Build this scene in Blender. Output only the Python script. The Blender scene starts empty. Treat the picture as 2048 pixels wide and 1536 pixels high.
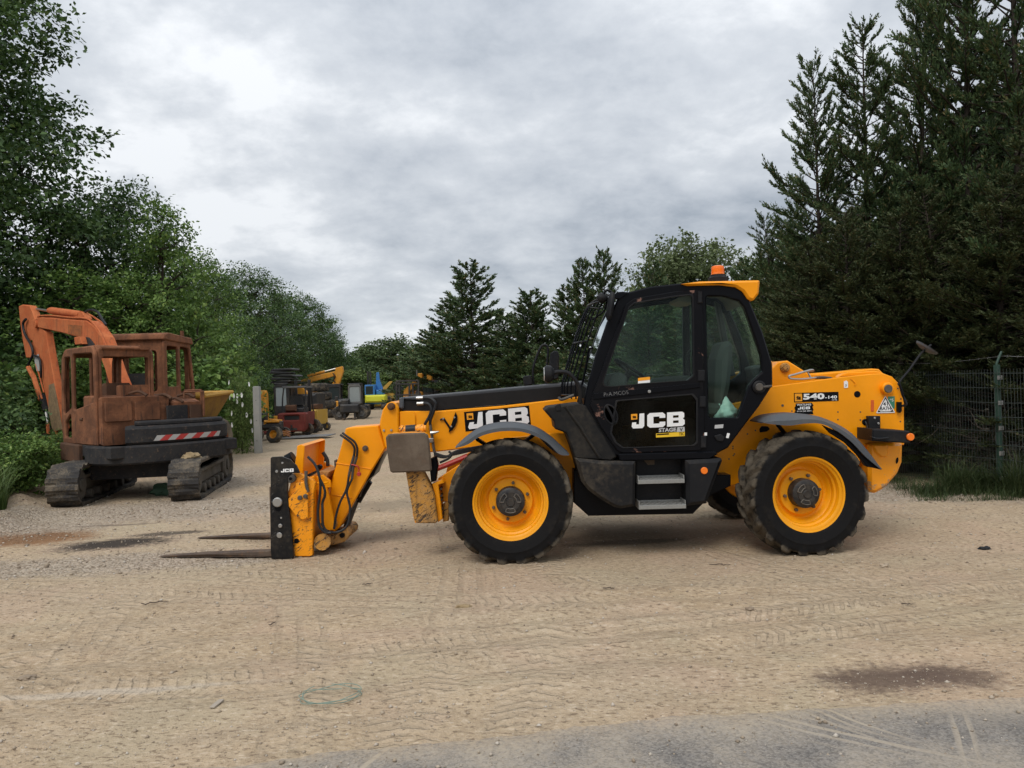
import bpy, bmesh, math, random
import numpy as np
from mathutils import Vector, Matrix
from mathutils.geometry import tessellate_polygon

# ------------------------------------------------------------------ camera, sky, sun, exposure
S = bpy.context.scene
F, H, ROLL, D = 1480.0, 1.70, math.radians(1.6), 6.95
CR, SR = math.cos(ROLL), math.sin(ROLL)
cam_d = bpy.data.cameras.new('camera')
cam = bpy.data.objects.new('camera', cam_d)
S.collection.objects.link(cam)
cam_d.sensor_width = 36.0
cam_d.lens = 36.0 * F / 2048.0
cam_d.clip_start = 0.05
cam_d.clip_end = 3000
cam.location = (0, 0, H)
cam.matrix_world = Matrix.Translation((0, 0, H)) @ Matrix.Rotation(math.pi / 2, 4, 'X') @ Matrix.Rotation(-ROLL, 4, 'Z')
S.camera = cam

world = bpy.data.worlds.new('World')
S.world = world
world.use_nodes = True
wt = world.node_tree
wn, wl = wt.nodes, wt.links
wn.clear()
def wnode(t, **k):
    n = wn.new(t)
    for a, v in k.items():
        setattr(n, a, v)
    return n
SUN_EL, SUN_AZ = math.radians(52), math.radians(205)     # azimuth clockwise from +Y
sky = wnode('ShaderNodeTexSky', sky_type='NISHITA', sun_disc=False)
sky.sun_elevation = SUN_EL
sky.sun_rotation = SUN_AZ
tc = wnode('ShaderNodeTexCoord')
sep = wnode('ShaderNodeSeparateXYZ'); wl.new(tc.outputs['Generated'], sep.inputs[0])
def wmath(op, a, b=None):
    n = wnode('ShaderNodeMath', operation=op)
    for i, v in enumerate((a, b)):
        if v is None: continue
        if isinstance(v, (int, float)): n.inputs[i].default_value = v
        else: wl.new(v, n.inputs[i])
    return n.outputs[0]
zc = wmath('ADD', wmath('MAXIMUM', sep.outputs[2], 0.0), 0.34)
cx = wmath('DIVIDE', sep.outputs[0], zc)
cy = wmath('DIVIDE', sep.outputs[1], zc)
cmb = wnode('ShaderNodeCombineXYZ'); wl.new(cx, cmb.inputs[0]); wl.new(cy, cmb.inputs[1])
def cloud(scale, detail, rough, dist, off):
    mp = wnode('ShaderNodeMapping'); wl.new(cmb.outputs[0], mp.inputs[0])
    mp.inputs['Location'].default_value = off
    mp.inputs['Scale'].default_value = (0.95, 1.0, 1)
    n = wnode('ShaderNodeTexNoise'); wl.new(mp.outputs[0], n.inputs['Vector'])
    n.inputs['Scale'].default_value = scale; n.inputs['Detail'].default_value = detail
    n.inputs['Roughness'].default_value = rough; n.inputs['Distortion'].default_value = dist
    return n.outputs[0]
c1 = cloud(1.35, 8, 0.55, 0.08, (3.1, 1.7, 0))
c2 = cloud(4.6, 8, 0.60, 0.12, (7.3, -2.2, 0))
cm = wmath('ADD', wmath('MULTIPLY', c1, 0.66), wmath('MULTIPLY', c2, 0.34))
ramp = wnode('ShaderNodeValToRGB'); wl.new(cm, ramp.inputs[0])
cr = ramp.color_ramp
cr.elements[0].position = 0.385; cr.elements[0].color = (0.375, 0.42, 0.48, 1)
cr.elements[1].position = 0.60; cr.elements[1].color = (0.90, 0.925, 0.955, 1)
e = cr.elements.new(0.455); e.color = (0.53, 0.57, 0.625, 1)
e = cr.elements.new(0.53); e.color = (0.675, 0.71, 0.755, 1)
lum = wmath('ADD', wmath('MULTIPLY', wmath('MAXIMUM', sep.outputs[2], 0.0), 6.6), 7.3)
lum = wmath('ADD', lum, wmath('MULTIPLY', wmath('POWER', wmath('SUBTRACT', 1.0, wmath('MAXIMUM', sep.outputs[2], 0.0)), 14.0), 3.2))      # an overcast sky brightens towards the zenith
scl = wnode('ShaderNodeVectorMath', operation='SCALE'); wl.new(ramp.outputs[0], scl.inputs[0]); wl.new(lum, scl.inputs[3])
mx = wnode('ShaderNodeMix', data_type='RGBA'); mx.inputs[0].default_value = 0.93
wl.new(sky.outputs[0], mx.inputs[6]); wl.new(scl.outputs[0], mx.inputs[7])
bg = wnode('ShaderNodeBackground'); bg.inputs[1].default_value = 0.1
wl.new(mx.outputs[2], bg.inputs[0])
wo = wnode('ShaderNodeOutputWorld'); wl.new(bg.outputs[0], wo.inputs[0])

sun_d = bpy.data.lights.new('sun', 'SUN')
sun_d.energy = 1.5
sun_d.angle = math.radians(28)
sun_d.color = (1.0, 0.96, 0.90)
sun = bpy.data.objects.new('sun', sun_d)
S.collection.objects.link(sun)
_sd = Vector((math.sin(SUN_AZ) * math.cos(SUN_EL), math.cos(SUN_AZ) * math.cos(SUN_EL), math.sin(SUN_EL)))
sun.rotation_euler = (-_sd).to_track_quat('-Z', 'Y').to_euler()
sun.location = _sd * 60

S.view_settings.view_transform = 'Standard'
S.view_settings.look = 'None'
S.view_settings.exposure = 0.2
S.view_settings.gamma = 1.0
S.view_settings.use_curve_mapping = False
S.render.engine = 'CYCLES'
S.cycles.use_denoising = True
S.cycles.adaptive_threshold = 0.02
S.cycles.max_bounces = 6
S.cycles.transparent_max_bounces = 12
S.cycles.diffuse_bounces = 3
S.cycles.glossy_bounces = 3
S.cycles.transmission_bounces = 4
S.cycles.caustics_reflective = False
S.cycles.caustics_refractive = False

# ------------------------------------------------------------------ pixel <-> place
def P(px, py, Y):
    """the point at distance Y seen at photograph pixel px, py"""
    u, v = px - 1024.0, 768.0 - py
    return Vector(((u * CR + v * SR) * Y / F, Y, H + (-u * SR + v * CR) * Y / F))
def G(px, py, z=0.0):
    u, v = px - 1024.0, 768.0 - py
    zz = -u * SR + v * CR
    return P(px, py, (z - H) * F / zz)
def XZ(px, py, Y):
    p = P(px, py, Y)
    return (p.x, p.z)

# ------------------------------------------------------------------ materials
def new_mat(name):
    m = bpy.data.materials.new(name)
    m.use_nodes = True
    nt = m.node_tree
    nt.nodes.clear()
    return m, nt
class NT:
    def __init__(self, nt): self.t = nt
    def n(self, t, ins=None, **k):
        n = self.t.nodes.new(t)
        for a, v in k.items(): setattr(n, a, v)
        if ins:
            for key, v in ins.items():
                self.put(n.inputs[key], v)
        return n
    def put(self, sock, v):
        if isinstance(v, bpy.types.NodeSocket): self.t.links.new(v, sock)
        else: sock.default_value = v
    def math(self, op, a, b=0.0, c=0.0, clamp=False):
        n = self.n('ShaderNodeMath', operation=op, use_clamp=clamp)
        self.put(n.inputs[0], a); self.put(n.inputs[1], b); self.put(n.inputs[2], c)
        return n.outputs[0]
    def mix(self, f, a, b):
        n = self.n('ShaderNodeMix', data_type='RGBA')
        self.put(n.inputs[0], f)
        for s, v in ((6, a), (7, b)):
            if isinstance(v, tuple) and len(v) == 3: v = v + (1,)
            self.put(n.inputs[s], v)
        return n.outputs[2]
    def noise(self, vec, scale, detail=4, rough=0.55, dist=0.0):
        n = self.n('ShaderNodeTexNoise')
        self.put(n.inputs['Vector'], vec)
        n.inputs['Scale'].default_value = scale; n.inputs['Detail'].default_value = detail
        n.inputs['Roughness'].default_value = rough; n.inputs['Distortion'].default_value = dist
        return n.outputs[0]
    def ss(self, v, a, b):
        n = self.n('ShaderNodeMapRange', interpolation_type='SMOOTHSTEP')
        self.put(n.inputs[0], v); n.inputs[1].default_value = a; n.inputs[2].default_value = b
        return n.outputs[0]
    def obj(self):
        return self.n('ShaderNodeTexCoord').outputs['Object']
    def pos(self):
        return self.n('ShaderNodeNewGeometry').outputs['Position']
    def mapping(self, v, loc=(0, 0, 0), rot=(0, 0, 0), scale=(1, 1, 1)):
        if any(rot):
            n = self.n('ShaderNodeMapping'); self.put(n.inputs[0], v); n.inputs[2].default_value = rot; v = n.outputs[0]
        n = self.n('ShaderNodeMapping')
        self.put(n.inputs[0], v)
        n.inputs[1].default_value = loc; n.inputs[3].default_value = scale
        return n.outputs[0]
    def bump(self, h, dist, strength=1.0):
        n = self.n('ShaderNodeBump')
        self.put(n.inputs['Height'], h)
        n.inputs['Distance'].default_value = dist; n.inputs['Strength'].default_value = strength
        return n.outputs[0]
    def bsdf(self, col, rough, metal=0.0, normal=None, spec=0.5, **k):
        n = self.n('ShaderNodeBsdfPrincipled')
        if isinstance(col, tuple) and len(col) == 3: col = col + (1,)
        self.put(n.inputs['Base Color'], col); self.put(n.inputs['Roughness'], rough)
        self.put(n.inputs['Metallic'], metal)
        n.inputs['Specular IOR Level'].default_value = spec
        if normal is not None: self.put(n.inputs['Normal'], normal)
        return n
    def out(self, sh):
        o = self.n('ShaderNodeOutputMaterial')
        self.t.links.new(sh, o.inputs[0])

DUST = (0.30, 0.235, 0.155)
def paint(name, col, rough=0.42, dust=0.22, scratch=0.0, under=(0.05, 0.04, 0.035), scale=1.0, spec=0.45, coarse=0.0, grime=0.0):
    m, nt = new_mat(name); t = NT(nt); v = t.obj()
    big = t.noise(v, 2.1 * scale, 5, 0.6)
    fine = t.noise(v, 26 * scale, 6, 0.65)
    c = t.mix(t.ss(big, 0.3, 0.75), tuple(x * 0.90 for x in col), tuple(min(1, x * 1.06) for x in col))
    dm = t.math('MULTIPLY', t.ss(t.math('ADD', t.math('MULTIPLY', big, 0.6), t.math('MULTIPLY', fine, 0.4)), 0.44, 0.68), dust)
    c = t.mix(dm, c, DUST)
    if grime:
        st = t.noise(t.mapping(v, scale=(9, 9, 0.9)), 1.6, 5, 0.6)
        c = t.mix(t.math('MULTIPLY', t.ss(st, 0.5, 0.72), grime), c, (0.10, 0.065, 0.03))
    r = t.math('ADD', t.math('MULTIPLY', fine, 0.25), rough - 0.1)
    if scratch:
        s1 = t.noise(t.mapping(v, rot=(0.1, 0.6, 0.2), scale=(1, 1, 3)), 8 * scale, 8, 0.75, 1.2)
        s2 = t.noise(t.mapping(v, rot=(0.2, -0.9, 0.1), scale=(4, 4, 1)), 9 * scale, 8, 0.75, 1.2)
        a = t.math('MAXIMUM', t.ss(s1, 0.68 - 0.2 * scratch, 0.72 - 0.2 * scratch), t.ss(s2, 0.69 - 0.19 * scratch, 0.73 - 0.19 * scratch))
        c = t.mix(a, c, under)
        r = t.math('ADD', r, t.math('MULTIPLY', a, 0.2))
    if coarse:
        k = t.noise(v, 3.3 * scale, 6, 0.7, 0.6)
        a = t.ss(k, 0.62 - 0.3 * coarse, 0.66 - 0.3 * coarse)
        c = t.mix(a, c, under)
    nrm = t.bump(fine, 0.0015)
    t.out(t.bsdf(c, r, 0, nrm, spec).outputs[0])
    return m
def plain(name, col, rough=0.5, metal=0.0, spec=0.5, var=0.12, scale=14):
    m, nt = new_mat(name); t = NT(nt); v = t.obj()
    n = t.noise(v, scale, 5, 0.6)
    c = t.mix(n, tuple(x * (1 - var) for x in col), tuple(min(1, x * (1 + var)) for x in col))
    t.out(t.bsdf(c, rough, metal, t.bump(n, 0.001), spec).outputs[0])
    return m
def rust_mat(name, a, b, c3, scale=1.0, mixlow=0.35):
    m, nt = new_mat(name); t = NT(nt); v = t.obj()
    n1 = t.noise(v, 2.2 * scale, 7, 0.65, 0.4)
    n2 = t.noise(v, 13 * scale, 8, 0.7)
    n3 = t.noise(t.mapping(v, scale=(5, 5, 0.6)), 2.4 * scale, 6, 0.6)
    c = t.mix(t.ss(n1, 0.35, 0.65), a, b)
    c = t.mix(t.math('MULTIPLY', t.ss(n2, 0.5, 0.7), 0.6), c, c3)
    c = t.mix(t.math('MULTIPLY', t.ss(n3, 0.55, 0.7), mixlow), c, (0.035, 0.028, 0.024))
    c = t.mix(t.math('MULTIPLY', t.ss(n2, 0.58, 0.75), 0.25), c, (0.36, 0.22, 0.13))
    t.out(t.bsdf(c, 0.85, 0, t.bump(n2, 0.006), 0.25).outputs[0])
    return m
def glass_mat(name, tint=(0.62, 0.70, 0.66), refl=1.0):
    m, nt = new_mat(name); t = NT(nt)
    tr = t.n('ShaderNodeBsdfTransparent', {0: tint + (1,)})
    gl = t.n('ShaderNodeBsdfGlossy', {'Roughness': 0.03, 'Color': (0.9, 0.95, 0.95, 1)})
    dirt = t.n('ShaderNodeBsdfDiffuse', {'Color': (0.28, 0.29, 0.27, 1)})
    fr = t.n('ShaderNodeFresnel', {'IOR': 1.5})
    n = t.noise(t.obj(), 3, 3, 0.5)
    a = t.n('ShaderNodeMixShader'); nt.links.new(t.math('MULTIPLY', fr.outputs[0], refl), a.inputs[0])
    nt.links.new(tr.outputs[0], a.inputs[1]); nt.links.new(gl.outputs[0], a.inputs[2])
    b = t.n('ShaderNodeMixShader'); nt.links.new(t.math('MULTIPLY', t.ss(n, 0.4, 0.75), 0.03), b.inputs[0])
    nt.links.new(a.outputs[0], b.inputs[1]); nt.links.new(dirt.outputs[0], b.inputs[2])
    t.out(b.outputs[0])
    return m
def leaf_mat(name, c1, c2, c3, trans=0.25, rough=0.45):
    m, nt = new_mat(name); t = NT(nt)
    ri = t.n('ShaderNodeNewGeometry').outputs['Random Per Island']
    n = t.noise(t.obj(), 0.9, 4, 0.6)
    f = t.math('ADD', t.math('MULTIPLY', ri, 0.5), t.math('MULTIPLY', n, 0.5))
    c = t.mix(t.ss(f, 0.25, 0.75), c1, c2)
    c = t.mix(t.math('MULTIPLY', t.ss(ri, 0.86, 0.99), 0.8), c, c3)
    b = t.bsdf(c, rough + .08, 0, None, 0.28)
    tl = t.n('ShaderNodeBsdfTranslucent'); nt.links.new(c, tl.inputs[0])
    ms = t.n('ShaderNodeMixShader', {0: trans})
    nt.links.new(b.outputs[0], ms.inputs[1]); nt.links.new(tl.outputs[0], ms.inputs[2])
    t.out(ms.outputs[0])
    return m

YEL = (0.94, 0.335, 0.001)
M = {}
M['yellow'] = paint('yellow_paint', YEL, 0.34, 0.035, spec=.28)
M['yellow_worn'] = paint('yellow_paint_worn', YEL, 0.42, 0.12, scratch=0.62, under=(0.05, 0.035, 0.02), scale=1.0)
M['yellow_dirty'] = paint('yellow_paint_muddy', (0.50, 0.23, 0.03), 0.6, 0.5, scratch=0.7, under=(0.055, 0.035, 0.022), grime=0.75)
M['yellow_scraped'] = paint('yellow_paint_scraped', YEL, 0.42, 0.16, scratch=.35, coarse=0.12, under=(0.42, 0.25, 0.13), scale=0.9)
M['rim'] = paint('rim_paint', (0.90, 0.365, 0.004), 0.38, 0.12, spec=.28)
M['black'] = plain('black_paint', (0.0035, 0.0038, 0.0055), 0.32, 0, 0.12)
M['black_worn'] = paint('black_paint_worn', (0.004, 0.0042, 0.006), 0.36, 0.015, spec=.12, coarse=0.09, under=(0.20, 0.11, 0.085), scale=1.1)
M['plastic'] = paint('black_plastic', (0.0095, 0.010, 0.012), 0.5, 0.05, scale=1.5, spec=.22)
M['plastic_dusty'] = paint('black_plastic_dusty', (0.010, 0.0098, 0.010), 0.5, 0.09, scale=0.9, spec=.22)
M['plastic_tank'] = paint('black_plastic_tank', (0.011, 0.011, 0.012), 0.52, 0.20, scale=0.8, spec=.22)
M['cover'] = paint('boom_cover_black', (0.0085, 0.007, 0.007), 0.30, 0.02, spec=.30)
M['fender'] = paint('grey_fender_plastic', (0.078, 0.086, 0.096), 0.5, 0.08, spec=.3)
M['hose'] = plain('rubber_hose', (0.016, 0.017, 0.019), 0.5, 0, .3)
M['steel'] = plain('bare_steel', (0.42, 0.41, 0.39), 0.38, 0.85, 0.5)
M['tread_steel'] = plain('step_aluminium', (0.30, 0.30, 0.285), 0.5, 0.5, 0.5, .35, 60)
M['dark_steel'] = paint('dark_steel', (0.06, 0.055, 0.05), 0.5, 0.25)
M['fork'] = rust_mat('fork_steel', (0.075, 0.055, 0.045), (0.13, 0.095, 0.07), (0.20, 0.10, 0.045), 1.6, 0.2)
M['pad'] = rust_mat('muddy_pad_steel', (0.105, 0.078, 0.056), (0.15, 0.115, 0.085), (0.075, 0.05, 0.036), 1.2, 0.5)
M['fork_plate'] = paint('fork_plate_black', (0.007, 0.007, 0.008), 0.42, 0.12, scratch=0.28, under=(0.12, 0.11, 0.10), spec=.25)
M['white'] = plain('white_vinyl', (0.80, 0.80, 0.79), 0.45)
M['greytxt'] = plain('grey_vinyl', (0.45, 0.45, 0.45), 0.5)
M['orange_vinyl'] = plain('orange_vinyl', (0.86, 0.34, 0.01), 0.45)
M['yellow_vinyl'] = plain('yellow_vinyl', (0.80, 0.50, 0.02), 0.5)
M['dull_yellow'] = plain('faded_yellow_vinyl', (0.30, 0.24, 0.05), 0.6)
M['green_vinyl'] = plain('green_vinyl', (0.05, 0.24, 0.15), 0.5)
M['red'] = plain('red_paint', (0.42, 0.03, 0.02), 0.45)
M['orange_lens'] = plain('orange_lens', (0.95, 0.20, 0.01), 0.25, 0, 0.6)
M['lens'] = plain('lamp_lens', (0.55, 0.56, 0.55), 0.15, 0.3, 0.6)
M['glass'] = glass_mat('window_glass', (0.82, 0.90, 0.86), .24)
M['glass_dark'] = glass_mat('dark_window_glass', (0.22, 0.24, 0.23), 0.22)
M['glass_front'] = glass_mat('windscreen_glass', (0.72, 0.80, 0.78), 2.2)
M['seat'] = plain('seat_fabric', (0.062, 0.068, 0.066), 0.85)
M['interior'] = plain('interior_plastic', (0.05, 0.053, 0.053), 0.65)
M['headliner'] = plain('headliner', (0.30, 0.29, 0.27), 0.9)
M['bag'] = plain('plastic_bag', (0.55, 0.72, 0.68), 0.35)

def tyre_mat(name, mud=0.62, rr=0.535):
    m, nt = new_mat(name); t = NT(nt); v = t.obj()
    s = t.n('ShaderNodeSeparateXYZ'); nt.links.new(v, s.inputs[0])
    r = t.math('SQRT', t.math('ADD', t.math('MULTIPLY', s.outputs[0], s.outputs[0]), t.math('MULTIPLY', s.outputs[2], s.outputs[2])))
    n = t.noise(v, 9, 7, 0.65); nf = t.noise(v, 45, 5, 0.6)
    k = t.math('ADD', r, t.math('MULTIPLY', t.math('SUBTRACT', n, 0.5), 0.07))
    a = t.math('MULTIPLY', t.ss(k, rr - 0.012, rr + 0.02), t.math('MULTIPLY', t.ss(n, 0.28, 0.55), mud))
    c = t.mix(nf, (0.0062, 0.0060, 0.0066), (0.010, 0.0096, 0.0098))
    c = t.mix(t.math('MULTIPLY', t.ss(n, 0.5, 0.8), 0.05), c, DUST)
    c = t.mix(a, c, t.mix(n, (0.075, 0.062, 0.046), (0.20, 0.165, 0.12)))
    t.out(t.bsdf(c, 0.72, 0, t.bump(nf, 0.002), 0.14).outputs[0])
    return m
M['tyre'] = tyre_mat('tyre_rubber')

# ------------------------------------------------------------------ object helpers
COL = S.collection
def link(o, parent=None):
    COL.objects.link(o)
    if parent is not None: o.parent = parent
    return o
def tag(o, label=None, cat=None, group=None, kind=None):
    if label: o['label'] = label
    if cat: o['category'] = cat
    if group: o['group'] = group
    if kind: o['kind'] = kind
    return o
def empty(name, loc=(0, 0, 0), rz=0.0, label=None, cat=None, group=None, parent=None):
    o = bpy.data.objects.new(name, None)
    o.empty_display_size = 0.2
    link(o, parent)
    o.location = loc
    o.rotation_euler = (0, 0, rz)
    return tag(o, label, cat, group)
def copy_tree(o, parent=None):
    c = o.copy(); COL.objects.link(c); c.parent = parent
    for ch in list(o.children):
        copy_tree(ch, c)
    return c
def smooth(me, deg=35):
    n = len(me.polygons)
    me.polygons.foreach_set('use_smooth', np.ones(n, bool))
    me.set_sharp_from_angle(angle=math.radians(deg))
def mesh_obj(name, me, mat, parent=None, sm=35):
    if mat is not None and len(me.materials) == 0:
        for mm in (mat if isinstance(mat, (list, tuple)) else [mat]): me.materials.append(mm)
    if sm: smooth(me, sm)
    o = bpy.data.objects.new(name, me)
    return link(o, parent)

def fillet(pts, r, seg=4):
    """round the corners of a 2-D outline; r is one radius or one per corner"""
    out = []; n = len(pts)
    for i in range(n):
        p = np.array(pts[i], float); a = np.array(pts[i - 1], float); b = np.array(pts[(i + 1) % n], float)
        rr = r[i] if isinstance(r, (list, tuple)) else r
        va, vb = a - p, b - p
        la, lb = np.linalg.norm(va), np.linalg.norm(vb)
        if rr <= 0 or la < 1e-9 or lb < 1e-9:
            out.append(tuple(p)); continue
        va /= la; vb /= lb
        ang = math.acos(max(-1, min(1, float(va @ vb))))
        if ang > math.pi - 0.12:
            out.append(tuple(p)); continue
        d = min(rr / math.tan(ang / 2), 0.45 * la, 0.45 * lb)
        p0, p1 = p + va * d, p + vb * d
        for k in range(seg + 1):
            t = k / seg
            out.append(tuple((1 - t) ** 2 * p0 + 2 * t * (1 - t) * p + t * t * p1))
    return out
def circ(cx, cy, r, n=20, ry=None, rot=0.0):
    ry = r if ry is None else ry
    c, s = math.cos(rot), math.sin(rot)
    return [(cx + r * math.cos(2 * math.pi * k / n) * c - ry * math.sin(2 * math.pi * k / n) * s,
             cy + r * math.cos(2 * math.pi * k / n) * s + ry * math.sin(2 * math.pi * k / n) * c) for k in range(n)]
def catmull(pts, sub=6):
    pts = [Vector(p) for p in pts]
    if len(pts) < 3: return pts
    out = []
    for i in range(len(pts) - 1):
        p0 = pts[max(i - 1, 0)]; p1 = pts[i]; p2 = pts[i + 1]; p3 = pts[min(i + 2, len(pts) - 1)]
        for k in range(sub):
            t = k / sub
            out.append(0.5 * ((2 * p1) + (p2 - p0) * t + (2 * p0 - 5 * p1 + 4 * p2 - p3) * t * t + (3 * p1 - p0 - 3 * p2 + p3) * t ** 3))
    out.append(pts[-1])
    return out

def area2(pts):
    return 0.5 * sum(pts[i - 1][0] * pts[i][1] - pts[i][0] * pts[i - 1][1] for i in range(len(pts)))
class MB:
    """collects shapes into one mesh"""
    def __init__(self): self.v = []; self.f = []; self.mi = []
    def add(self, vs, fs, mi=0):
        o = len(self.v)
        self.v += [tuple(p) for p in vs]
        self.f += [tuple(i + o for i in f) for f in fs]
        self.mi += [mi] * len(fs)
        return self
    def box(self, lo, hi, mi=0, M4=None, bev=0.0):
        x0, y0, z0 = lo; x1, y1, z1 = hi
        if bev > 0:
            b = min(bev, 0.45 * min(x1 - x0, y1 - y0, z1 - z0))
            return self.prism([(x0, z0), (x1, z0), (x1, z1), (x0, z1)], y0, y1, mi, bev=b, M4=M4)
        vs = [(x0, y0, z0), (x1, y0, z0), (x1, y1, z0), (x0, y1, z0), (x0, y0, z1), (x1, y0, z1), (x1, y1, z1), (x0, y1, z1)]
        if M4 is not None: vs = [M4 @ Vector(p) for p in vs]
        return self.add(vs, [(0, 3, 2, 1), (4, 5, 6, 7), (0, 1, 5, 4), (1, 2, 6, 5), (2, 3, 7, 6), (3, 0, 4, 7)], mi)
    def prism(self, poly, y0, y1, mi=0, bev=0.0, holes=(), axis='Y', M4=None):
        """outline in the x-z plane pushed from y0 to y1; edges chamfered by bev; holes cut through"""
        poly = list(poly)
        if area2(poly) < 0: poly = poly[::-1]
        loops = [poly] + [list(h) if area2(h) < 0 else list(h)[::-1] for h in holes]
        if y1 < y0: y0, y1 = y1, y0
        def inset(lp, d):
            n = len(lp); out = []
            for i in range(n):
                a, p, b = np.array(lp[i - 1]), np.array(lp[i]), np.array(lp[(i + 1) % n])
                e0, e1 = p - a, b - p
                l0, l1 = np.linalg.norm(e0), np.linalg.norm(e1)
                if l0 < 1e-9 or l1 < 1e-9: out.append(tuple(p)); continue
                n0 = np.array((-e0[1], e0[0])) / l0; n1 = np.array((-e1[1], e1[0])) / l1
                m = n0 + n1; k = max(float(m @ m) / 2, 0.35)
                out.append(tuple(p + m / k * d))
            return out
        rings = [(y0, bev), (y0 + bev, 0), (y1 - bev, 0), (y1, bev)] if bev > 0 else [(y0, 0), (y1, 0)]
        vs, fs = [], []
        idx = []
        for lp in loops:
            n = len(lp); rows = []
            for (yy, d) in rings:
                q = inset(lp, d) if d > 0 else lp
                rows.append(list(range(len(vs), len(vs) + n)))
                vs += [(p[0], yy, p[1]) for p in q]
            for a, b in zip(rows[:-1], rows[1:]):
                for i in range(n):
                    j = (i + 1) % n
                    fs.append((a[i], a[j], b[j], b[i]))
            idx.append(rows)
        for e, fl in ((0, False), (-1, True)):
            flat = [[Vector((vs[k][0], vs[k][2], 0)) for k in rows[e]] for rows in idx]
            mapk = [k for rows in idx for k in rows[e]]
            for t3 in tessellate_polygon(flat):
                a, b, c = (mapk[q] for q in t3)
                ar = (vs[b][0] - vs[a][0]) * (vs[c][2] - vs[a][2]) - (vs[c][0] - vs[a][0]) * (vs[b][2] - vs[a][2])
                if (ar < 0) != fl: b, c = c, b
                fs.append((a, b, c))
        if axis == 'Z': vs = [(p[0], p[2], p[1]) for p in vs]; fs = [f[::-1] for f in fs]     # outline in x-y, pushed along z
        elif axis == 'X': vs = [(p[1], p[0], p[2]) for p in vs]; fs = [f[::-1] for f in fs]   # outline in y-z, pushed along x
        if M4 is not None: vs = [M4 @ Vector(p) for p in vs]
        return self.add(vs, fs, mi)
    def tube(self, path, r, seg=8, mi=0, cap=True, sub=0, flat=None):
        pts = catmull(path, sub) if sub else [Vector(p) for p in path]
        n = len(pts)
        rs = r if isinstance(r, (list, tuple)) else [r] * n
        if len(rs) != n: rs = list(np.interp(np.linspace(0, 1, n), np.linspace(0, 1, len(rs)), rs))
        vs, fs = [], []
        t0 = (pts[1] - pts[0]).normalized()
        up = Vector((0, 0, 1)) if abs(t0.z) < 0.9 else Vector((1, 0, 0))
        nrm = t0.cross(up).normalized()
        for i, p in enumerate(pts):
            t = (pts[min(i + 1, n - 1)] - pts[max(i - 1, 0)])
            t = t.normalized() if t.length > 1e-9 else t0
            nrm = (nrm - t * nrm.dot(t))
            nrm = nrm.normalized() if nrm.length > 1e-6 else t.orthogonal().normalized()
            b = t.cross(nrm)
            for k in range(seg):
                a = 2 * math.pi * k / seg
                vs.append(p + (nrm * math.cos(a) + b * math.sin(a)) * rs[i])
        for i in range(n - 1):
            for k in range(seg):
                l = (k + 1) % seg
                fs.append((i * seg + k, i * seg + l, (i + 1) * seg + l, (i + 1) * seg + k))
        if cap:
            fs.append(tuple(range(seg))[::-1]); fs.append(tuple(range((n - 1) * seg, n * seg)))
        return self.add(vs, fs, mi)
    def lathe(self, prof, seg=32, mi=0, axis='Y', c=(0, 0, 0), M4=None):
        """profile of (radius, along) turned round an axis through c"""
        vs, fs = [], []
        n = len(prof)
        for k in range(seg):
            a = 2 * math.pi * k / seg; ca, sa = math.cos(a), math.sin(a)
            for (r, h) in prof:
                if axis == 'Y': vs.append((c[0] + r * ca, c[1] + h, c[2] + r * sa))
                elif axis == 'Z': vs.append((c[0] + r * sa, c[1] + r * ca, c[2] + h))
                else: vs.append((c[0] + h, c[1] + r * sa, c[2] + r * ca))
        for k in range(seg):
            l = (k + 1) % seg
            for i in range(n - 1):
                fs.append((k * n + i, k * n + i + 1, l * n + i + 1, l * n + i))
        if M4 is not None: vs = [M4 @ Vector(p) for p in vs]
        return self.add(vs, fs, mi)
    def cyl(self, c, r, y0, y1, seg=20, mi=0, axis='Y', bev=0.0, M4=None):
        b = bev
        prof = [(1e-5, y0), (r - b, y0), (r, y0 + b), (r, y1 - b), (r - b, y1), (1e-5, y1)] if b > 0 else [(1e-5, y0), (r, y0), (r, y1), (1e-5, y1)]
        return self.lathe(prof, seg, mi, axis, c, M4)
    def build(self, name, mat, parent=None, org=(0, 0, 0), sm=35, M4=None):
        me = bpy.data.meshes.new(name)
        o = Vector(org)
        vs = [Vector(p) - o for p in self.v]
        if M4 is not None: vs = [M4 @ p for p in vs]
        me.from_pydata(vs, [], self.f)
        if isinstance(mat, (list, tuple)): me.polygons.foreach_set('material_index', self.mi)
        bm = bmesh.new(); bm.from_mesh(me)
        bmesh.ops.remove_doubles(bm, verts=bm.verts, dist=1e-5)
        bmesh.ops.recalc_face_normals(bm, faces=bm.faces)
        bm.to_mesh(me); bm.free()
        me.update()
        return mesh_obj(name, me, mat, parent, sm)

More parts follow.
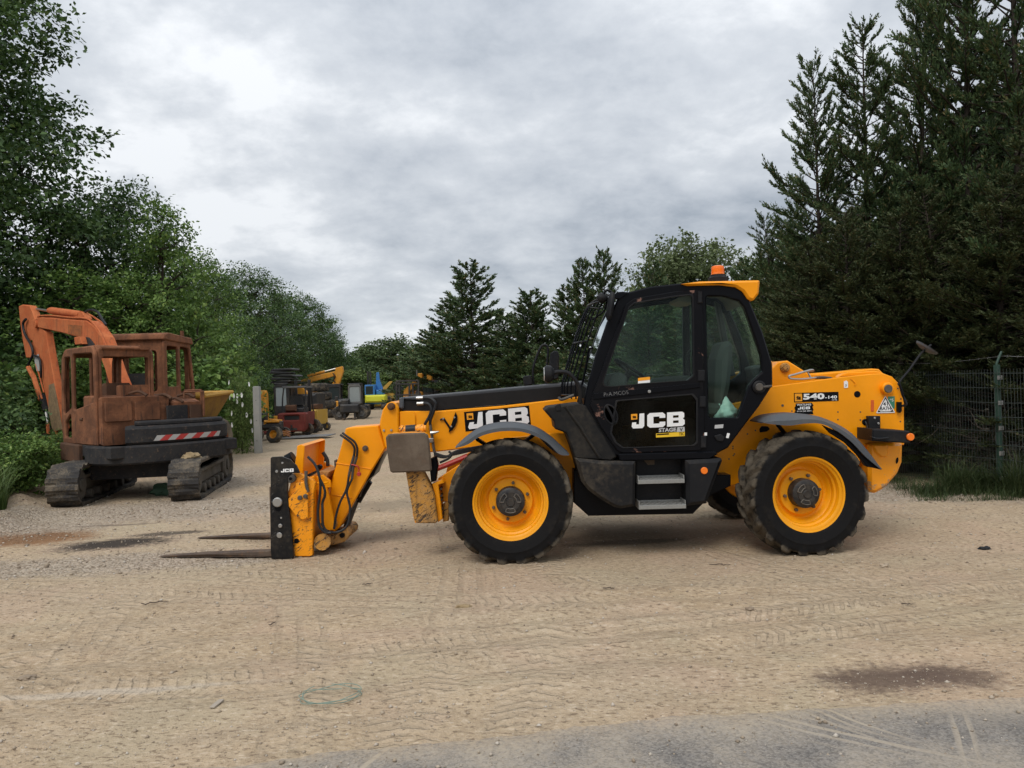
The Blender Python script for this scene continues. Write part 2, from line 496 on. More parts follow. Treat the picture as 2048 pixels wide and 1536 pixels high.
def text_mesh(s, size=1.0, wide=1.0, bold=0.0, ext=0.001):
    cu = bpy.data.curves.new('lettering', 'FONT')
    cu.body = s; cu.size = 1.0; cu.offset = bold; cu.extrude = 0.0; cu.resolution_u = 2
    o = bpy.data.objects.new('lettering', cu)
    COL.objects.link(o)
    me = bpy.data.meshes.new_from_object(o)
    bpy.data.objects.remove(o); bpy.data.curves.remove(cu)
    return me
def text_on_quad(s, quad, y, name, mat, parent, org, bold=0.02):
    """lettering filling the pixel quad (tl, tr, br, bl) on the plane at distance y"""
    me = text_mesh(s, bold=bold)
    n = len(me.vertices)
    co = np.empty(n * 3); me.vertices.foreach_get('co', co); co = co.reshape(-1, 3)
    mn, mxx = co.min(0), co.max(0)
    uv = (co[:, :2] - mn[:2]) / (mxx[:2] - mn[:2])
    tl, tr, br, bl = [np.array(XZ(*q, y)) for q in quad]
    U, Vv = uv[:, 0:1], uv[:, 1:2]
    p = (1 - U) * (Vv * tl + (1 - Vv) * bl) + U * (Vv * tr + (1 - Vv) * br)
    co2 = np.stack([p[:, 0] - org[0], np.full(n, y - org[1]), p[:, 1] - org[2]], 1)
    me.vertices.foreach_set('co', co2.ravel()); me.update()
    return mesh_obj(name, me, mat, parent, 0)

GJ = [(.58, 1), (1, 1), (1, .15), (.86, 0), (.12, 0), (0, .14), (0, .42), (.34, .42), (.34, .27), (.58, .27)]
GC = [(1, .63), (1, .85), (.86, 1), (.14, 1), (0, .86), (0, .14), (.14, 0), (.86, 0), (1, .15), (1, .37), (.68, .37), (.68, .26), (.34, .26), (.34, .74), (.68, .74), (.68, .63)]
GB = [(0, 0), (0, 1), (.86, 1), (.98, .9), (.98, .62), (.9, .51), (1, .41), (1, .13), (.87, 0)]
GBH = [[(.34, .6), (.66, .6), (.66, .77), (.34, .77)], [(.34, .23), (.66, .23), (.66, .41), (.34, .41)]]
def glyphs(letters, y, name, mat, parent, org):
    """letters: list of (glyph letter, pixel quad tl tr br bl)"""
    mb = MB()
    for g, quad in letters:
        tl, tr, br, bl = [np.array(XZ(*q, y)) for q in quad]
        def mp(lp):
            return [tuple((1 - a) * (b * tl + (1 - b) * bl) + a * (b * tr + (1 - b) * br)) for a, b in lp]
        o, h = {'J': (GJ, []), 'C': (GC, []), 'B': (GB, GBH)}[g]
        mb.prism(mp(o), y - 0.0015, y, holes=[mp(q) for q in h])
    return mb.build(name, mat, parent, org, 0)

# ================================================================== the yellow telehandler in the middle
TH = empty('telehandler', (1.35, D + 1.18, 0), 0, 'big yellow and black telehandler with lowered forks standing across the dirt yard', 'telehandler')
O = TH.location.copy()
BY = 0.84
def pxs(poly, Y): return [XZ(a, b, Y) for a, b in poly]
def pl(name, poly, d0, d1, mat, parent=TH, bev=0.008, holes=(), r=0.0, build=True, mb=None, at=None):
    """photograph outline at distance D+d0, pushed back to D+d1"""
    Y = D + (d0 if at is None else at)
    q = pxs(poly, Y)
    if r: q = fillet(q, r, 4)
    mb = mb or MB()
    mb.prism(q, D + d0, D + d1, bev=bev, holes=[pxs(h, Y) for h in holes])
    return mb.build(name, mat, parent, O) if build else mb
def tb(name, pts, r, mat, parent=TH, sub=6, seg=8):
    """pts: (px, py, d)"""
    s = (BY - 0.74) if parent.name in ('boom', 'boom_nose') and name not in ('weld_seam', 'latch_lever') else 0.0
    mb = MB().tube([P(a, b, D + d + s) for a, b, d in pts], r, seg, sub=sub)
    return mb.build(name, mat, parent, O)
def cylp(mb, px, py, d0, d1, rpx, seg=20, bev=0.004, mi=0):
    c = P(px, py, D + d0)
    mb.cyl((c.x, 0, c.z), rpx * (D + d0) / F, D + d0, D + d1, seg, mi, 'Y', bev)
    return mb

def bolts(name, lst, mat, parent):
    for q in lst:
        mb = MB(); cylp(mb, *q); mb.build(name, mat, parent, O)
# ---- chassis
pl('chassis', [(868, 990), (876, 957), (960, 903), (1000, 878), (1110, 866), (1160, 870), (1500, 800), (1545, 722), (1545, 773), (1677, 755),
               (1744, 748), (1767, 747), (1784, 753), (1797, 766), (1804, 786), (1808, 806), (1809, 888), (1740, 905), (1700, 940), (1640, 960),
               (1475, 968), (1400, 985), (1150, 985), (1120, 975), (880, 1005)], 0.50, 0.58, M['yellow'], bev=0.006)
pl('chassis', [(868, 990), (876, 957), (960, 903), (1000, 878), (1110, 866), (1160, 870), (1500, 800), (1545, 773), (1677, 755),
               (1744, 748), (1767, 747), (1784, 753), (1797, 766), (1804, 786), (1808, 806), (1809, 888), (1740, 905), (1700, 940), (1640, 960),
               (1475, 968), (1150, 985), (880, 1005)], 1.60, 1.68, M['yellow'], bev=0.006, at=0.5)
pl('rear_plate', [(1792, 770), (1808, 806), (1808, 890), (1800, 890), (1798, 806), (1784, 770)], 0.585, 1.595, M['yellow'], bev=0.003)
pl('belly_pan', [(1147, 976), (1147, 1005), (1177, 1032), (1386, 1028), (1424, 990), (1462, 972), (1462, 950), (1147, 940)], 0.30, 1.9, M['black'], bev=0.01)
# axles
for px, py in ((1021, 1010), (1616, 992)):
    c = P(px, py, D)
    mb = MB()
    mb.tube([(c.x, D + 0.3, 0.58), (c.x, D + 0.95, 0.58), (c.x, D + 1.4, 0.58), (c.x, D + 2.05, 0.58)], [0.11, 0.12, 0.12, 0.11], 14)
    mb.lathe([(1e-5, -0.26), (0.15, -0.22), (0.23, -0.1), (0.23, 0.1), (0.15, 0.22), (1e-5, 0.26)], 20, c=(c.x, D + 1.18, 0.60))
    mb.box((c.x - 0.12, D + 0.62, 0.6), (c.x + 0.12, D + 1.62, 0.78), bev=0.01)
    mb.build('axle', M['dark_steel'], TH, O)
# ---- rear counterweight
c = MB()
Yc = D + 0.42
q = fillet(pxs([(1738, 890), (1748, 886), (1807, 886), (1806, 925), (1797, 947), (1772, 976), (1752, 987), (1738, 985)], Yc), [0, .02, .03, .03, .06, .06, .05, 0], 5)
c.prism(q, D + 0.42, D + 1.76, bev=0.03)
cw = c.build('counterweight', M['yellow_scraped'], TH, O)
mb = MB(); mb.prism(circ(*XZ(1794, 921, Yc), 0.012, 14, 0.032, -0.2), Yc - 0.004, Yc + 0.006); mb.build('slot_hole', M['black'], cw, O)
mb = MB(); mb.prism(fillet(pxs([(1745, 889), (1776, 889), (1781, 898), (1776, 915), (1764, 915), (1752, 905)], Yc - .03), .02), Yc - 0.02, Yc + 0.05, bev=0.015); mb.build('cast_lug', M['yellow_scraped'], cw, O)
# ---- rear lamp bracket
br = pl('lamp_bracket', [(1745, 858), (1745, 882), (1820, 887), (1820, 862)], 0.18, 0.52, M['plastic'], bev=0.01, r=0.006)
pl('bracket_plate', [(1737, 832), (1761, 832), (1761, 863), (1747, 880), (1739, 880)], 0.44, 0.497, M['plastic'], br, bev=0.004, r=0.008)
cylp(MB(), 1822, 874, 0.155, 0.18, 7.5).build('reflector', M['orange_lens'], br, O)
bolts('bolt', [(a, b, 0.432, 0.445, 2.4, 8, 0.002) for a, b in ((1750, 836), (1757.5, 847))], M['steel'], br)
tb('cable', [(1731, 843, 0.49), (1734, 852, 0.45), (1738, 868, 0.3), (1746, 875, 0.17), (1760, 877, 0.165), (1777, 875, 0.17)], 0.007, M['hose'], br)
cylp(MB(), 1731, 844, 0.488, 0.505, 6.2).build('cable_grommet', M['black'], TH, O)
# ---- small fittings on the rear body
cylp(cylp(MB(), 1777, 777, 0.44, 0.53, 12, 24, 0.01), 1777, 777, 0.43, 0.45, 11).build('lamp_boss', M['yellow'], TH, O)
cylp(MB(), 1777.5, 777.5, 0.418, 0.45, 8.2, 24, 0.004).build('work_lamp', M['dark_steel'], TH, O)
cylp(MB(), 1715, 788.5, 0.495, 0.505, 6.6).build('lifting_hole', M['black'], TH, O)
mb = MB()
for a, b in ((1676, 824), (1676, 839), (1721, 824), (1721, 840), (1796, 777), (1802, 798), (1801, 843), (1466, 893), (1466, 897), (1467, 911), (1458, 918), (1584, 822), (1511, 861), (1495, 868), (1469, 908)):
    cylp(mb, a, b, 0.4975, 0.504, 1.6, 8, 0.001)
mb.build('bolt_head', M['dark_steel'], TH, O)['kind'] = 'stuff'
cylp(MB(), 1565.5, 811, 0.495, 0.506, 2.6, 10, 0.001).build('bolt_head', M['dark_steel'], TH, O)
pl('red_slot', [(1742, 800), (1748, 800), (1748, 823), (1742, 823)], 0.496, 0.505, plain('red_orange_slot', (0.62, 0.10, 0.01), 0.5), bev=0.001)
pl('body_slot', [(1519, 858), (1524, 852), (1536, 853), (1540, 858), (1534, 863), (1520, 865)], 0.493, 0.505, M['black'], bev=0.002)
mb_ = pl('mirror_bracket', [(1797, 804), (1804, 804), (1804, 822), (1801, 826), (1797, 823)], 0.45, 0.497, M['black'], bev=0.003)
tb('mirror_arm', [(1802, 812, 0.47), (1812, 810, 0.42), (1812, 804, 0.42), (1805, 790, 0.44), (1800, 772, 0.46), (1798, 765, 0.46), (1820, 738, 0.5), (1842, 707, 0.55), (1862, 690, 0.6)], 0.011, M['plastic'], mb_, sub=3)
tb('cable', [(1797, 763, 0.46), (1803, 778, 0.44), (1807, 795, 0.43), (1811, 812, 0.43)], 0.009, M['black'], mb_)
cm_ = P(1853, 696, D + 0.62)
mb = MB(); mb.lathe([(1e-5, -0.03), (0.06, -0.028), (0.105, -0.008), (0.115, 0.012), (1e-5, 0.014)], 20, axis='Z')
mb.build('mirror_head', M['fender'], mb_, (0, 0, 0), M4=Matrix.Translation(cm_ - O) @ Matrix.Rotation(0.62, 4, 'Y') @ Matrix.Rotation(0.25, 4, 'X') @ Matrix.Diagonal((1, 1.3, 1, 1)))
# ---- boom
boom = pl('boom', [(797, 822), (872, 822), (1000, 812), (1130, 797), (1250, 780), (1545, 735), (1556, 724), (1575, 721), (1590, 730), (1617, 747), (1634, 747), (1720, 740),
            (1744, 737), (1758, 738), (1769, 748), (1775, 770), (1775, 800), (1700, 815), (1560, 830), (1300, 850), (1100, 872), (985, 891), (880, 903), (845, 906), (800, 906), (797, 890)], BY, BY + 0.44, M['yellow'], bev=0.012)
pl('boom_head', [(760, 842), (765, 820), (774, 807), (783, 803), (792, 806), (797, 814), (798, 906), (779, 906), (770, 894), (759, 850)], BY - 0.05, BY + 0.49, M['yellow'], boom, bev=0.012, r=0.012)
cylp(cylp(MB(), 781.5, 813, BY - 0.09, BY - 0.04, 7.6, 18, 0.006), 781.5, 813, BY - 0.105, BY - 0.08, 4.5, 12).build('pivot_pin', rust_mat('greasy_pin', (0.20, 0.09, 0.03), (0.10, 0.05, 0.03), (0.05, 0.04, 0.03), 6), boom, O)
pl('wear_plate', [(799, 823), (826, 823), (831, 832), (831, 866), (799, 866)], BY - 0.018, BY + 0.0, M['yellow'], boom, bev=0.006, r=0.02)
bolts('bolt', [(a, b, BY - 0.062, BY - 0.048, 2.4, 8, 0.002) for a, b in ((767.5, 861), (782.5, 860.5))], M['steel'], boom)
pl('upper_rail', [(1678, 754), (1684, 748), (1695, 745), (1750, 742), (1761, 744), (1766, 748), (1744, 750)], 0.60, 0.70, M['yellow'], boom, bev=0.008)
cylp(cylp(MB(), 1571, 735, BY - 0.03, BY + 0.02, 9.5, 20, 0.008), 1571.5, 735, BY - 0.05, BY, 5.5, 6).build('pivot_pin', M['yellow_dirty'], boom, O)
# black hose cover along the top of the boom: rounded roof shape swept along the boom
p0 = P(803, 808, D + BY + 0.02); p1 = P(1180, 776, D + BY + 0.02)
mb = MB(); ax = (p1 - p0).normalized(); upv = Vector((0, 1, 0)).cross(ax); upv = upv if upv.z > 0 else -upv
prof = [(0.0, -0.06), (0.0, 0.085), (0.02, 0.125), (0.05, 0.15), (0.10, 0.165), (0.22, 0.168), (0.30, 0.16), (0.35, 0.13), (0.38, 0.09), (0.38, -0.06)]
vs = []; n_ = len(prof)
for p, s in ((p0, 0.36), (p0 + ax * 0.03, 0.42), (p1, 0.50)):
    for (yy, zz) in prof: vs.append(p + Vector((0, yy, 0)) + upv * (zz * s if zz > 0 else zz * 1.6))
fs = [(i * n_ + k, i * n_ + k + 1, (i + 1) * n_ + k + 1, (i + 1) * n_ + k) for i in range(2) for k in range(n_ - 1)] + [tuple(range(n_)), tuple(range(2 * n_, 3 * n_))]
mb.add(vs, fs); cov = mb.build('hose_cover', M['cover'], boom, O, 30)
pl('cover_end_cap', [(798, 796), (804, 794), (807, 797), (807, 816), (804, 818), (798, 816)], BY - 0.03, BY + 0.40, M['fender'], boom, bev=0.012)
# two hoses over the boom front
tb('hose', [(846, 795.5, .70), (860, 796, .68), (869, 803, .66), (871, 812, .66), (866, 826, .67), (861, 840, .68), (860, 849, .69)], 0.0165, M['hose'], boom)
tb('hose', [(848, 806.5, .70), (857, 808, .68), (862, 815, .67), (862, 824, .67), (857, 836, .68), (851, 846, .68), (849, 853, .69)], 0.0165, M['hose'], boom)
tb('hose_fitting', [(833, 796, .71), (846, 795.5, .70)], 0.018, M['steel'], boom, 0)
tb('hose_fitting', [(834, 807, .71), (847, 806.5, .70)], 0.019, M['steel'], boom, 0)
tb('hose_bracket', [(808, 798, .76), (840, 799, .72)], 0.014, M['black'], boom, 0)
tb('steel_pipe', [(861, 849, .69), (862, 862, .69), (864, 872, .69), (866, 885, .69), (868, 900, .69), (872, 910, .69)], 0.015, M['dark_steel'], boom, 3)
tb('pipe_tee', [(862, 866, .67), (872, 864.5, .66), (878, 863, .66)], [0.024, 0.014, 0.006], M['steel'], boom, 0)
pl('pipe_clamp', [(855, 877), (867, 876), (867, 885), (856, 886)], .76, .82, M['steel'], boom, bev=0.006)
# black crescent and lever on the boom side
pl('latch_hook', [(911, 824), (914.5, 832), (914.5, 842), (910, 853), (904, 861), (897.5, 865), (898, 860), (903, 848)], BY - 0.022, BY - 0.002, M['black'], boom, bev=0.003)
tb('latch_lever', [(880.5, 840, BY - .015), (887, 836.5, BY - .015), (901, 858, BY - .015)], 0.011, M['black'], boom, 0)
bolts('bolt', [(a, b, BY - 0.03, BY - 0.018, 1.8, 8, 0.001) for a, b in ((886.5, 837.5), (909, 835), (902.5, 853))], M['steel'], boom)
# ---- decal on the boom
dc = pl('boom_decal', [(928, 824), (1058, 811), (1062, 850), (931, 863)], BY - 0.004, BY - 0.001, M['black'], boom, bev=0)
yy = D + BY - 0.006
glyphs([('J', [(945, 825.5), (965, 823.5), (966, 855), (935, 859)]), ('C', [(971, 822), (1012, 818), (1013, 852), (973, 856)]), ('B', [(1016, 817.5), (1055, 813.5), (1059, 848), (1017, 852)])], yy, 'lettering', M['white'], dc, O)
def logo(quad, d, parent):
    """the small orange square with its two rows of tiny letters"""
    q = pl('logo_square', quad, d, d + 0.002, M['orange_vinyl'], parent, bev=0)
    tl, tr, br, bl = [np.array(p, float) for p in quad]
    def at(a, b): return tuple((1 - a) * ((1 - b) * tl + b * bl) + a * ((1 - b) * tr + b * br))
    L = []
    for k, g in enumerate('JCB'):
        x0 = .18 + .2 * k
        L.append((g, [at(x0, .30 + .05 * k), at(x0 + .2, .30 + .05 * k), at(x0 + .22, .52 + .05 * k), at(x0 + .02, .52 + .05 * k)]))
        L.append((g, [at(x0 + .02, .56 + .02 * k), at(x0 + .22, .56 + .02 * k), at(x0 + .24, .74 + .02 * k), at(x0 + .04, .74 + .02 * k)]))
    glyphs(L, D + d - 0.002, 'lettering', M['black'], q, O)
logo([(933, 827), (946, 825.8), (947, 838.5), (934, 839.8)], BY - 0.007, dc)
# ---- gooseneck at the boom front
gn = pl('boom_nose', [(691, 857), (697, 855), (757, 850.5), (763, 872), (771, 897), (742, 944), (707, 1006), (678, 1056), (668, 1064), (655, 1058), (652, 1046), (657, 997), (665, 955), (679, 905)], BY + 0.03, BY + 0.41, M['yellow'], boom, bev=0.012, r=0.014)
pl('nose_web', [(771, 899), (745, 944), (708, 1008), (690, 1040), (684, 1040), (704, 1004), (740, 942), (766, 896)], BY + 0.10, BY + 0.40, M['dark_steel'], gn, bev=0.004)
cylp(cylp(MB(), 730, 897, BY + 0.005, BY + 0.04, 5.8, 16, 0.004), 730, 897, BY - 0.005, BY + .02, 3, 10).build('pivot_pin', M['pad'], gn, O)
for a, b, c_, d_ in ((672, 926, 742, 938), (664, 989, 704, 996)):
    tb('weld_seam', [(a, b, BY + .028), (c_, d_, BY + .028)], 0.006, M['yellow'], gn, 0)
cylp(cylp(MB(), 660, 1049, BY - 0.04, BY + 0.48, 12.5, 22, 0.01), 660, 1049, BY - 0.06, BY - .03, 8.0, 10).build('pivot_pin', M['yellow_dirty'], gn, O)
tb('hose', [(681, 870, .70), (690, 876, .68), (703, 886, .68), (709, 897, .69), (708, 911, .70)], 0.0125, M['hose'], gn)
tb('hose', [(685, 866, .70), (696, 874, .68), (709, 884, .68), (714.5, 897, .69), (713.5, 914, .70)], 0.0125, M['hose'], gn)
for a, b in (((708, 911, .70), (702, 932, .71)), ((713.5, 914, .70), (706, 938, .71)), ((702, 932, .71), (697.5, 953, .71)), ((706, 938, .71), (704, 958, .71))):
    tb('hose_fitting', [a, b], 0.0145, M['dark_steel'], gn, 0)
tb('dust_cap_strap', [(703, 929, .69), (714, 932, .68), (718, 938, .68), (717, 945, .68)], 0.007, M['red'], gn)
cylp(MB(), 717.5, 948.5, .66, .69, 4.2, 14, .004).build('dust_cap', M['red'], gn, O)
tb('hose', [(697.5, 953, .71), (693, 978, .70), (680, 1005, .66), (672, 1032, .64), (668, 1058, .62)], 0.012, M['hose'], gn)
tb('hose', [(704, 958, .71), (694, 982, .70), (697, 1000, .68), (700, 1016, .66), (697, 1044, .62), (688, 1058, .60), (670, 1065, .58), (652, 1060, .57), (642, 1046, .57)], 0.012, M['hose'], gn)
tb('tilt_ram', [(735, 960, 1.0), (712, 1000, 1.0)], 0.062, M['black'], gn, 0, 14)
tb('tilt_ram_rod', [(713, 998, 1.0), (692, 1056, 1.0)], 0.034, M['dark_steel'], gn, 0, 12)
pl('ram_cover', [(768, 904), (752, 938), (748, 950), (728, 968), (718, 996), (712, 1000), (706, 1004), (736, 950)], BY + 0.08, BY + .42, M['black'], gn, bev=0.01)
pl('tilt_link', [(648, 1072), (672, 1067), (684, 1057), (694, 1058), (700, 1066), (698, 1075), (688, 1084), (668, 1090), (650, 1092)], BY + 0.02, BY + .46, M['yellow_dirty'], gn, bev=0.01, r=0.02)
cylp(MB(), 684, 1071, BY - 0.01, BY + .03, 5, 14, .004).build('link_pin', M['black'], gn, O)
# ---- fork carriage
CY = 0.56
car = pl('fork_carriage', [(585, 948), (598, 946), (616, 955), (626, 960), (631, 966), (627, 990), (625, 1113), (589, 1113), (586, 1085), (580, 1030), (576, 1008), (576, 985)], CY, CY + 0.06, M['yellow_worn'], bev=0.008, r=0.008)
pl('carriage_side', [(585, 948), (598, 946), (616, 955), (626, 960), (631, 966), (627, 990), (625, 1113), (589, 1113), (586, 1085), (580, 1030), (576, 1008), (576, 985)], CY + 1.02, CY + 1.08, M['yellow_worn'], car, bev=0.008, at=CY)
pl('lock_plate', [(592, 966), (608, 964), (611, 978), (616, 988), (616, 1036), (604, 1040), (590, 1030), (577, 1013), (576, 998), (590, 984)], CY - 0.05, CY - 0.003, M['yellow_worn'], car, bev=0.006, r=0.012)
cylp(cylp(MB(), 581.5, 957.5, CY - .05, CY + .02, 9, 20, .008), 581.5, 957.5, CY - .06, CY - .04, 4.5, 16).build('bar_end', M['dark_steel'], car, O)
cylp(MB(), 581, 957.5, CY - .062, CY - .055, 3.4, 14, .001).build('bar_bore', M['black'], car, O)
bolts('bolt', [(599, 996, CY - .075, CY - .045, 5, 6, .004), (610, 993, CY - .075, CY - .045, 4.6, 14, .006)], M['dark_steel'], car)
cylp(MB(), 593, 1082, CY - .006, CY + .004, 5, 16, .001).build('bore', M['black'], car, O)
tb('lock_lever', [(612, 942, CY - .03), (612, 966, CY - .03), (616, 984, CY - .03)], 0.017, M['dark_steel'], car, 0)
hb = MB()
pA = P(594, 895, D + CY + .10)
def xat(px, py, d): return XZ(px, py, D + d)
# headboard: a plate across the machine seen from behind
q = [xat(592, 912, CY + .12), xat(594, 892, CY + .12), xat(601, 889, CY + .12), xat(609, 892, CY + .12), xat(605, 960, CY + .12), xat(586, 958, CY + .12)]
hb.prism(fillet(q, .012, 3), D + CY + .12, D + CY + .15, bev=.006)
hb.prism(fillet(q, .012, 3), D + CY + .95, D + CY + .98, bev=.006)
q2 = [xat(592, 912, CY + .12), xat(594, 892, CY + .12), xat(598, 892, CY + .12), xat(594, 958, CY + .12), xat(587, 958, CY + .12)]
hb.prism(q2, D + CY + .148, D + CY + .952)
q3 = [xat(594, 893, CY + .12), xat(601, 889, CY + .12), xat(609, 892, CY + .12), xat(601, 894, CY + .12)]
hb.prism(q3, D + CY + .148, D + CY + .952)
hb.build('headboard', M['yellow'], car, O)
pl('cross_beam', [(600, 962), (628, 952), (630, 972), (625, 1090), (606, 1092), (600, 1000)], CY + .10, CY + 1.0, M['yellow'], car, bev=.008)
pl('carriage_bracket', [(617, 958), (645, 950), (660, 962), (662, 975), (654, 976), (668, 1040), (668, 1060), (640, 1062), (634, 980), (618, 972)], CY + .17, CY + .22, M['yellow'], car, bev=.006)
pl('carriage_bracket', [(617, 958), (645, 950), (660, 962), (662, 975), (654, 976), (668, 1040), (668, 1060), (640, 1062), (634, 980), (618, 972)], CY + .70, CY + .75, M['yellow'], car, bev=.006, at=CY + .17)
pl('rusty_top', [(622, 952), (640, 942), (658, 944), (652, 958), (640, 962), (620, 960)], CY + .24, CY + .68, rust_mat('rusty_bracket', (.34, .16, .06), (.45, .22, .07), (.16, .09, .05), 3), car, bev=.004)
tb('cross_tube', [(645, 1084, CY + .05), (645, 1084, CY + 1.02)], 0.085, M['yellow_dirty'], car, 0, 16)
tb('hose', [(616, 914, CY + .10), (630, 929, CY + .04), (638, 950, CY), (641, 975, CY), (637, 1010, CY), (636, 1030, CY), (639, 1052, CY), (650, 1064, CY), (662, 1066, CY)], 0.0135, M['hose'], car)
tb('hose', [(640, 958, CY), (648, 975, CY), (650, 990, CY), (645, 1005, CY + .02), (645, 1020, CY), (646, 1050, CY), (655, 1064, CY)], 0.0135, M['hose'], car)
tb('hose_tie', [(630, 967, CY + .1), (655, 965, CY - .02)], 0.010, M['yellow'], car, 0)
tb('hose', [(646, 905, CY + .7), (654, 918, CY + .68), (656, 932, CY + .66)], 0.02, M['hose'], car)
cylp(MB(), 637.5, 935, CY + .30, CY + .36, 5.5, 14, .006).build('pivot_pin', M['black'], car, O)
# black side plates, one at each end
sp = [(541, 916), (544, 914), (563, 913), (580, 919), (592, 931), (599, 946), (583, 947), (576, 955), (575, 985), (578, 1020), (583, 1060), (587, 1113), (586, 1118), (543, 1118), (541, 1100)]
s1 = pl('side_plate', sp, CY - 0.055, CY - 0.02, M['fork_plate'], car, bev=.004)
pl('side_plate', sp, CY + 1.10, CY + 1.135, M['fork_plate'], car, bev=.004, at=CY - .055)
bolts('plate_stud', [(554, 1005, CY - .085, CY - .05, 9.6, 20, .008), (558.5, 1071, CY - .07, CY - .05, 5.6, 16, .004), (560, 1052, CY - .07, CY - .05, 4, 12, .004), (562, 1036, CY - .062, CY - .05, 2, 8, .002), (564.5, 926, CY - .062, CY - .05, 2.2, 8, .002), (553, 943, CY - .062, CY - .05, 2.8, 10, .002)], M['steel'], s1)
cylp(MB(), 556, 1016, CY - .058, CY - .05, 7, 16, .001).build('bore', M['black'], s1, O)
yy = D + CY - 0.057
glyphs([('J', [(562, 938), (569, 937.6), (569, 944.5), (562, 945)]), ('C', [(569.5, 937.6), (578, 937.2), (578, 944), (569.5, 944.5)]), ('B', [(579, 937.2), (587.5, 936.8), (587.5, 943.6), (579, 944)])], yy, 'lettering', M['white'], s1, O)
tb('hydraulic_reel', [(588, 915, CY + .35), (575, 922, CY + .35)], 0.07, M['black'], car, 0, 14)
pl('grey_lug', [(668, 921), (673, 919), (675, 932), (669, 936)], CY + .55, CY + .6, M['dark_steel'], car, bev=.003)
# forks: thin tapering steel blades with upright shanks
xb = XZ(545, 1118, D + CY)[0]
for d0 in (CY + 0.02, CY + 0.93):
    y0, y1 = D + d0, D + d0 + 0.125
    mb = MB()
    prof = [(xb + .03, 0.012), (xb + .03, 0.72), (xb - .02, 0.72), (xb - .022, 0.075), (xb - .06, 0.066), (xb - .7, 0.05), (xb - 1.16, 0.030), (xb - 1.21, 0.022), (xb - 1.16, 0.018), (xb - .2, 0.010)]
    mb.prism(prof, y0, y1, bev=.004)
    vs = mb.v
    mb.v = [((p[0]), (p[1] if p[0] > xb - .8 else y0 + .0625 + (p[1] - y0 - .0625) * (1 - 0.55 * (xb - .8 - p[0]) / .41)) + 0.22 * max(0, xb - p[0]) * 0.25, p[2]) for p in vs]
    mb.build('fork', M['fork'], car, O)
# ---- stabiliser folded up in front of the wheel
st = pl('stabiliser_leg', [(812, 944), (846, 944), (868, 985), (876, 1042), (871, 1046), (834, 1046), (829, 1040), (820, 990)], 0.28, 0.46, M['yellow_dirty'], bev=.012, at=.30)
pl('leg_guide', [(822, 985), (830, 1000), (838, 1044), (830, 1046), (826, 1030)], 0.30, 0.48, M['yellow'], st, bev=.004)
pl('leg_bracket', [(864, 968), (884, 960), (888, 966), (877, 970), (882, 1010), (885, 1038), (876, 1045), (872, 1010), (868, 982)], 0.34, 0.55, M['yellow'], st, bev=.006)
bolts('bolt', [(881.5 + (b - 978) * .05, b, 0.38, 0.50, 2.4, 8, .003) for b in (978, 992, 1000, 1018, 1028, 1036)], M['dark_steel'], st)
pl('leg_bracket', [(885, 1010), (897, 1000), (897, 1042), (886, 1044)], 0.46, 0.56, M['yellow_dirty'], st, bev=.006)
pad = pl('stabiliser_pad', [(771, 875), (776, 869), (788, 867), (848, 865), (855, 870), (858, 882), (863, 940), (860, 943), (785, 946), (780, 943), (774, 905)], 0.20, 0.255, M['pad'], bev=.014, r=.02)
pl('pad_rim', [(781, 869), (786, 866), (848, 864), (853, 868), (850, 873), (780, 876)], 0.214, 0.262, M['yellow_scraped'], pad, bev=.008)
pl('pad_rib', [(800, 862), (845, 860), (852, 930), (806, 938)], 0.254, 0.31, M['yellow_dirty'], pad, bev=.01)
mb = MB(); mb.tube([P(799, 860, D + .30), P(852, 857, D + .30)], .034, 16); mb.tube([P(802, 860, D + .30), P(807, 860, D + .30)], .047, 16); mb.tube([P(835, 858.5, D + .30), P(848, 857.5, D + .30)], .045, 16)
pv = mb.build('pad_pivot', M['yellow_worn'], pad, O)
mb = MB(); mb.tube([P(812, 860, D + .30), P(831, 858.5, D + .30)], .0465, 18); mb.build('pivot_sleeve', M['hose'], pad, O)
pl('leg_ram', [(855, 920), (872, 912), (876, 930), (872, 962), (862, 965), (860, 945)], 0.36, 0.46, M['black'], st, bev=.01)
tb('red_pipe', [(873, 938, .9), (905, 925, .9), (935, 912, .9)], 0.028, M['red'], TH, 0)
for k in range(4):
    tb('hose', [(868, 905 + 2 * k, .62), (890, 912 + k, .62), (910, 909 - 2 * k, .64), (940, 902 - 2 * k, .70), (975, 893 - k, .8)], 0.010, M['hose'])
tb('hose', [(880, 925, .62), (897, 917, .60), (903, 909, .60), (898, 903, .62)], 0.012, M['hose'])

# ---- fenders
def fender(name, up, dn, d0, d1, lip):
    """curved sheet following the pixel arc `up`; `dn` is the lower edge of its outer lip"""
    a = catmull([P(x, y, D + d0) for x, y in up], 8); n = len(a)
    b = catmull([P(x, y, D + d0) for x, y in dn], 8)
    b = [b[min(len(b) - 1, int(round(i * (len(b) - 1) / (n - 1))))] for i in range(n)]
    vs, fs = [], []
    for i in range(n):
        p, q = a[i], b[i]
        m = p.lerp(q, 0.55)
        w = 0.05 + 0.03 * math.sin(math.pi * i / (n - 1))
        vs += [q + Vector((0, 0.0, 0)), m, p + Vector((0, w, 0)), p + Vector((0, d1 - d0, 0)), p + Vector((0, d1 - d0, -0.012)), p + Vector((0, w, -0.014)), q + Vector((0, 0.018, 0.002))]
    for i in range(n - 1):
        for k in range(7):
            l = (k + 1) % 7
            fs.append((i * 7 + k, i * 7 + l, (i + 1) * 7 + l, (i + 1) * 7 + k))
    fs += [tuple(range(7)), tuple(range((n - 1) * 7, n * 7))]
    mb = MB().add(vs, fs)
    return mb.build(name, M['fender'], TH, O, 50)
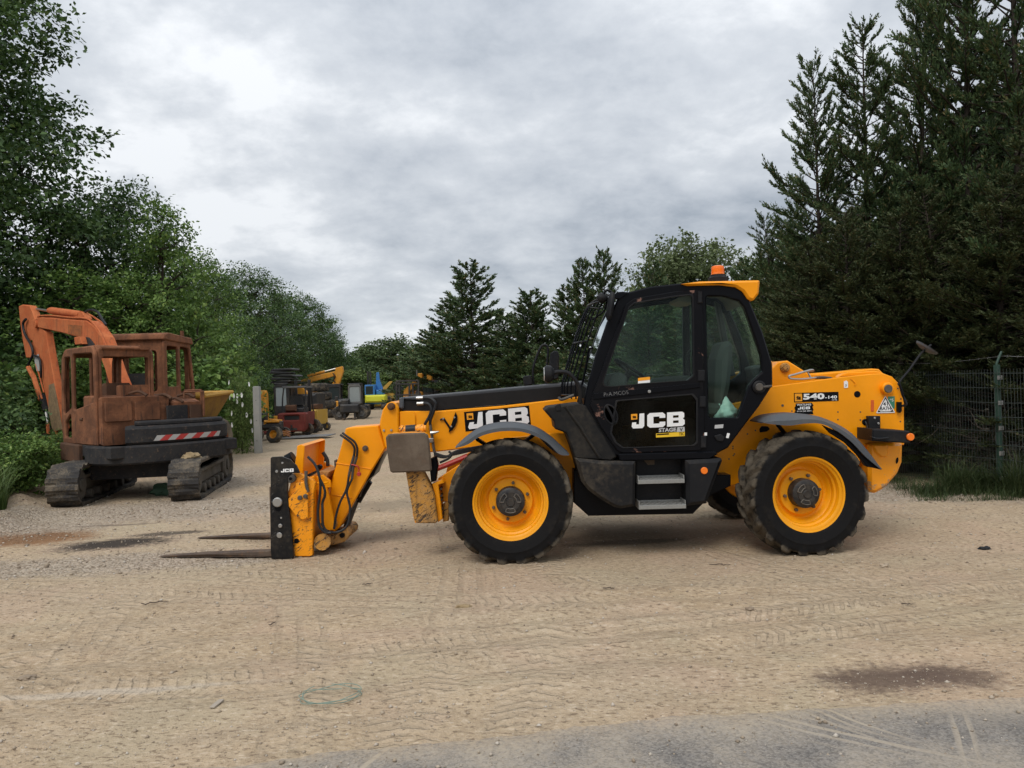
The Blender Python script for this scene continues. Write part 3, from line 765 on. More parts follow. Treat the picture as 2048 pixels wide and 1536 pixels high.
ff = fender('fender', [(910, 894), (930, 876), (960, 857), (1000, 848), (1040, 849), (1075, 858), (1105, 877), (1126, 896), (1139, 908)],
            [(912, 896), (935, 889), (963, 872), (1000, 863), (1040, 863), (1070, 872), (1095, 886), (1118, 908), (1137, 911)], 0.02, 0.42, 0)
fr_ = fender('fender', [(1527, 844), (1545, 834), (1575, 829), (1610, 828), (1645, 834), (1680, 848), (1712, 869), (1742, 903), (1768, 938)],
             [(1528, 846), (1550, 849), (1580, 851), (1612, 847), (1643, 848), (1674, 862), (1703, 884), (1732, 914), (1762, 939)], 0.02, 0.42, 0)
pl('fender_skirt', [(1645, 850), (1675, 863), (1704, 886), (1732, 916), (1761, 938), (1735, 934), (1725, 920), (1690, 885), (1660, 866)], 0.06, 0.09, M['black'], fr_, bev=.003)
tb('fender_bracket', [(1556, 850, .1), (1569, 866, .3), (1580, 880, .52)], 0.02, M['black'], fr_, 0)
tb('fender_bracket', [(955, 879, .1), (978, 893, .4)], 0.02, M['black'], ff, 0)
tb('fender_bracket', [(1068, 869, .1), (1045, 886, .4)], 0.02, M['black'], ff, 0)
pl('fender_skirt', [(1076, 873), (1098, 888), (1118, 905), (1122, 909), (1112, 906), (1095, 893)], 0.05, 0.08, M['black'], ff, bev=.002)

# ---- wheels
WR, WW = 0.585, 0.40
def make_tyre_mesh():
    NL, per = 19, 16
    nt_ = NL * per
    prof = [(0.345, -0.155), (0.36, -0.172), (0.40, -0.186), (0.445, -0.194), (0.455, -0.197), (0.462, -0.194), (0.49, -0.193), (0.510, -0.190)]
    prof += [(0.525, -0.186), (0.535, -0.178), (0.541, -0.165)] + [(0.545 + 0.012 * (1 - (x / .15) ** 2), x) for x in np.linspace(-0.15, 0.15, 17)] + [(0.541, 0.165), (0.535, 0.178), (0.525, 0.186)]
    prof += [(r, -x) for r, x in prof[:8]][::-1]
    n = len(prof)
    R0 = np.array([p[0] for p in prof]); X0 = np.array([p[1] for p in prof])
    th = np.arange(nt_) / nt_ * 2 * np.pi
    T, Xg = np.meshgrid(th, X0, indexing='ij'); Rg = np.repeat(R0[None], nt_, 0)
    side = (Xg > 0).astype(float)
    ph = (T / (2 * np.pi) * NL + 0.5 * side + np.abs(Xg) / 0.195 * 0.85) % 1.0
    bar = np.clip((0.255 - np.abs(ph - 0.5)) / 0.055, 0, 1)
    cen = np.clip((np.abs(Xg) - 0.012) / 0.02, 0, 1)
    lim = np.clip((Rg - 0.505) / 0.025, 0, 1)
    Hh = bar * lim * (0.15 + 0.85 * cen)
    Rr = Rg + 0.034 * Hh
    Xx = Xg + np.sign(Xg) * 0.010 * Hh * np.clip((np.abs(Xg) - .14) / .04, 0, 1)
    V = np.stack([Rr * np.cos(T), Xx, Rr * np.sin(T)], 2).reshape(-1, 3)
    # flattened a little where it stands
    i = np.arange(nt_)[:, None]; k = np.arange(n - 1)[None]
    a = i * n + k; b = ((i + 1) % nt_) * n + k
    Q = np.stack([a, a + 1, b + 1, b], 2).reshape(-1, 4)
    me = bpy.data.meshes.new('tyre')
    me.from_pydata(V.tolist(), [], Q.tolist()); me.update()
    me.materials.append(M['tyre'])
    smooth(me, 28)
    return me
tyre_me = make_tyre_mesh()
wheel = empty('wheel', (0, 0, 0), parent=TH)
link(bpy.data.objects.new('tyre', tyre_me), wheel)
MB().lathe([(0.335, -0.158), (0.352, -0.165), (0.356, -0.158), (0.345, -0.145), (0.325, -0.14), (0.312, -0.13), (0.304, -0.10), (0.306, -0.085), (0.290, -0.075), (0.284, -0.05), (0.288, -0.03),
            (0.272, -0.015), (0.262, 0.01), (0.255, 0.02), (0.240, 0.028), (0.220, 0.022), (0.212, -0.004), (0.205, -0.01), (0.16, -0.012), (0.10, -0.012), (1e-4, -0.012), (1e-4, 0.02), (0.25, 0.04), (0.31, 0.10), (0.345, 0.15), (0.335, 0.165)], 56).build('rim', M['rim'], wheel)
hub = MB().lathe([(1e-4, -0.135), (0.035, -0.137), (0.042, -0.128), (0.088, -0.130), (0.092, -0.122), (0.118, -0.118), (0.133, -0.108), (0.137, -0.09), (0.139, -0.012)], 36).build('hub_cap', paint('hub_black', (0.014, 0.0145, 0.017), 0.42, 0.14, spec=.3), wheel)
for k in range(3):
    mb = MB()
    a = k * 2.094 + 0.5
    for s in (0.062, 0.098):
        mb.tube([(s * math.cos(a + t * 0.5), -0.131, s * math.sin(a + t * 0.5)) for t in (-1, -.5, 0, .5, 1)], 0.006, 6)
    for e_ in (-.5, .5):
        mb.tube([(r * math.cos(a + e_), -0.131, r * math.sin(a + e_)) for r in (0.062, 0.098)], 0.006, 6)
    mb.build('hub_rib', M['dark_steel'], wheel)
for k in range(6):
    a = k * math.pi / 3 + 0.35
    o_ = MB().cyl((0.172 * math.cos(a), 0, 0.172 * math.sin(a)), 0.016, -0.045, -0.01, 6, bev=.004).build('wheel_nut', M['pad'], wheel)
mb = MB(); mb.box((-0.018, -0.11, -0.33), (0.018, -0.07, -0.295), bev=.005)
mb.build('valve_guard', M['rim'], wheel, M4=Matrix.Rotation(-0.75, 4, 'Y'))
xf = P(1021, 1010, D).x; xr = P(1614, 992, D + .05).x
WZ = 0.577
wheel.scale = (1.02, 1.0, 1.02)
wheel.location = Vector((xf, D + 0.20, WZ)) - O
for (x, y, rz, ry) in ((xr, D + 0.20, 0.10, 2.3), (xf + .01, D + 2.16, math.pi, .7), (xr + .04, D + 2.16, math.pi + .10, 1.7)):
    w = copy_tree(wheel, TH)
    w.location = Vector((x, y, WZ)) - O
    w.rotation_euler = (0, ry if abs(rz) < 1 else -ry, rz)

# ---- cab
CB = 0.10
cab_out = fillet(pxs([(1166, 812), (1171, 788), (1190, 715), (1214, 645), (1236, 596), (1250, 586), (1300, 573), (1364, 566), (1440, 567), (1474, 571), (1492, 584), (1500, 602), (1526, 665), (1545, 728), (1546, 770), (1519, 812), (1481, 862), (1456, 896), (1430, 909), (1240, 915), (1228, 910), (1190, 855)], D + CB),
                 [0, .03, 0, 0, .05, .05, 0, 0, .05, .1, .06, 0, 0, .06, .08, 0, 0, .05, .1, .04, .03, 0], 4)
wd = fillet(pxs([(1206, 763), (1257, 616), (1268, 607), (1347, 594), (1384, 590), (1386, 751), (1374, 761), (1300, 766), (1222, 773), (1208, 772)], D + CB), .03, 3)
wq = fillet(pxs([(1413, 592), (1446, 593), (1478, 602), (1489, 616), (1522, 711), (1525, 743), (1508, 758), (1497, 772), (1475, 835), (1418, 836)], D + CB), .025, 3)
wq2 = fillet(pxs([(1413, 592), (1446, 593), (1478, 602), (1489, 616), (1522, 711), (1525, 743), (1508, 758), (1416, 762)], D + CB), .025, 3)
wl_ = fillet(pxs([(1233, 802), (1383, 789), (1392, 800), (1392, 884), (1385, 890), (1246, 895), (1232, 885), (1222, 866)], D + CB), .02, 3)
wf = fillet(pxs([(1206, 763), (1257, 616), (1268, 607), (1347, 594), (1384, 590), (1386, 751), (1383, 880), (1246, 885), (1232, 875)], D + CB), .03, 3)
wf2 = fillet(pxs([(1206, 763), (1257, 616), (1268, 607), (1347, 594), (1398, 589), (1400, 755), (1380, 770), (1222, 776)], D + CB), .03, 3)
mb = MB(); mb.prism(cab_out, D + CB, D + CB + .07, bev=.014, holes=[wd, wq, wl_])
cab = mb.build('cab_frame', M['black'], TH, O, 40)
mb = MB(); mb.prism(cab_out, D + CB + .66, D + CB + .73, bev=.014, holes=[wf2, wq2]); mb.build('cab_side', M['black'], cab, O, 40)
def strip(name, pts, th, d0, d1, mat, bev=.0, par=cab):
    """a bent sheet following a pixel polyline at the cab side's distance, th thick inwards"""
    a = [Vector((x, 0, z)) for x, z in pxs(pts, D + CB)]
    inn = []
    for i, p in enumerate(a):
        t = (a[min(i + 1, len(a) - 1)] - a[max(i - 1, 0)]).normalized()
        inn.append(p + Vector((t.z, 0, -t.x)) * th)
    mb = MB(); mb.prism([(p.x, p.z) for p in a] + [(p.x, p.z) for p in reversed(inn)], D + d0, D + d1, bev=bev)
    return mb.build(name, mat, par, O, 40)
a0, a1 = CB + .072, CB + .658
strip('cab_roof', [(1240, 597), (1252, 589), (1300, 576), (1364, 569), (1440, 570), (1474, 574), (1490, 586), (1500, 606)], .035, a0, a1, M['headliner'])
strip('rear_panel', [(1541, 735), (1543, 770), (1517, 811), (1479, 861), (1450, 898), (1430, 906)], .03, a0, a1, M['black'])
strip('cab_floor', [(1430, 907), (1240, 912)], .04, a0, a1, M['interior'])
strip('front_panel', [(1232, 908), (1192, 853), (1169, 810), (1170, 797)], .03, a0, a1, M['plastic'])
strip('rear_window', [(1501, 607), (1526, 665), (1541, 733)], .006, a0, a1, M['glass'])
strip('windscreen', [(1171, 796), (1191, 715), (1215, 645), (1239, 598)], .008, a0, a1, M['glass_front'])
def pane(name, poly, d, mat, par, grow=.006):
    mb = MB(); cxx = sum(p[0] for p in poly) / len(poly); czz = sum(p[1] for p in poly) / len(poly)
    mb.prism([(cxx + (x - cxx) * (1 + grow), czz + (z - czz) * (1 + grow)) for x, z in poly], D + d, D + d + .006)
    return mb.build(name, mat, par, O, 0)
pane('quarter_window', wq, CB + .03, M['glass'], cab)
pane('quarter_window', wq2, CB + .69, M['glass'], cab)
pane('side_window', wf2, CB + .69, M['glass'], cab)
# door
door_o = fillet(pxs([(1180, 812), (1186, 785), (1200, 750), (1250, 610), (1268, 597), (1350, 583), (1401, 580), (1405, 600), (1409, 888), (1400, 901), (1246, 906), (1234, 901), (1200, 852)], D + CB - .012), [.02, 0, 0, .05, .05, 0, .03, 0, .05, .04, .04, .03, 0], 4)
mb = MB(); mb.prism(door_o, D + CB - .022, D + CB - .002, bev=.006, holes=[wd, wl_])
door = mb.build('door', M['black_worn'], TH, O, 40)
pane('door_window', wd, CB - .012, M['glass'], door)
pane('lower_door_window', wl_, CB - .012, M['glass_dark'], door)
pl('waist_bar', [(1187, 787), (1300, 776), (1399, 766), (1401, 775), (1300, 787), (1187, 799)], CB - .034, CB - .018, M['black'], door, bev=.004)
def ring(poly, g):
    cxx = sum(p[0] for p in poly) / len(poly); czz = sum(p[1] for p in poly) / len(poly)
    return [(cxx + (x - cxx) * g, czz + (z - czz) * g) for x, z in poly]
mb = MB(); mb.prism(ring(wl_, 1.035), D + CB - .028, D + CB - .018, bev=.003, holes=[ring(wl_, .985)]); mb.build('window_seal', M['plastic'], door, O)
mb = MB(); mb.prism(ring(wd, 1.02), D + CB - .027, D + CB - .018, bev=.003, holes=[ring(wd, .99)]); mb.build('window_seal', M['plastic'], door, O)
mb = MB(); mb.prism(circ(*XZ(1221, 829, D + CB), .065, 22, .105, .35), D + CB - .030, D + CB - .016, bev=.006, holes=[circ(*XZ(1221, 829, D + CB), .048, 22, .086, .35)]); hd = mb.build('handle_bezel', M['plastic'], door, O)
mb = MB(); mb.prism(circ(*XZ(1221, 829, D + CB), .050, 20, .088, .35), D + CB - .022, D + CB - .012); mb.build('handle_cup', M['black'], hd, O)
tb('handle_grip', [(1213, 812, CB - .03), (1221, 826, CB - .036), (1229, 845, CB - .03)], .013, M['plastic'], hd)
for a, b in (((1396, 583), (1405, 606)), ((1396, 740), (1410, 762)), ((1400, 793), (1412, 814)), ((1402, 872), (1413, 896))):
    pl('hinge', [a, (b[0], a[1]), b, (a[0], b[1])], CB - .04, CB - .0, M['plastic'], door, bev=.006)
cylp(MB(), 1299, 783, CB - .045, CB - .03, 3.2, 12, .003).build('door_stud', M['steel'], door, O)
# lettering and stickers of the door
dl = glyphs([('J', [(1266, 828.5), (1288.5, 826.5), (1288.5, 856), (1263, 857)]), ('C', [(1294.5, 826.5), (1330.5, 824.5), (1330.5, 854), (1294.5, 855.5)]), ('B', [(1334, 825), (1369, 823), (1369.5, 851.5), (1334, 853.5)])], D + CB - .015, 'lettering', M['white'], door, O)
logo([(1262, 828.5), (1274.5, 827.5), (1274.5, 838.5), (1262.5, 839.5)], CB - .018, door)
text_on_quad('STAGE', [(1317.5, 856.5), (1352.5, 855), (1352.5, 863), (1317.5, 864.5)], D + CB - .015, 'lettering', M['greytxt'], door, O, 0.04)
sv = pl('stage_square', [(1355, 854.5), (1369, 853.5), (1369.5, 863), (1353, 864)], CB - .014, CB - .0125, M['greytxt'], door, bev=0)
text_on_quad('V', [(1359, 855.5), (1366, 855), (1365, 862.5), (1360, 862.8)], D + CB - .016, 'lettering', M['black'], sv, O)
ys = pl('yellow_sticker', [(1312, 867), (1369.5, 863.5), (1369.5, 872), (1312, 875)], CB - .014, CB - .0125, M['yellow_vinyl'], door, bev=0)
pl('black_strip', [(1313.5, 868), (1338, 866.5), (1338, 869), (1313.5, 870.5)], CB - .016, CB - .0145, M['black'], ys, bev=0)
text_on_quad('TSC', [(1358, 865), (1368, 864.4), (1368, 870.5), (1358, 871)], D + CB - .016, 'lettering', M['black'], ys, O)
ws = pl('warning_sticker', [(1232, 859), (1272.5, 857.5), (1272.5, 879), (1249, 880), (1249, 869), (1232, 869)], CB + .012, CB + .016, M['dull_yellow'], door, bev=0)
for a in (1238.5, 1252.5, 1266):
    pl('warning_triangle', [(a, 860.5), (a + 4.5, 867), (a - 4.5, 867.4)], CB + .010, CB + .0115, M['black'], ws, bev=0)
os_ = pl('orange_sticker', [(1276, 756), (1300, 753.5), (1300, 765), (1276, 767)], CB - .016, CB - .0125, M['white'], door, bev=0)
pl('orange_band', [(1276, 756), (1300, 753.5), (1300, 759.5), (1276, 762)], CB - .018, CB - .0165, M['orange_vinyl'], os_, bev=0)
text_on_quad('PrA.MCO5', [(1208, 785.5), (1256, 781), (1257, 788.0), (1208, 793)], D + CB - .036, 'chalk_writing', plain('faint_chalk', (.24, .24, .24), .8), door, O, -0.022)
# quarter panel bits
pl('data_plate', [(1430, 850), (1447, 848.5), (1446, 856), (1429, 857)], CB - .004, CB - .001, M['greytxt'], cab, bev=0)
pl('tag_sticker', [(1454.5, 866), (1460, 867), (1457, 876.5), (1452, 875.5)], CB - .004, CB - .001, M['white'], cab, bev=0)
pl('small_sticker', [(1409, 865), (1414, 865), (1414, 871), (1409, 871)], CB - .026, CB - .023, M['white'], cab, bev=0)
pl('vent_flap', [(1428, 872), (1442, 868), (1450, 875), (1446, 883), (1434, 882)], CB - .02, CB - .001, M['plastic'], cab, bev=.006, r=.01)
mb = MB(); cylp(mb, 1519.5, 774, CB - .035, CB - .0, 13, 22, .012); mb.build('window_latch', M['plastic'], cab, O)
mb = MB(); cylp(mb, 1519.5, 774, CB - .05, CB - .03, 8, 18, .006); mb.tube([P(1526, 774, D + CB - .04), P(1543, 772, D + CB - .02)], .012, 8); mb.build('latch_boss', M['dark_steel'], cab, O)
# yellow roof visor
mb = MB()
vz = fillet(pxs([(1363, 567.5), (1400, 562.5), (1521, 560), (1518, 588), (1507, 602), (1497, 598), (1486, 582), (1472, 573.5), (1440, 569.5), (1376, 571)], D + CB - .04), [0, 0, .02, .02, .03, .02, 0, 0, 0, 0], 4)
mb.prism(vz, D + CB - .04, D + CB + .77, bev=.02); mb.build('roof_visor', M['yellow'], TH, O, 40)
# beacon
bc = P(1436, 560, D + CB + .32)
be = MB().lathe([(1e-4, -0.03), (.095, -0.03), (.095, .02), (.078, .035), (.075, .05), (1e-4, .05)], 24, axis='Z', c=bc).build('beacon_base', M['plastic'], TH, O)
MB().lathe([(.060, .045), (.066, .055), (.062, .075), (.064, .08), (.061, .10), (.063, .105), (.058, .135), (.04, .142), (1e-4, .143)], 24, axis='Z', c=bc).build('beacon_lens', M['orange_lens'], be, O)
tb('aerial', [(1452, 562, .6), (1462, 530, .62)], .003, M['black'])
# windscreen guard: slim bars bowed out in front of the windscreen
gpts = ((1162, 798), (1161, 772), (1170, 735), (1186, 680), (1204, 628), (1216, 602), (1224, 590), (1232, 585))
gv_ = TH
gd0 = None
for k in range(8):
    d = CB + .05 + k * .084
    a = [P(x, y, D + CB) for x, y in gpts]
    dx = .150 * math.sin(math.pi * (.08 + .60 * k / 7.0)) ** .9
    bar = MB().tube([(p.x - dx * w, D + d, p.z) for p, w in zip(a, (1, 1, 1, 1, 1, .95, .8, .3))], .0085, 6, sub=3)
    gd0 = gd0 or empty('windscreen_guard', (0, 0, 0), parent=TH)
    bar.build('guard_bar', M['black'], gd0, O)
for (x, y) in ((1161, 790), (1186, 681), (1217, 600)):
    p = P(x, y, D + CB)
    MB().tube([(p.x - .150 * math.sin(math.pi * (.08 + .6 * k / 7.0)) ** .9, D + CB + .05 + k * .084, p.z) for k in range(8)], .009, 6).build('guard_rail', M['black'], gd0, O)
tb('guard_strut', [(1183, 640, CB + .1), (1208, 622, CB + .06), (1214, 600, CB + .05)], .009, M['black'])
tb('guard_strut', [(1180, 615, CB + .1), (1206, 618, CB + .06)], .007, M['black'])
tb('guard_foot', [(1117, 795, CB + .1), (1124, 799, CB + .08), (1148, 790, CB + .06)], .014, M['dark_steel'])
tb('wiper', [(1164, 770, CB + .12), (1172, 735, CB + .12), (1178, 698, CB + .10), (1186, 695, CB + .08)], .011, M['black'], sub=0)
# mirrors and lamps at the cab front
tb('mirror_stem', [(1160, 806, CB), (1160, 785, CB - .02), (1152, 762, CB - .04), (1136, 746, CB - .05), (1118, 743.5, CB - .05), (1104, 747, CB - .05)], .019, M['plastic'])
mb = MB(); c0 = P(1098, 748, D + CB - .05)
mb.lathe([(1e-4, -.045), (.07, -.042), (.085, -.02), (.078, .02), (.05, .045), (1e-4, .05)], 20, axis='X', c=c0)
lm = mb.build('front_lamp', M['plastic'], TH, O)
mb = MB(); mb.lathe([(1e-4, -.052), (.06, -.050), (.068, -.044), (1e-4, -.04)], 20, axis='X', c=c0); mb.build('lamp_lens', M['lens'], lm, O)
um = MB(); c0 = P(1221, 612, D + CB - .06)
um.lathe([(1e-4, -.14), (.03, -.135), (.052, -.10), (.056, .0), (.05, .09), (.03, .13), (1e-4, .135)], 18, axis='Z', M4=Matrix.Translation(c0) @ Matrix.Rotation(0.16, 4, 'Y') @ Matrix.Diagonal((.62, 1.4, 1, 1)))
umo = um.build('upper_mirror', M['plastic'], TH, O)
um = MB(); um.lathe([(1e-4, -.05), (.045, -.03), (.05, .01), (.03, .05), (1e-4, .06)], 14, axis='X', c=P(1204, 596, D + CB + .02)); um.build('work_lamp', M['plastic'], umo, O)
tb('mirror_clip', [(1206, 590, CB), (1212, 581, CB), (1222, 584, CB), (1226, 595, CB)], .012, M['black'], umo)
pl('roof_bracket', [(1222, 596), (1234, 584), (1246, 583), (1258, 585), (1240, 598)], CB - .02, CB + .05, M['black'], bev=.006)
# far-side mirror and its loop
lp = tb('mirror_loop', [(1067, 768, 1.5), (1066, 740, 1.5), (1073, 715, 1.5), (1082, 694, 1.5), (1090, 690, 1.5), (1096, 698, 1.5), (1094, 730, 1.5), (1092, 770, 1.5)], .014, M['plastic'])
pl('mirror_head', [(1101, 706), (1108, 701), (1116, 702), (1119, 712), (1117, 758), (1098, 762), (1096, 745)], 1.46, 1.52, M['plastic'], lp, bev=.012, r=.02)
pl('lamp_box', [(1046, 752), (1062, 750), (1066, 770), (1048, 772)], 1.4, 1.55, M['plastic'], lp, bev=.01, r=.02)

# interior
def ib(name, poly, d0, d1, mat, r=.03, bev=.02): return pl(name, poly, d0, d1, mat, cab, bev=bev, r=r, at=CB + .4)
ib('seat_back', [(1418, 770), (1420, 720), (1430, 690), (1442, 683), (1452, 690), (1452, 720), (1446, 775), (1432, 830), (1416, 830)], CB + .14, CB + .54, M['seat'], .06, .05)
ib('seat_base', [(1360, 812), (1372, 804), (1430, 806), (1436, 832), (1370, 834)], CB + .12, CB + .56, M['seat'], .04, .04)
ib('seat_pedestal', [(1375, 832), (1430, 832), (1436, 896), (1380, 896)], CB + .18, CB + .52, M['interior'])
ib('dashboard', [(1205, 800), (1207, 765), (1216, 748), (1234, 745), (1246, 756), (1244, 800), (1232, 880), (1216, 860)], CB + .1, CB + .64, M['interior'], .05, .02)
ib('side_console', [(1296, 775), (1312, 757), (1345, 752), (1392, 750), (1392, 806), (1300, 806)], CB + .52, CB + .65, M['interior'], .04, .02)
cs = P(1262, 741, D + CB + .34)
Mw = Matrix.Translation(cs) @ Matrix.Rotation(0.62, 4, 'Y')
mb = MB(); mb.tube([Mw @ Vector((.19 * math.cos(a), .19 * math.sin(a), 0)) for a in np.linspace(0, 2 * math.pi, 25)], .017, 8)
for a in (0, 2.1, 4.2): mb.tube([Mw @ Vector((0, 0, -.03)), Mw @ Vector((.185 * math.cos(a), .185 * math.sin(a), 0))], .012, 6)
mb.tube([Mw @ Vector((0, 0, -.02)), Mw @ Vector((0, 0, -.32))], .035, 10)
mb.build('steering_wheel', M['plastic'], cab, O)
tb('grab_handle', [(1388, 700, CB + .16), (1377, 704, CB + .16), (1374, 722, CB + .16), (1376, 745, CB + .16), (1388, 752, CB + .16)], .014, M['plastic'], cab)
ib('headlining', [(1346, 600), (1380, 592), (1386, 608), (1366, 610), (1348, 606)], CB + .2, CB + .62, M['headliner'], .01, .01)
ib('rear_post', [(1440, 598), (1452, 606), (1463, 660), (1482, 750), (1470, 752), (1452, 665)], CB + .57, CB + .65, M['interior'], 0, .01)
ib('rear_blower', [(1492, 735), (1512, 730), (1524, 742), (1522, 756), (1500, 756)], CB + .25, CB + .5, M['interior'], .03, .02)

# ---- black skirts, tank and steps under the cab
pl('wing_panel', [(1089, 821), (1096, 814), (1160, 806), (1172, 812), (1234, 914), (1222, 922), (1150, 917), (1143, 895), (1132, 866), (1110, 858), (1108, 843)], CB - .02, CB + .5, M['plastic_dusty'], bev=.014, r=.014)
tb('wing_ridge', [(1131, 812, CB - .025), (1158, 850, CB - .03), (1200, 916, CB - .03)], .016, M['plastic_dusty'], sub=0)
pl('wing_cap', [(1110, 812), (1116, 808), (1121, 808), (1122, 822), (1112, 822)], CB - .03, CB + .02, M['plastic'], bev=.005)
tank = pl('fuel_tank', [(1150, 916), (1205, 922), (1272, 923), (1271, 1013), (1242, 1018), (1229, 1015), (1200, 998), (1176, 980), (1163, 963)], CB - .06, CB + .55, M['plastic_tank'], bev=.03)
bx_ = pl('side_box', [(1372, 921), (1444, 917), (1446, 922), (1414, 1008), (1374, 1013)], CB - .06, CB + .5, M['plastic'], bev=.035)
cylp(MB(), 1409, 941.5, CB - .075, CB - .055, 7, 18, .004).build('reflector', M['orange_lens'], bx_, O)
bp = pl('step_well', [(1272, 918), (1374, 918), (1374, 1014), (1272, 1014)], CB + .16, CB + .22, M['plastic'], bev=.004)
pl('well_sticker', [(1288, 921), (1309, 920), (1309, 929), (1296, 930)], CB + .150, CB + .158, M['pad'], bp, bev=0)
pl('sill', [(1236, 908), (1430, 903), (1436, 908), (1420, 918), (1240, 922)], CB - .03, CB + .12, M['black'], bev=.01)
for (ya, yb, xa, xb_) in ((951, 965, 1276, 1369), (1002, 1017, 1278, 1372)):
    mb = MB()
    z1 = P(1320, ya + 9, D + CB - .07).z
    x0, x1 = P(xa, ya, D + CB - .07).x, P(xb_, ya, D + CB - .07).x
    mb.box((x0, D + CB - .07, z1 - .034), (x1, D + CB - .06, z1 + .004), bev=.002)
    mb.box((x0, D + CB + .14, z1 - .034), (x1, D + CB + .15, z1 + .02), bev=.002)
    mb.box((x0, D + CB - .06, z1 - .034), (x0 + .008, D + CB + .14, z1 + .04), bev=.002)
    mb.box((x1 - .008, D + CB - .06, z1 - .034), (x1, D + CB + .14, z1 + .04), bev=.002)
    sp_ = mb.build('step', M['tread_steel'], TH, O)
    mb = MB(); rows = 4; n = 16
    for r_ in range(rows):
        y0 = D + CB - .055 + r_ * .049
        for k in range(n):
            xx0 = x0 + .01 + (x1 - x0 - .02) * k / n; w_ = (x1 - x0 - .02) / n
            zz = .007 * ((k + r_) % 2)
            mb.box((xx0, y0, z1 - .004 - .004), (xx0 + w_ * .92, y0 + .034, z1 + zz))
    mb.build('step_grating', M['tread_steel'], sp_, O)

# ---- rear body decals
mp_ = pl('model_decal', [(1588, 786), (1677, 783.5), (1677.5, 801.5), (1588.5, 804.5)], .496, .499, M['black'], bev=0)
logo([(1589.5, 787.5), (1604, 787), (1604.5, 802.5), (1590, 803)], .493, mp_)
text_on_quad('540', [(1606, 787.5), (1649, 786), (1649.5, 798.3), (1606.5, 799.8)], D + .494, 'lettering', M['white'], mp_, O, 0.045)
text_on_quad('-140', [(1650, 791.3), (1674, 790.5), (1674.3, 797), (1650.2, 797.8)], D + .494, 'lettering', M['white'], mp_, O, 0.03)
text_on_quad('Hi Viz', [(1664, 798.6), (1674, 798.2), (1674, 800.6), (1664, 801)], D + .494, 'lettering', M['white'], mp_, O, 0.02)
dd = pl('dealer_decal', [(1592, 807), (1624, 805.5), (1627, 811), (1625, 813), (1627, 820), (1625, 822), (1627, 828), (1591, 829.5), (1589, 824), (1591, 822), (1589, 815), (1591, 813)], .496, .499, M['black'], bev=0)
text_on_quad('WATLING', [(1593.5, 808), (1622, 807), (1622, 810.8), (1593.5, 811.8)], D + .494, 'lettering', M['white'], dd, O, 0.02)
glyphs([('J', [(1596.5, 813.7), (1602.5, 813.4), (1602.5, 818.8), (1595.5, 819.1)]), ('C', [(1603.5, 813.4), (1611, 813.2), (1611, 818.5), (1603.5, 818.8)]), ('B', [(1612, 813.2), (1620, 812.9), (1620, 818.2), (1612, 818.5)])], D + .494, 'lettering', M['white'], dd, O)
text_on_quad('0116 265 3001', [(1594, 821.3), (1622.5, 820.3), (1622.5, 823), (1594, 824)], D + .494, 'lettering', M['white'], dd, O, 0.01)
gs = pl('green_sticker', [(1776, 793), (1789.5, 792.5), (1789.5, 817), (1776, 817)], .4975, .499, M['green_vinyl'], bev=0)
text_on_quad('*5', [(1779.5, 797), (1787, 796.7), (1787, 803), (1779.5, 803.3)], D + .4965, 'lettering', M['white'], gs, O, 0.01)
tri = pl('security_triangle', [(1770.8, 791), (1790.8, 825.5), (1752, 826.5)], .493, .495, M['white'], bev=0, r=.008)
pl('triangle_border', [(1770.9, 794), (1787.6, 823.6), (1755, 824.5)], .4915, .4925, M['black'], tri, bev=0)
pl('triangle_field', [(1770.9, 797.5), (1783.5, 820), (1781, 822.6), (1761, 823), (1758.5, 821)], .490, .491, M['white'], tri, bev=0)
text_on_quad('41', [(1766.3, 804.2), (1775.5, 804), (1775.5, 811.5), (1766.3, 811.7)], D + .489, 'lettering', M['black'], tri, O, 0.015)
text_on_quad('BA7H', [(1760.5, 813.3), (1781.3, 812.8), (1781.3, 820.3), (1760.5, 820.8)], D + .489, 'lettering', M['black'], tri, O, 0.015)
tg = pl('white_tag', [(1688, 763), (1693, 761), (1696, 764), (1696, 775.5), (1688.3, 776)], .494, .499, M['white'], bev=0)
text_on_quad('3', [(1690.8, 768.5), (1693.2, 768.4), (1693.2, 773), (1690.8, 773.2)], D + .492, 'lettering', M['black'], tg, O)
pl('cover_edge', [(1701, 757.5), (1703, 757.5), (1713.5, 767), (1711, 772), (1709, 771), (1711, 767)], .492, .499, M['yellow'], bev=.001)
tb('grab_loop', [(1627, 742, .62), (1622, 740, .6), (1590, 749, .56), (1579, 752, .55), (1578, 755, .55), (1583, 757.5, .55), (1604, 758.5, .56), (1627, 756, .58), (1632, 755.5, .6)], .011, M['steel'], sub=4)
tb('grab_loop', [(1627, 742, .62), (1615, 744, .6), (1622, 756, .58)], .009, M['steel'], sub=0)
tb('hose', [(1630, 755.7, .6), (1645, 755, .62), (1663, 757, .66)], .015, M['dark_steel'])

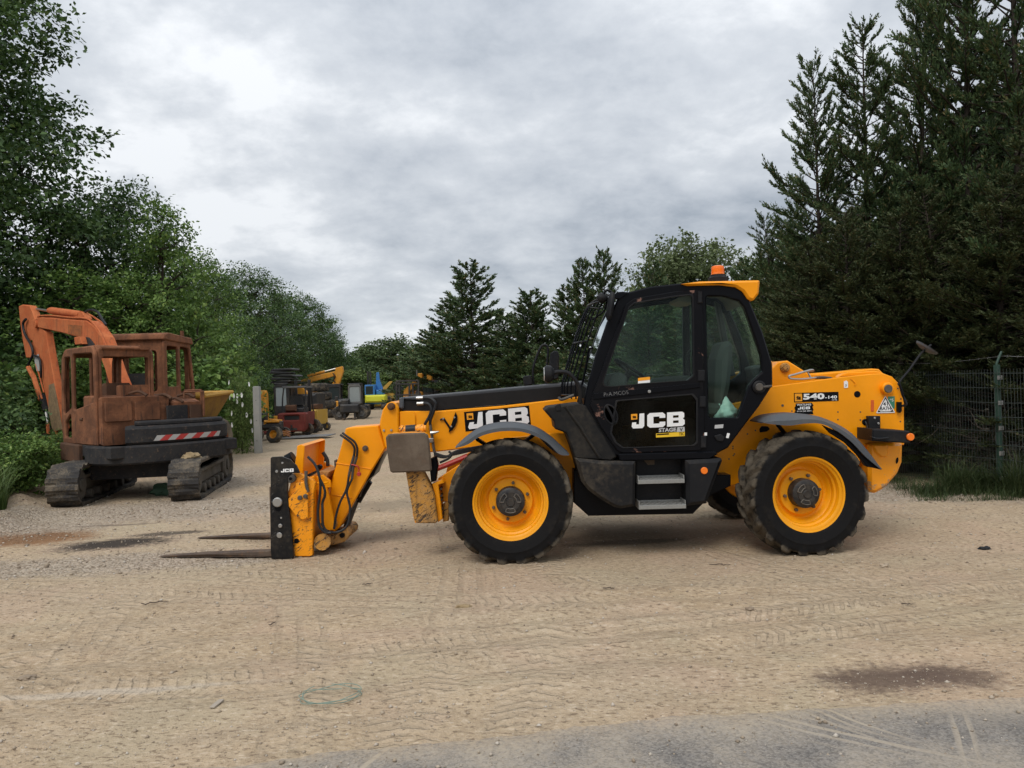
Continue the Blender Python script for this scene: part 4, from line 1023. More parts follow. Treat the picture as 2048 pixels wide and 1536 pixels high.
# bag left in the cab: lies inside, its own thing
rng = np.random.default_rng(5)
bg_ = bmesh.new(); bmesh.ops.create_icosphere(bg_, subdivisions=4, radius=1)
for v in bg_.verts:
    n_ = v.co.normalized()
    w_ = sum(math.sin(n_.dot(Vector(k)) * f + p) / f for k, f, p in (((.3, .8, .5), 7, 1), ((.9, -.2, .3), 11, 2), ((-.4, .5, .8), 17, 0), ((.6, .6, -.5), 23, 3)))
    k_ = 1 + 0.55 * w_
    v.co = Vector((n_.x * .13 * k_, n_.y * .14 * k_, max(-.085, n_.z * (.10 + .075 * max(0, n_.z) * (1 - abs(n_.x))) * k_)))
me = bpy.data.meshes.new('plastic_bag'); bg_.to_mesh(me); bg_.free(); me.materials.append(M['bag'])
bag = mesh_obj('plastic_bag', me, None, None, 60)
bag.location = P(1446, 826, D + CB + .23)
tag(bag, 'crumpled pale green plastic bag behind the rear cab window', 'bag')

# ================================================================== the ground, the road, stones
def vnoise(x, y, seed):
    xi = np.floor(x).astype(np.int64); yi = np.floor(y).astype(np.int64)
    xf, yf = x - xi, y - yi
    def h(a, b):
        n = (a * 374761393 + b * 668265263 + seed * 982451653) & 0x7fffffff
        n = (n ^ (n >> 13)) * 1274126177 & 0x7fffffff
        return ((n ^ (n >> 16)) & 0xffff) / 65535.0
    u = xf * xf * (3 - 2 * xf); v = yf * yf * (3 - 2 * yf)
    return (h(xi, yi) * (1 - u) + h(xi + 1, yi) * u) * (1 - v) + (h(xi, yi + 1) * (1 - u) + h(xi + 1, yi + 1) * u) * v
def fbm(x, y, seed, oct=4):
    s = 0; a = 0.5; f = 1
    for o in range(oct):
        s = s + a * (vnoise(x * f, y * f, seed + o) - 0.5); a *= 0.5; f *= 2.03
    return s
def sstep(a, b, x):
    t = np.clip((x - a) / (b - a), 0, 1)
    return t * t * (3 - 2 * t)
def bank_x(y):                       # left rim of the dirt, where the grass begins
    return np.interp(y, [0, 7.5, 9.2, 10.6, 12, 14, 18, 22, 30, 60], [-9.5, -6.6, -6.55, -7.0, -7.9, -8.6, -9.0, -9.3, -13, -22])
def ground_h(x, y):
    x = np.asarray(x, float); y = np.asarray(y, float)
    near = 1 - sstep(18, 40, y)
    h = (0.030 * fbm(x * .7, y * .7, 3) + 0.022 * fbm(x * 2.3 + 5, y * 3.1 + x * .8, 11, 4) + 0.018 * fbm(x * 7, y * 8 + x * 2, 23, 3)) * near
    # ruts running along the yard and curving towards the road
    for (a, b, c, w, d) in ((4.9, .10, .012, .13, .020), (5.3, .08, .010, .10, .014), (4.45, .16, .006, .16, .018), (5.75, .02, -.006, .12, .012), (3.98, .12, .01, .10, .010)):
        q = (y - (a + b * x + c * x * x)) / w
        h = h + .75 * d * (np.exp(-(q - 1.6) ** 2) - 1.1 * np.exp(-q * q) + .7 * np.exp(-(q + 1.6) ** 2)) * (.35 + .9 * vnoise(x * .9, y * 0 + a, 77)) * near
    under = np.exp(-((x - 1.3) / 2.6) ** 4) * np.exp(-((y - 8.0) / 1.3) ** 4)
    h = h * (1 - .65 * under)
    d = x - bank_x(y)
    h = h + 0.13 * np.exp(-((d + .15) / .35) ** 2) * (0.5 + 1.0 * vnoise(x * 2.3, y * 2.3, 9)) * (1 - sstep(13, 15, y)) * sstep(5, 7.5, y)
    h = h - 0.30 * sstep(.2, 1.6, -d - .3)
    return h
xs = np.concatenate([-np.geomspace(9.06, 700, 40)[::-1], np.arange(-9, 9.001, .055), np.geomspace(9.06, 700, 40)])
ys = np.concatenate([np.array([-300, -100, -40, -18, -9, -5, -2.5, -1.2, -.4, .3, .8, 1.2, 1.5]), np.arange(1.6, 14.0, .055), np.geomspace(14.06, 900, 90)])
XX, YY = np.meshgrid(xs, ys)
ZZ = ground_h(XX, YY)
ny, nx = XX.shape
gi = np.arange(ny * nx).reshape(ny, nx)
gq = np.stack([gi[:-1, :-1], gi[:-1, 1:], gi[1:, 1:], gi[1:, :-1]], 2).reshape(-1, 4)
def fast_mesh(name, V, Q):
    me = bpy.data.meshes.new(name)
    V = np.ascontiguousarray(V, dtype=np.float32); Q = np.ascontiguousarray(Q, dtype=np.int32)
    me.vertices.add(len(V)); me.vertices.foreach_set('co', V.ravel())
    k = Q.shape[1]
    me.loops.add(Q.size); me.loops.foreach_set('vertex_index', Q.ravel())
    me.polygons.add(len(Q)); me.polygons.foreach_set('loop_start', np.arange(0, Q.size, k, dtype=np.int32))
    me.update(calc_edges=True)
    return me

def ellipse(t, v, c, a, b, rot, soft, nz):
    """0..1 blot on the ground with a ragged edge"""
    q = t.mapping(v, loc=(-c[0], -c[1], 0))
    q = t.mapping(q, rot=(0, 0, -rot))
    q = t.mapping(q, scale=(1 / a, 1 / b, 0))
    ln = t.n('ShaderNodeVectorMath', operation='LENGTH'); t.put(ln.inputs[0], q)
    r = t.math('ADD', ln.outputs[1], nz)
    return t.math('SUBTRACT', 1.0, t.ss(r, 1 - soft, 1 + soft))
def soil(t, v):
    n0 = t.noise(v, 0.33, 4, 0.55); n1 = t.noise(v, 1.7, 5, 0.6, 0.3); n2 = t.noise(v, 9, 6, 0.65); n3 = t.noise(v, 70, 4, 0.6)
    wq = t.n('ShaderNodeVectorMath', operation='ADD')
    nw = t.n('ShaderNodeTexNoise', {'Vector': v, 'Scale': 0.45, 'Detail': 2.0}); t.put(wq.inputs[0], v)
    ws_ = t.n('ShaderNodeVectorMath', operation='SCALE', ); t.put(ws_.inputs[0], nw.outputs[1]); ws_.inputs[3].default_value = 1.6
    t.put(wq.inputs[1], ws_.outputs[0]); wv_ = wq.outputs[0]
    st = t.noise(t.mapping(wv_, rot=(0, 0, -0.22), scale=(0.9, 3.4, 1)), 1.7, 6, 0.66, 0.3)
    st2 = t.noise(t.mapping(wv_, rot=(0, 0, 0.42), scale=(0.8, 4.5, 1)), 2.1, 5, 0.62, 0.3)
    c = t.mix(t.ss(n1, 0.3, 0.7), (0.400, 0.294, 0.186), (0.495, 0.373, 0.243))
    c = t.mix(t.math('MULTIPLY', t.ss(n0, 0.35, 0.65), 0.5), c, (0.47, 0.375, 0.27))
    c = t.mix(t.math('MULTIPLY', t.ss(st, 0.46, 0.66), 0.34), c, (0.315, 0.245, 0.170))
    c = t.mix(t.math('MULTIPLY', t.ss(st2, 0.54, 0.72), 0.35), c, (0.58, 0.475, 0.35))
    c = t.mix(t.math('MULTIPLY', t.ss(n2, 0.52, 0.75), 0.35), c, (0.25, 0.19, 0.135))
    c = t.mix(t.math('MULTIPLY', t.ss(n3, 0.55, 0.8), 0.35), c, (0.58, 0.49, 0.38))
    sp = t.noise(v, 24, 5, .72)
    c = t.mix(t.math('MULTIPLY', t.ss(sp, .51, .60), .32), c, (0.29, 0.225, 0.155))
    c = t.mix(t.math('MULTIPLY', t.ss(sp, .48, .40), .28), c, (0.60, 0.49, 0.36))
    tn = t.noise(v, .9, 3, .5, .4)
    c = t.mix(t.math('MULTIPLY', t.ss(tn, .53, .62), .35), c, (0.44, 0.37, 0.25))
    c = t.mix(t.math('MULTIPLY', t.ss(tn, .47, .38), .35), c, (0.50, 0.355, 0.255))
    dk = t.noise(t.mapping(v, rot=(0, 0, 0.05), scale=(20, 46, 30)), 1.0, 3, 0.6)
    c = t.mix(t.math('MULTIPLY', t.ss(dk, 0.575, 0.625), 0.70), c, (0.17, 0.122, 0.080))  # fine dark grain: shade of small crevices painted into the soil colour
    c = t.mix(t.math('MULTIPLY', t.ss(dk, 0.41, 0.35), 0.5), c, (0.66, 0.55, 0.42))
    hgt = t.math('ADD', t.math('MULTIPLY', n2, .8), t.math('ADD', t.math('MULTIPLY', n3, 0.35), t.math('MULTIPLY', st, .5)))
    return c, hgt, (n1, n2, n3)
TRACKS = [('x', 4.55, .16, .015, .17, 9), ('x', 4.95, .19, .012, .16, 9), ('x', 5.75, -.10, .02, .19, 7), ('x', 6.35, -.14, .015, .19, 7), ('y', -.55, .10, -.03, .20, 8), ('y', .05, .16, -.03, .18, 8), ('y', -3.9, .75, .02, .17, 10), ('y', -3.1, .72, .02, .17, 10),
          ('y', 3.6, -.55, .01, .17, 9), ('y', 4.35, -.50, .01, .17, 9), ('x', 7.9, .42, .05, .20, 7), ('x', 9.4, .38, .05, .20, 7), ('y', -2.6, -.30, -.012, .2, 7), ('y', -1.2, -.26, -.012, .2, 7)]
def tread(t, v):
    """prints of chevron tyres pressed into the dirt: 0..1 bars along curved lines"""
    s = t.n('ShaderNodeSeparateXYZ'); t.put(s.inputs[0], v); X, Y = s.outputs[0], s.outputs[1]
    wear = t.noise(v, 5.5, 4, .65); tot = None; rut = None; grv = None
    for k, (ax, a, b, c2, w, fr) in enumerate(TRACKS):
        A, B_ = (X, Y) if ax == 'x' else (t.math('SUBTRACT', Y, 4.0), X)
        cur = t.math('ADD', t.math('ADD', a, t.math('MULTIPLY', A, b)), t.math('MULTIPLY', t.math('MULTIPLY', A, A), c2))
        d = t.math('DIVIDE', t.math('SUBTRACT', B_, cur), w)
        ad = t.math('ABSOLUTE', d)
        ph = t.math('ADD', t.math('ADD', t.math('MULTIPLY', A, fr * 1.35), t.math('MULTIPLY', ad, .8)), t.math('MULTIPLY', wear, .45))
        bar = t.ss(t.math('ADD', t.math('SINE', t.math('MULTIPLY', ph, 6.283)), t.math('MULTIPLY', t.math('SUBTRACT', wear, .5), 2.2)), -.3, .9)
        inside = t.math('SUBTRACT', 1.0, t.ss(ad, .85, 1.1))
        patch = t.math('MULTIPLY', t.ss(t.noise(t.mapping(v, loc=(k * 3.7, k * 1.9, 0)), .75, 2, .5), .44, .58), t.ss(wear, .38, .56))
        m1 = t.math('MULTIPLY', t.math('MULTIPLY', bar, inside), patch)
        m2 = t.math('MULTIPLY', inside, patch)
        wide = t.math('MULTIPLY', t.math('SUBTRACT', 1.0, t.ss(ad, 1.2, 1.9)), t.ss(t.noise(t.mapping(v, loc=(k * 2.3, k * 5.1, 0)), .55, 2, .5), .40, .56))
        m3 = t.math('MULTIPLY', wide, t.ss(t.math('SINE', t.math('ADD', t.math('MULTIPLY', d, 8.0), t.math('MULTIPLY', wear, 3.0))), .1, .9))
        grv = m3 if grv is None else t.math('MAXIMUM', grv, m3)
        tot = m1 if tot is None else t.math('MAXIMUM', tot, m1)
        rut = m2 if rut is None else t.math('MAXIMUM', rut, m2)
    return tot, rut, grv
m, nt = new_mat('dirt_ground'); t = NT(nt); v = t.pos()
c, hgt, (n1, n2, n3) = soil(t, v)
trd, rut, grv = tread(t, v)
c = t.mix(t.math('MULTIPLY', grv, .24), c, (0.25, 0.19, 0.13))
hgt = t.math('SUBTRACT', hgt, t.math('MULTIPLY', grv, .25))
c = t.mix(t.math('MULTIPLY', rut, .34), c, (0.58, 0.46, 0.325))
c = t.mix(t.math('MULTIPLY', trd, .28), c, (0.27, 0.205, 0.14))
hgt = t.math('SUBTRACT', hgt, t.math('MULTIPLY', trd, .42))
vor = t.n('ShaderNodeTexVoronoi', {'Vector': v, 'Scale': 34.0})
g1 = G(240, 1120); g2 = G(455, 975); g3 = G(1500, 1470)
jig = t.math('MULTIPLY', t.math('SUBTRACT', t.math('ADD', t.math('ADD', n1, n2), t.math('MULTIPLY', t.noise(v, 22, 5, .7), 1.2)), 1.6), 1.1)
grav = None
for (cc, a, b, rot) in ((G(210, 1128), 1.9, .42, .10), (G(330, 1020), 2.6, 1.0, .15), (G(470, 955), 1.2, 2.2, 0), (G(60, 1060), .9, .9, 0), (G(1830, 985), 2.2, .8, -.3)):
    e_ = ellipse(t, v, cc, a, b, rot, .35, jig)
    grav = e_ if grav is None else t.math('MAXIMUM', grav, e_)
spk = t.n('ShaderNodeSeparateColor'); nt.links.new(vor.outputs['Color'], spk.inputs[0])
gc = t.mix(spk.outputs[0], (0.27, 0.21, 0.155), (0.58, 0.49, 0.395))
c = t.mix(t.math('MULTIPLY', grav, 0.75), c, gc)
hgt = t.math('ADD', hgt, t.math('MULTIPLY', grav, t.math('MULTIPLY', t.math('SUBTRACT', 0.5, vor.outputs['Distance']), 1.1)))
for (cc, a, b, rot, col, k) in ((G(238, 1088), .60, .27, .30, (0.040, 0.033, 0.029), .95), (G(335, 1068), .42, .11, .25, (0.06, 0.05, 0.043), .8), (G(240, 1050), .5, .05, .1, (0.13, .1, .075), .6),
                                (G(75, 1078), .66, .46, 0, (0.235, 0.115, 0.05), .85), (G(1780, 1353), .40, .19, .05, (0.115, 0.078, 0.062), .85), (G(1890, 1350), .26, .15, -.2, (0.13, 0.09, 0.07), .75),
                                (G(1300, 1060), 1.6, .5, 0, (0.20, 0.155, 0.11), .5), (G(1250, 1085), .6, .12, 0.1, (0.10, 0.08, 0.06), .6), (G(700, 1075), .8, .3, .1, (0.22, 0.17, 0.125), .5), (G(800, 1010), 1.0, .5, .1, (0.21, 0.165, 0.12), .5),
                                (G(210, 1385), .75, .035, .12, (0.60, 0.53, 0.44), .42)):
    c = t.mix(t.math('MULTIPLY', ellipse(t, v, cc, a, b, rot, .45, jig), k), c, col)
lit = t.n('ShaderNodeSeparateXYZ'); nt.links.new(v, lit.inputs[0])
edge_r = t.math('ADD', t.math('SUBTRACT', lit.outputs[0], 9.25), t.math('MULTIPLY', lit.outputs[1], 0.225))      # beyond the fence: leaf litter
edge_l = t.math('SUBTRACT', t.math('MULTIPLY', lit.outputs[1], -0.20), t.math('ADD', lit.outputs[0], 5.55))        # under the trees on the left
wood_ = t.math('MAXIMUM', t.ss(t.math('ADD', edge_r, t.math('MULTIPLY', jig, .5)), -.1, .5), t.ss(t.math('ADD', edge_l, t.math('MULTIPLY', jig, .6)), .0, .7))
c = t.mix(wood_, c, t.mix(n2, (0.040, 0.034, 0.022), (0.085, 0.070, 0.045)))
far = t.n('ShaderNodeSeparateXYZ'); nt.links.new(v, far.inputs[0])
c = t.mix(t.math('MULTIPLY', t.math('MULTIPLY', t.ss(far.outputs[1], 14, 26), .35), t.math('SUBTRACT', 1.0, wood_)), c, (0.30, 0.245, 0.175))
nrm = t.bump(hgt, 0.030, 1.0)
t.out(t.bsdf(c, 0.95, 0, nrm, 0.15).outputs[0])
gm = fast_mesh('ground', np.stack([XX, YY, ZZ], 2).reshape(-1, 3), gq)
gm.materials.append(m)
ground = mesh_obj('ground', gm, None, None, 60)
ground['kind'] = 'structure'

# asphalt road along the front edge, dusty
def road_edge(x):
    return np.interp(x, [-60, -6, -2.4, -1.37, -.75, -.2, .72, 1.68, 2.77, 6, 60], [-1.5, 3.3, 3.50, 3.52, 3.62, 3.71, 3.86, 3.93, 4.03, 4.5, 7.5])
rx = np.concatenate([-np.geomspace(5.1, 60, 14)[::-1], np.arange(-5, 6.01, .07), np.geomspace(6.1, 60, 14)])
rv = np.concatenate([np.linspace(0, .6, 9), np.linspace(.68, 3.2, 34), np.array([4.2, 5.5, 7.0])])
RX, RV = np.meshgrid(rx, rv)
RY = road_edge(RX) + .10 - RV + .10 * fbm(RX * 2.3, RV * 0, 41, 4) * (RV < .7)
RZ = ground_h(RX, RY) * np.clip(1 - RV * .6, .15, 1) + 0.012 * sstep(0.0, .5, RV) - 0.008 + .012 * sstep(.3, 1.2, RV)
RZ = np.maximum(RZ, np.where(RV > .25, ground_h(RX, RY) + .005, -9))
m, nt = new_mat('dusty_asphalt'); t = NT(nt); v = t.pos()
sc, sh, (n1, n2, n3) = soil(t, v)
at = t.n('ShaderNodeAttribute', attribute_name='edge'); ed = at.outputs['Fac']
nf = t.noise(v, 130, 3, 0.7); nb = t.noise(v, 1.3, 5, 0.6, .4)
vo = t.n('ShaderNodeTexVoronoi', {'Vector': v, 'Scale': 105.0})
sp = t.n('ShaderNodeSeparateColor'); nt.links.new(vo.outputs['Color'], sp.inputs[0])
ac = t.mix(sp.outputs[0], (0.070, 0.069, 0.071), (0.265, 0.248, 0.230))
ac = t.mix(t.math('MULTIPLY', t.ss(nb, .5, .7), .55), ac, (0.085, 0.080, 0.078))
tr = None
for (rot, off, wid, fr) in ((0.95, 0.0, 1.0, 17), (-1.15, .4, 1.0, 14), (0.62, 1.0, 1.0, 12)):
    q = t.mapping(v, rot=(0, 0, rot)); s_ = t.n('ShaderNodeSeparateXYZ'); nt.links.new(q, s_.inputs[0])
    wv = t.math('SINE', t.math('MULTIPLY', t.math('ADD', s_.outputs[1], t.math('MULTIPLY', nb, .05)), fr * 6.283))
    band = t.ss(t.noise(t.mapping(q, loc=(off, off * 3, 0), scale=(.10, 1.4, 1)), 1.4, 2, .5), .55, .66)
    k = t.math('MULTIPLY', t.ss(wv, -.1, .7), band)
    tr = k if tr is None else t.math('MAXIMUM', tr, k)
q = t.math('ADD', ed, t.math('MULTIPLY', t.math('SUBTRACT', n1, .5), 1.0))
dustk = t.math('SUBTRACT', 1.0, t.ss(q, .02, .85))
film = t.math('ADD', .12, t.math('MULTIPLY', t.ss(nb, .62, .40), .50))
dustk = t.math('MAXIMUM', dustk, t.math('MAXIMUM', film, t.math('MULTIPLY', tr, .80)))
dustc = t.mix(t.ss(ed, .1, .5), sc, t.mix(n2, (0.40, 0.335, 0.255), (0.47, 0.40, 0.31)))
gr_ = t.noise(v, 42, 5, .7)
dustk = t.math('MULTIPLY', dustk, t.math('ADD', .62, t.math('MULTIPLY', t.ss(gr_, .62, .42), .38)))
dustk = t.math('MAXIMUM', dustk, t.math('MULTIPLY', tr, .85))
c = t.mix(dustk, ac, dustc)
t.out(t.bsdf(c, .9, 0, t.bump(t.math('ADD', t.math('MULTIPLY', nf, .6), t.math('MULTIPLY', sh, t.math('SUBTRACT', 1.0, t.ss(q, .1, .5)))), .006, .8), .2).outputs[0])
ry, rxn = RX.shape
ri = np.arange(ry * rxn).reshape(ry, rxn)
rq = np.stack([ri[:-1, :-1], ri[1:, :-1], ri[1:, 1:], ri[:-1, 1:]], 2).reshape(-1, 4)
rm = fast_mesh('road', np.stack([RX, RY, RZ], 2).reshape(-1, 3), rq)
a_ = rm.attributes.new('edge', 'FLOAT', 'POINT'); a_.data.foreach_set('value', RV.ravel().astype(np.float32))
rm.materials.append(m)
road = mesh_obj('road', rm, None, None, 60); road['kind'] = 'structure'

# loose stones
rng = np.random.default_rng(11)
def stones(n, xr, yr, s0, s1, dens=None):
    x = rng.uniform(*xr, n); y = rng.uniform(*yr, n)
    if dens is not None:
        k = rng.uniform(0, 1, n) < dens(x, y); x, y = x[k], y[k]
    n = len(x)
    s = s0 * (s1 / s0) ** (rng.uniform(0, 1, n) ** 2.6)
    base = np.array([(1, 0, 0), (0, 1, 0), (-1, 0, 0), (0, -1, 0), (0, 0, .75), (0, 0, -.6)], float)
    V = base[None] * s[:, None, None] * rng.uniform(.55, 1.25, (n, 6, 1))
    a = rng.uniform(0, 6.28, n); ca, sa = np.cos(a)[:, None], np.sin(a)[:, None]
    vx = V[:, :, 0] * ca - V[:, :, 1] * sa; vy = V[:, :, 0] * sa + V[:, :, 1] * ca
    z = ground_h(x, y) + s * .18
    z = np.where(y < road_edge(x) - .2, z + .008, z)
    V = np.stack([vx + x[:, None], vy + y[:, None], V[:, :, 2] + z[:, None]], 2)
    T = np.array([(0, 1, 4), (1, 2, 4), (2, 3, 4), (3, 0, 4), (1, 0, 5), (2, 1, 5), (3, 2, 5), (0, 3, 5)])
    return V.reshape(-1, 3), (T[None] + (np.arange(n) * 6)[:, None, None]).reshape(-1, 3)
def ingravel(x, y):
    d = np.zeros_like(x)
    for (cc, a, b) in ((G(210, 1128), 1.9, .5), (G(330, 1020), 2.6, 1.2), (G(470, 955), 1.3, 2.4), (G(60, 1060), 1.0, 1.0), (G(1830, 985), 2.4, .9)):
        d = np.maximum(d, np.exp(-(((x - cc.x) / a) ** 2 + ((y - cc.y) / b) ** 2)))
    return d
sets = [stones(15000, (-8, 7.5), (3.0, 9.5), .003, .017), stones(22000, (-9, 8.5), (7, 15.5), .006, .030, ingravel), stones(1500, (-6, 8.5), (6, 16), .006, .024),
        stones(9000, (-3, 4.2), (3.3, 4.6), .002, .009, lambda x, y: np.exp(-((y - road_edge(x) - .12) / .16) ** 2)), stones(2500, (-3.5, 4), (2.5, 3.8), .002, .007)]
Vs, Ts, o = [], [], 0
for V, T in sets:
    Vs.append(V); Ts.append(T + o); o += len(V)
m, nt = new_mat('loose_stone'); t = NT(nt)
ri_ = t.n('ShaderNodeNewGeometry').outputs['Random Per Island']
cr_ = t.n('ShaderNodeValToRGB'); nt.links.new(ri_, cr_.inputs[0])
cr_.color_ramp.elements[0].color = (0.24, 0.19, 0.14, 1); cr_.color_ramp.elements[1].color = (0.52, 0.47, 0.40, 1)
e = cr_.color_ramp.elements.new(.6); e.color = (0.40, 0.325, 0.24, 1)
e = cr_.color_ramp.elements.new(.85); e.color = (0.46, 0.40, 0.33, 1)
t.out(t.bsdf(cr_.outputs[0], .9, 0, None, .2).outputs[0])
gv = fast_mesh('gravel', np.concatenate(Vs), np.concatenate(Ts)); gv.materials.append(m)
gravel = mesh_obj('gravel', gv, None, None, 0); gravel['kind'] = 'stuff'

# ================================================================== trees, shrubs, grass
M['leaf_dark'] = leaf_mat('leaf_dark', (0.044, 0.085, 0.028), (0.104, 0.177, 0.052), (0.199, 0.260, 0.080), .22, .42)
M['leaf_mid'] = leaf_mat('leaf_mid', (0.087, 0.160, 0.039), (0.187, 0.293, 0.070), (0.350, 0.448, 0.124), .28, .42)
M['leaf_light'] = leaf_mat('leaf_light', (0.083, 0.134, 0.036), (0.172, 0.241, 0.068), (0.261, 0.317, 0.110), .30, .45)
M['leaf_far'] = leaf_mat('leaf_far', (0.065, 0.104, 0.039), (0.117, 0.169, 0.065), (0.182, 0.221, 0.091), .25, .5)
M['conifer'] = leaf_mat('conifer_leaf', (0.047, 0.085, 0.036), (0.105, 0.155, 0.059), (0.243, 0.178, 0.085), .12, .5)
M['conifer_brown'] = leaf_mat('conifer_olive', (0.046, 0.064, 0.026), (0.088, 0.108, 0.042), (0.17, 0.135, 0.065), .15, .55)
M['willow'] = leaf_mat('willow_leaf', (0.098, 0.132, 0.052), (0.172, 0.213, 0.092), (0.230, 0.265, 0.127), .3, .5)
M['bark'] = rust_mat('bark', (0.040, 0.031, 0.024), (0.058, 0.045, 0.034), (0.07, 0.058, 0.045), 3, .3)
M['bark_dead'] = plain('dead_twig', (0.105, 0.082, 0.062), .9)
M['grass'] = leaf_mat('grass_blade', (0.050, 0.085, 0.020), (0.105, 0.160, 0.045), (0.20, 0.20, 0.08), .3, .5)
M['weed'] = leaf_mat('weed_leaf', (0.040, 0.066, 0.022), (0.074, 0.104, 0.038), (0.129, 0.139, 0.060), .25, .5)

def unit(a):
    return a / np.maximum(np.linalg.norm(a, axis=-1, keepdims=True), 1e-9)
def kites(c, d, nrm, L, W):
    """leaf blades: base point, direction, face normal, length, width -> vertices, quads"""
    d = unit(d); s = unit(np.cross(d, nrm)); L = np.asarray(L)[:, None]; W = np.asarray(W)[:, None]
    bow = unit(np.cross(s, d)) * L * .08
    V = np.stack([c, c + d * L * .45 + s * W * .5 + bow, c + d * L, c + d * L * .45 - s * W * .5 + bow], 1)
    n = len(c)
    return V.reshape(-1, 3), np.arange(n * 4).reshape(n, 4)
def branch_tubes(paths, radii, seg=4):
    Vs, Qs, o = [], [], 0
    for p, r in zip(paths, radii):
        p = np.asarray(p, float); n = len(p)
        t = unit(np.gradient(p, axis=0))
        a = unit(np.cross(t, np.array([.31, .17, .93]) if abs(t[0, 2]) < .8 else np.array([1., .2, 0])))
        b = np.cross(t, a)
        r = np.interp(np.linspace(0, 1, n), np.linspace(0, 1, len(r)), r)[:, None, None]
        k = np.arange(seg) / seg * 2 * np.pi
        ring = p[:, None] + r * (a[:, None] * np.cos(k)[None, :, None] + b[:, None] * np.sin(k)[None, :, None])
        Vs.append(ring.reshape(-1, 3))
        i = np.arange(n - 1)[:, None] * seg; j = np.arange(seg)[None]
        Qs.append(np.stack([i + j, i + (j + 1) % seg, i + seg + (j + 1) % seg, i + seg + j], 2).reshape(-1, 4) + o)
        o += n * seg
    return np.concatenate(Vs), np.concatenate(Qs)

def conifer_meshes(seed, height, rad, nb=150, blade=(.055, .105), tw=1.0, top=.97, dens=1.0):
    """Leyland-like conifer: ascending feathery branches round a straight stem"""
    r = np.random.default_rng(seed)
    paths, rr = [], []
    lean = r.normal(0, .02, 2)
    trunk = np.array([(lean[0] * z * z / height, lean[1] * z * z / height, z) for z in np.linspace(-.2, height * .985, 14)])
    paths.append(trunk); rr.append([.010 * height + .02, .006 * height + .01, .005])
    C, Dv, Nv, Ls, Ws = [], [], [], [], []
    lobes = r.uniform(.65, 1.25, 9)
    for i in range(nb):
        f = .05 + (top - .05) * ((i + r.uniform(0, 1)) / nb) ** .92
        z0 = f * height; az = i * 2.39996 + r.normal(0, .35)
        env = (1 - f) ** .72 * min(1, .62 + f * 1.6)
        L = rad * env * lobes[int((az % 6.283) / 6.284 * 9)] * r.choice([.55, .85, 1.0, 1.2]) * r.uniform(.85, 1.1) + .16 + .2 * (1 - f)
        el0 = math.radians(r.normal(10 + 24 * f, 9)); bend = r.uniform(.12, .55)
        n = 8; s = np.linspace(0, 1, n)
        el = el0 + bend * s * s * (1.0 if f > .2 else .4) - (.2 * (1 - f) * s)
        step = L / (n - 1)
        dx = np.cos(el) * step; dz = np.sin(el) * step
        wob = az + np.cumsum(r.normal(0, .09, n))
        p = np.stack([np.cumsum(dx * np.cos(wob)), np.cumsum(dx * np.sin(wob)), np.cumsum(dz)], 1)
        p += np.array([lean[0] * z0 * z0 / height, lean[1] * z0 * z0 / height, z0]) - p[0]
        paths.append(p); rr.append([.008 + .010 * L, .004])
        nt_ = max(6, int(L * 27 * tw * dens))
        ts = r.uniform(.14 if f > .25 else .30, 1.0, nt_) ** .8
        ts[0] = 1.0
        pt = np.stack([np.interp(ts, s, p[:, k]) for k in range(3)], 1)
        tan = unit(np.stack([np.interp(np.minimum(ts + .06, 1), s, p[:, k]) - np.interp(np.maximum(ts - .08, 0), s, p[:, k]) for k in range(3)], 1))
        side = unit(np.cross(tan, np.array([0, 0, 1.])))
        sg = r.choice([-1, 1], nt_)[:, None] * r.uniform(.2, 1.0, (nt_, 1))
        td = unit(tan * r.uniform(.7, 1.2, (nt_, 1)) + side * sg * .62 + np.array([0, 0, 1.]) * r.uniform(-.12, .55, (nt_, 1)))
        tl = (0.12 + .24 * L * (1 - .62 * ts)) * r.uniform(.5, 1.1, nt_)
        tl = np.minimum(tl, .50)
        for k in range(nt_):
            m_ = max(6, int(tl[k] * 58 * dens))
            u = np.sort(r.uniform(.05, 1, m_)); u[-1] = 1
            dr = td[k]
            base = pt[k] + dr * (u * tl[k])[:, None] + np.array([0, 0, .10]) * (u * u * tl[k])[:, None]
            sd = unit(np.cross(dr, r.normal(0, 1, (m_, 3))))
            bd = unit(dr + sd * r.uniform(.25, .85, (m_, 1)) + np.array([0, 0, .18]))
            C.append(base); Dv.append(bd); Nv.append(r.normal(0, 1, (m_, 3)))
            Ls.append(r.uniform(*blade, m_) * (1.15 - .4 * u)); Ws.append(r.uniform(.017, .030, m_) * blade[1] / .095)
    V, Q = kites(np.concatenate(C), np.concatenate(Dv), np.concatenate(Nv), np.concatenate(Ls), np.concatenate(Ws))
    crown = fast_mesh('crown', V, Q)
    bv, bq = branch_tubes(paths, rr, 4)
    tr = fast_mesh('trunk', bv, bq)
    return crown, tr

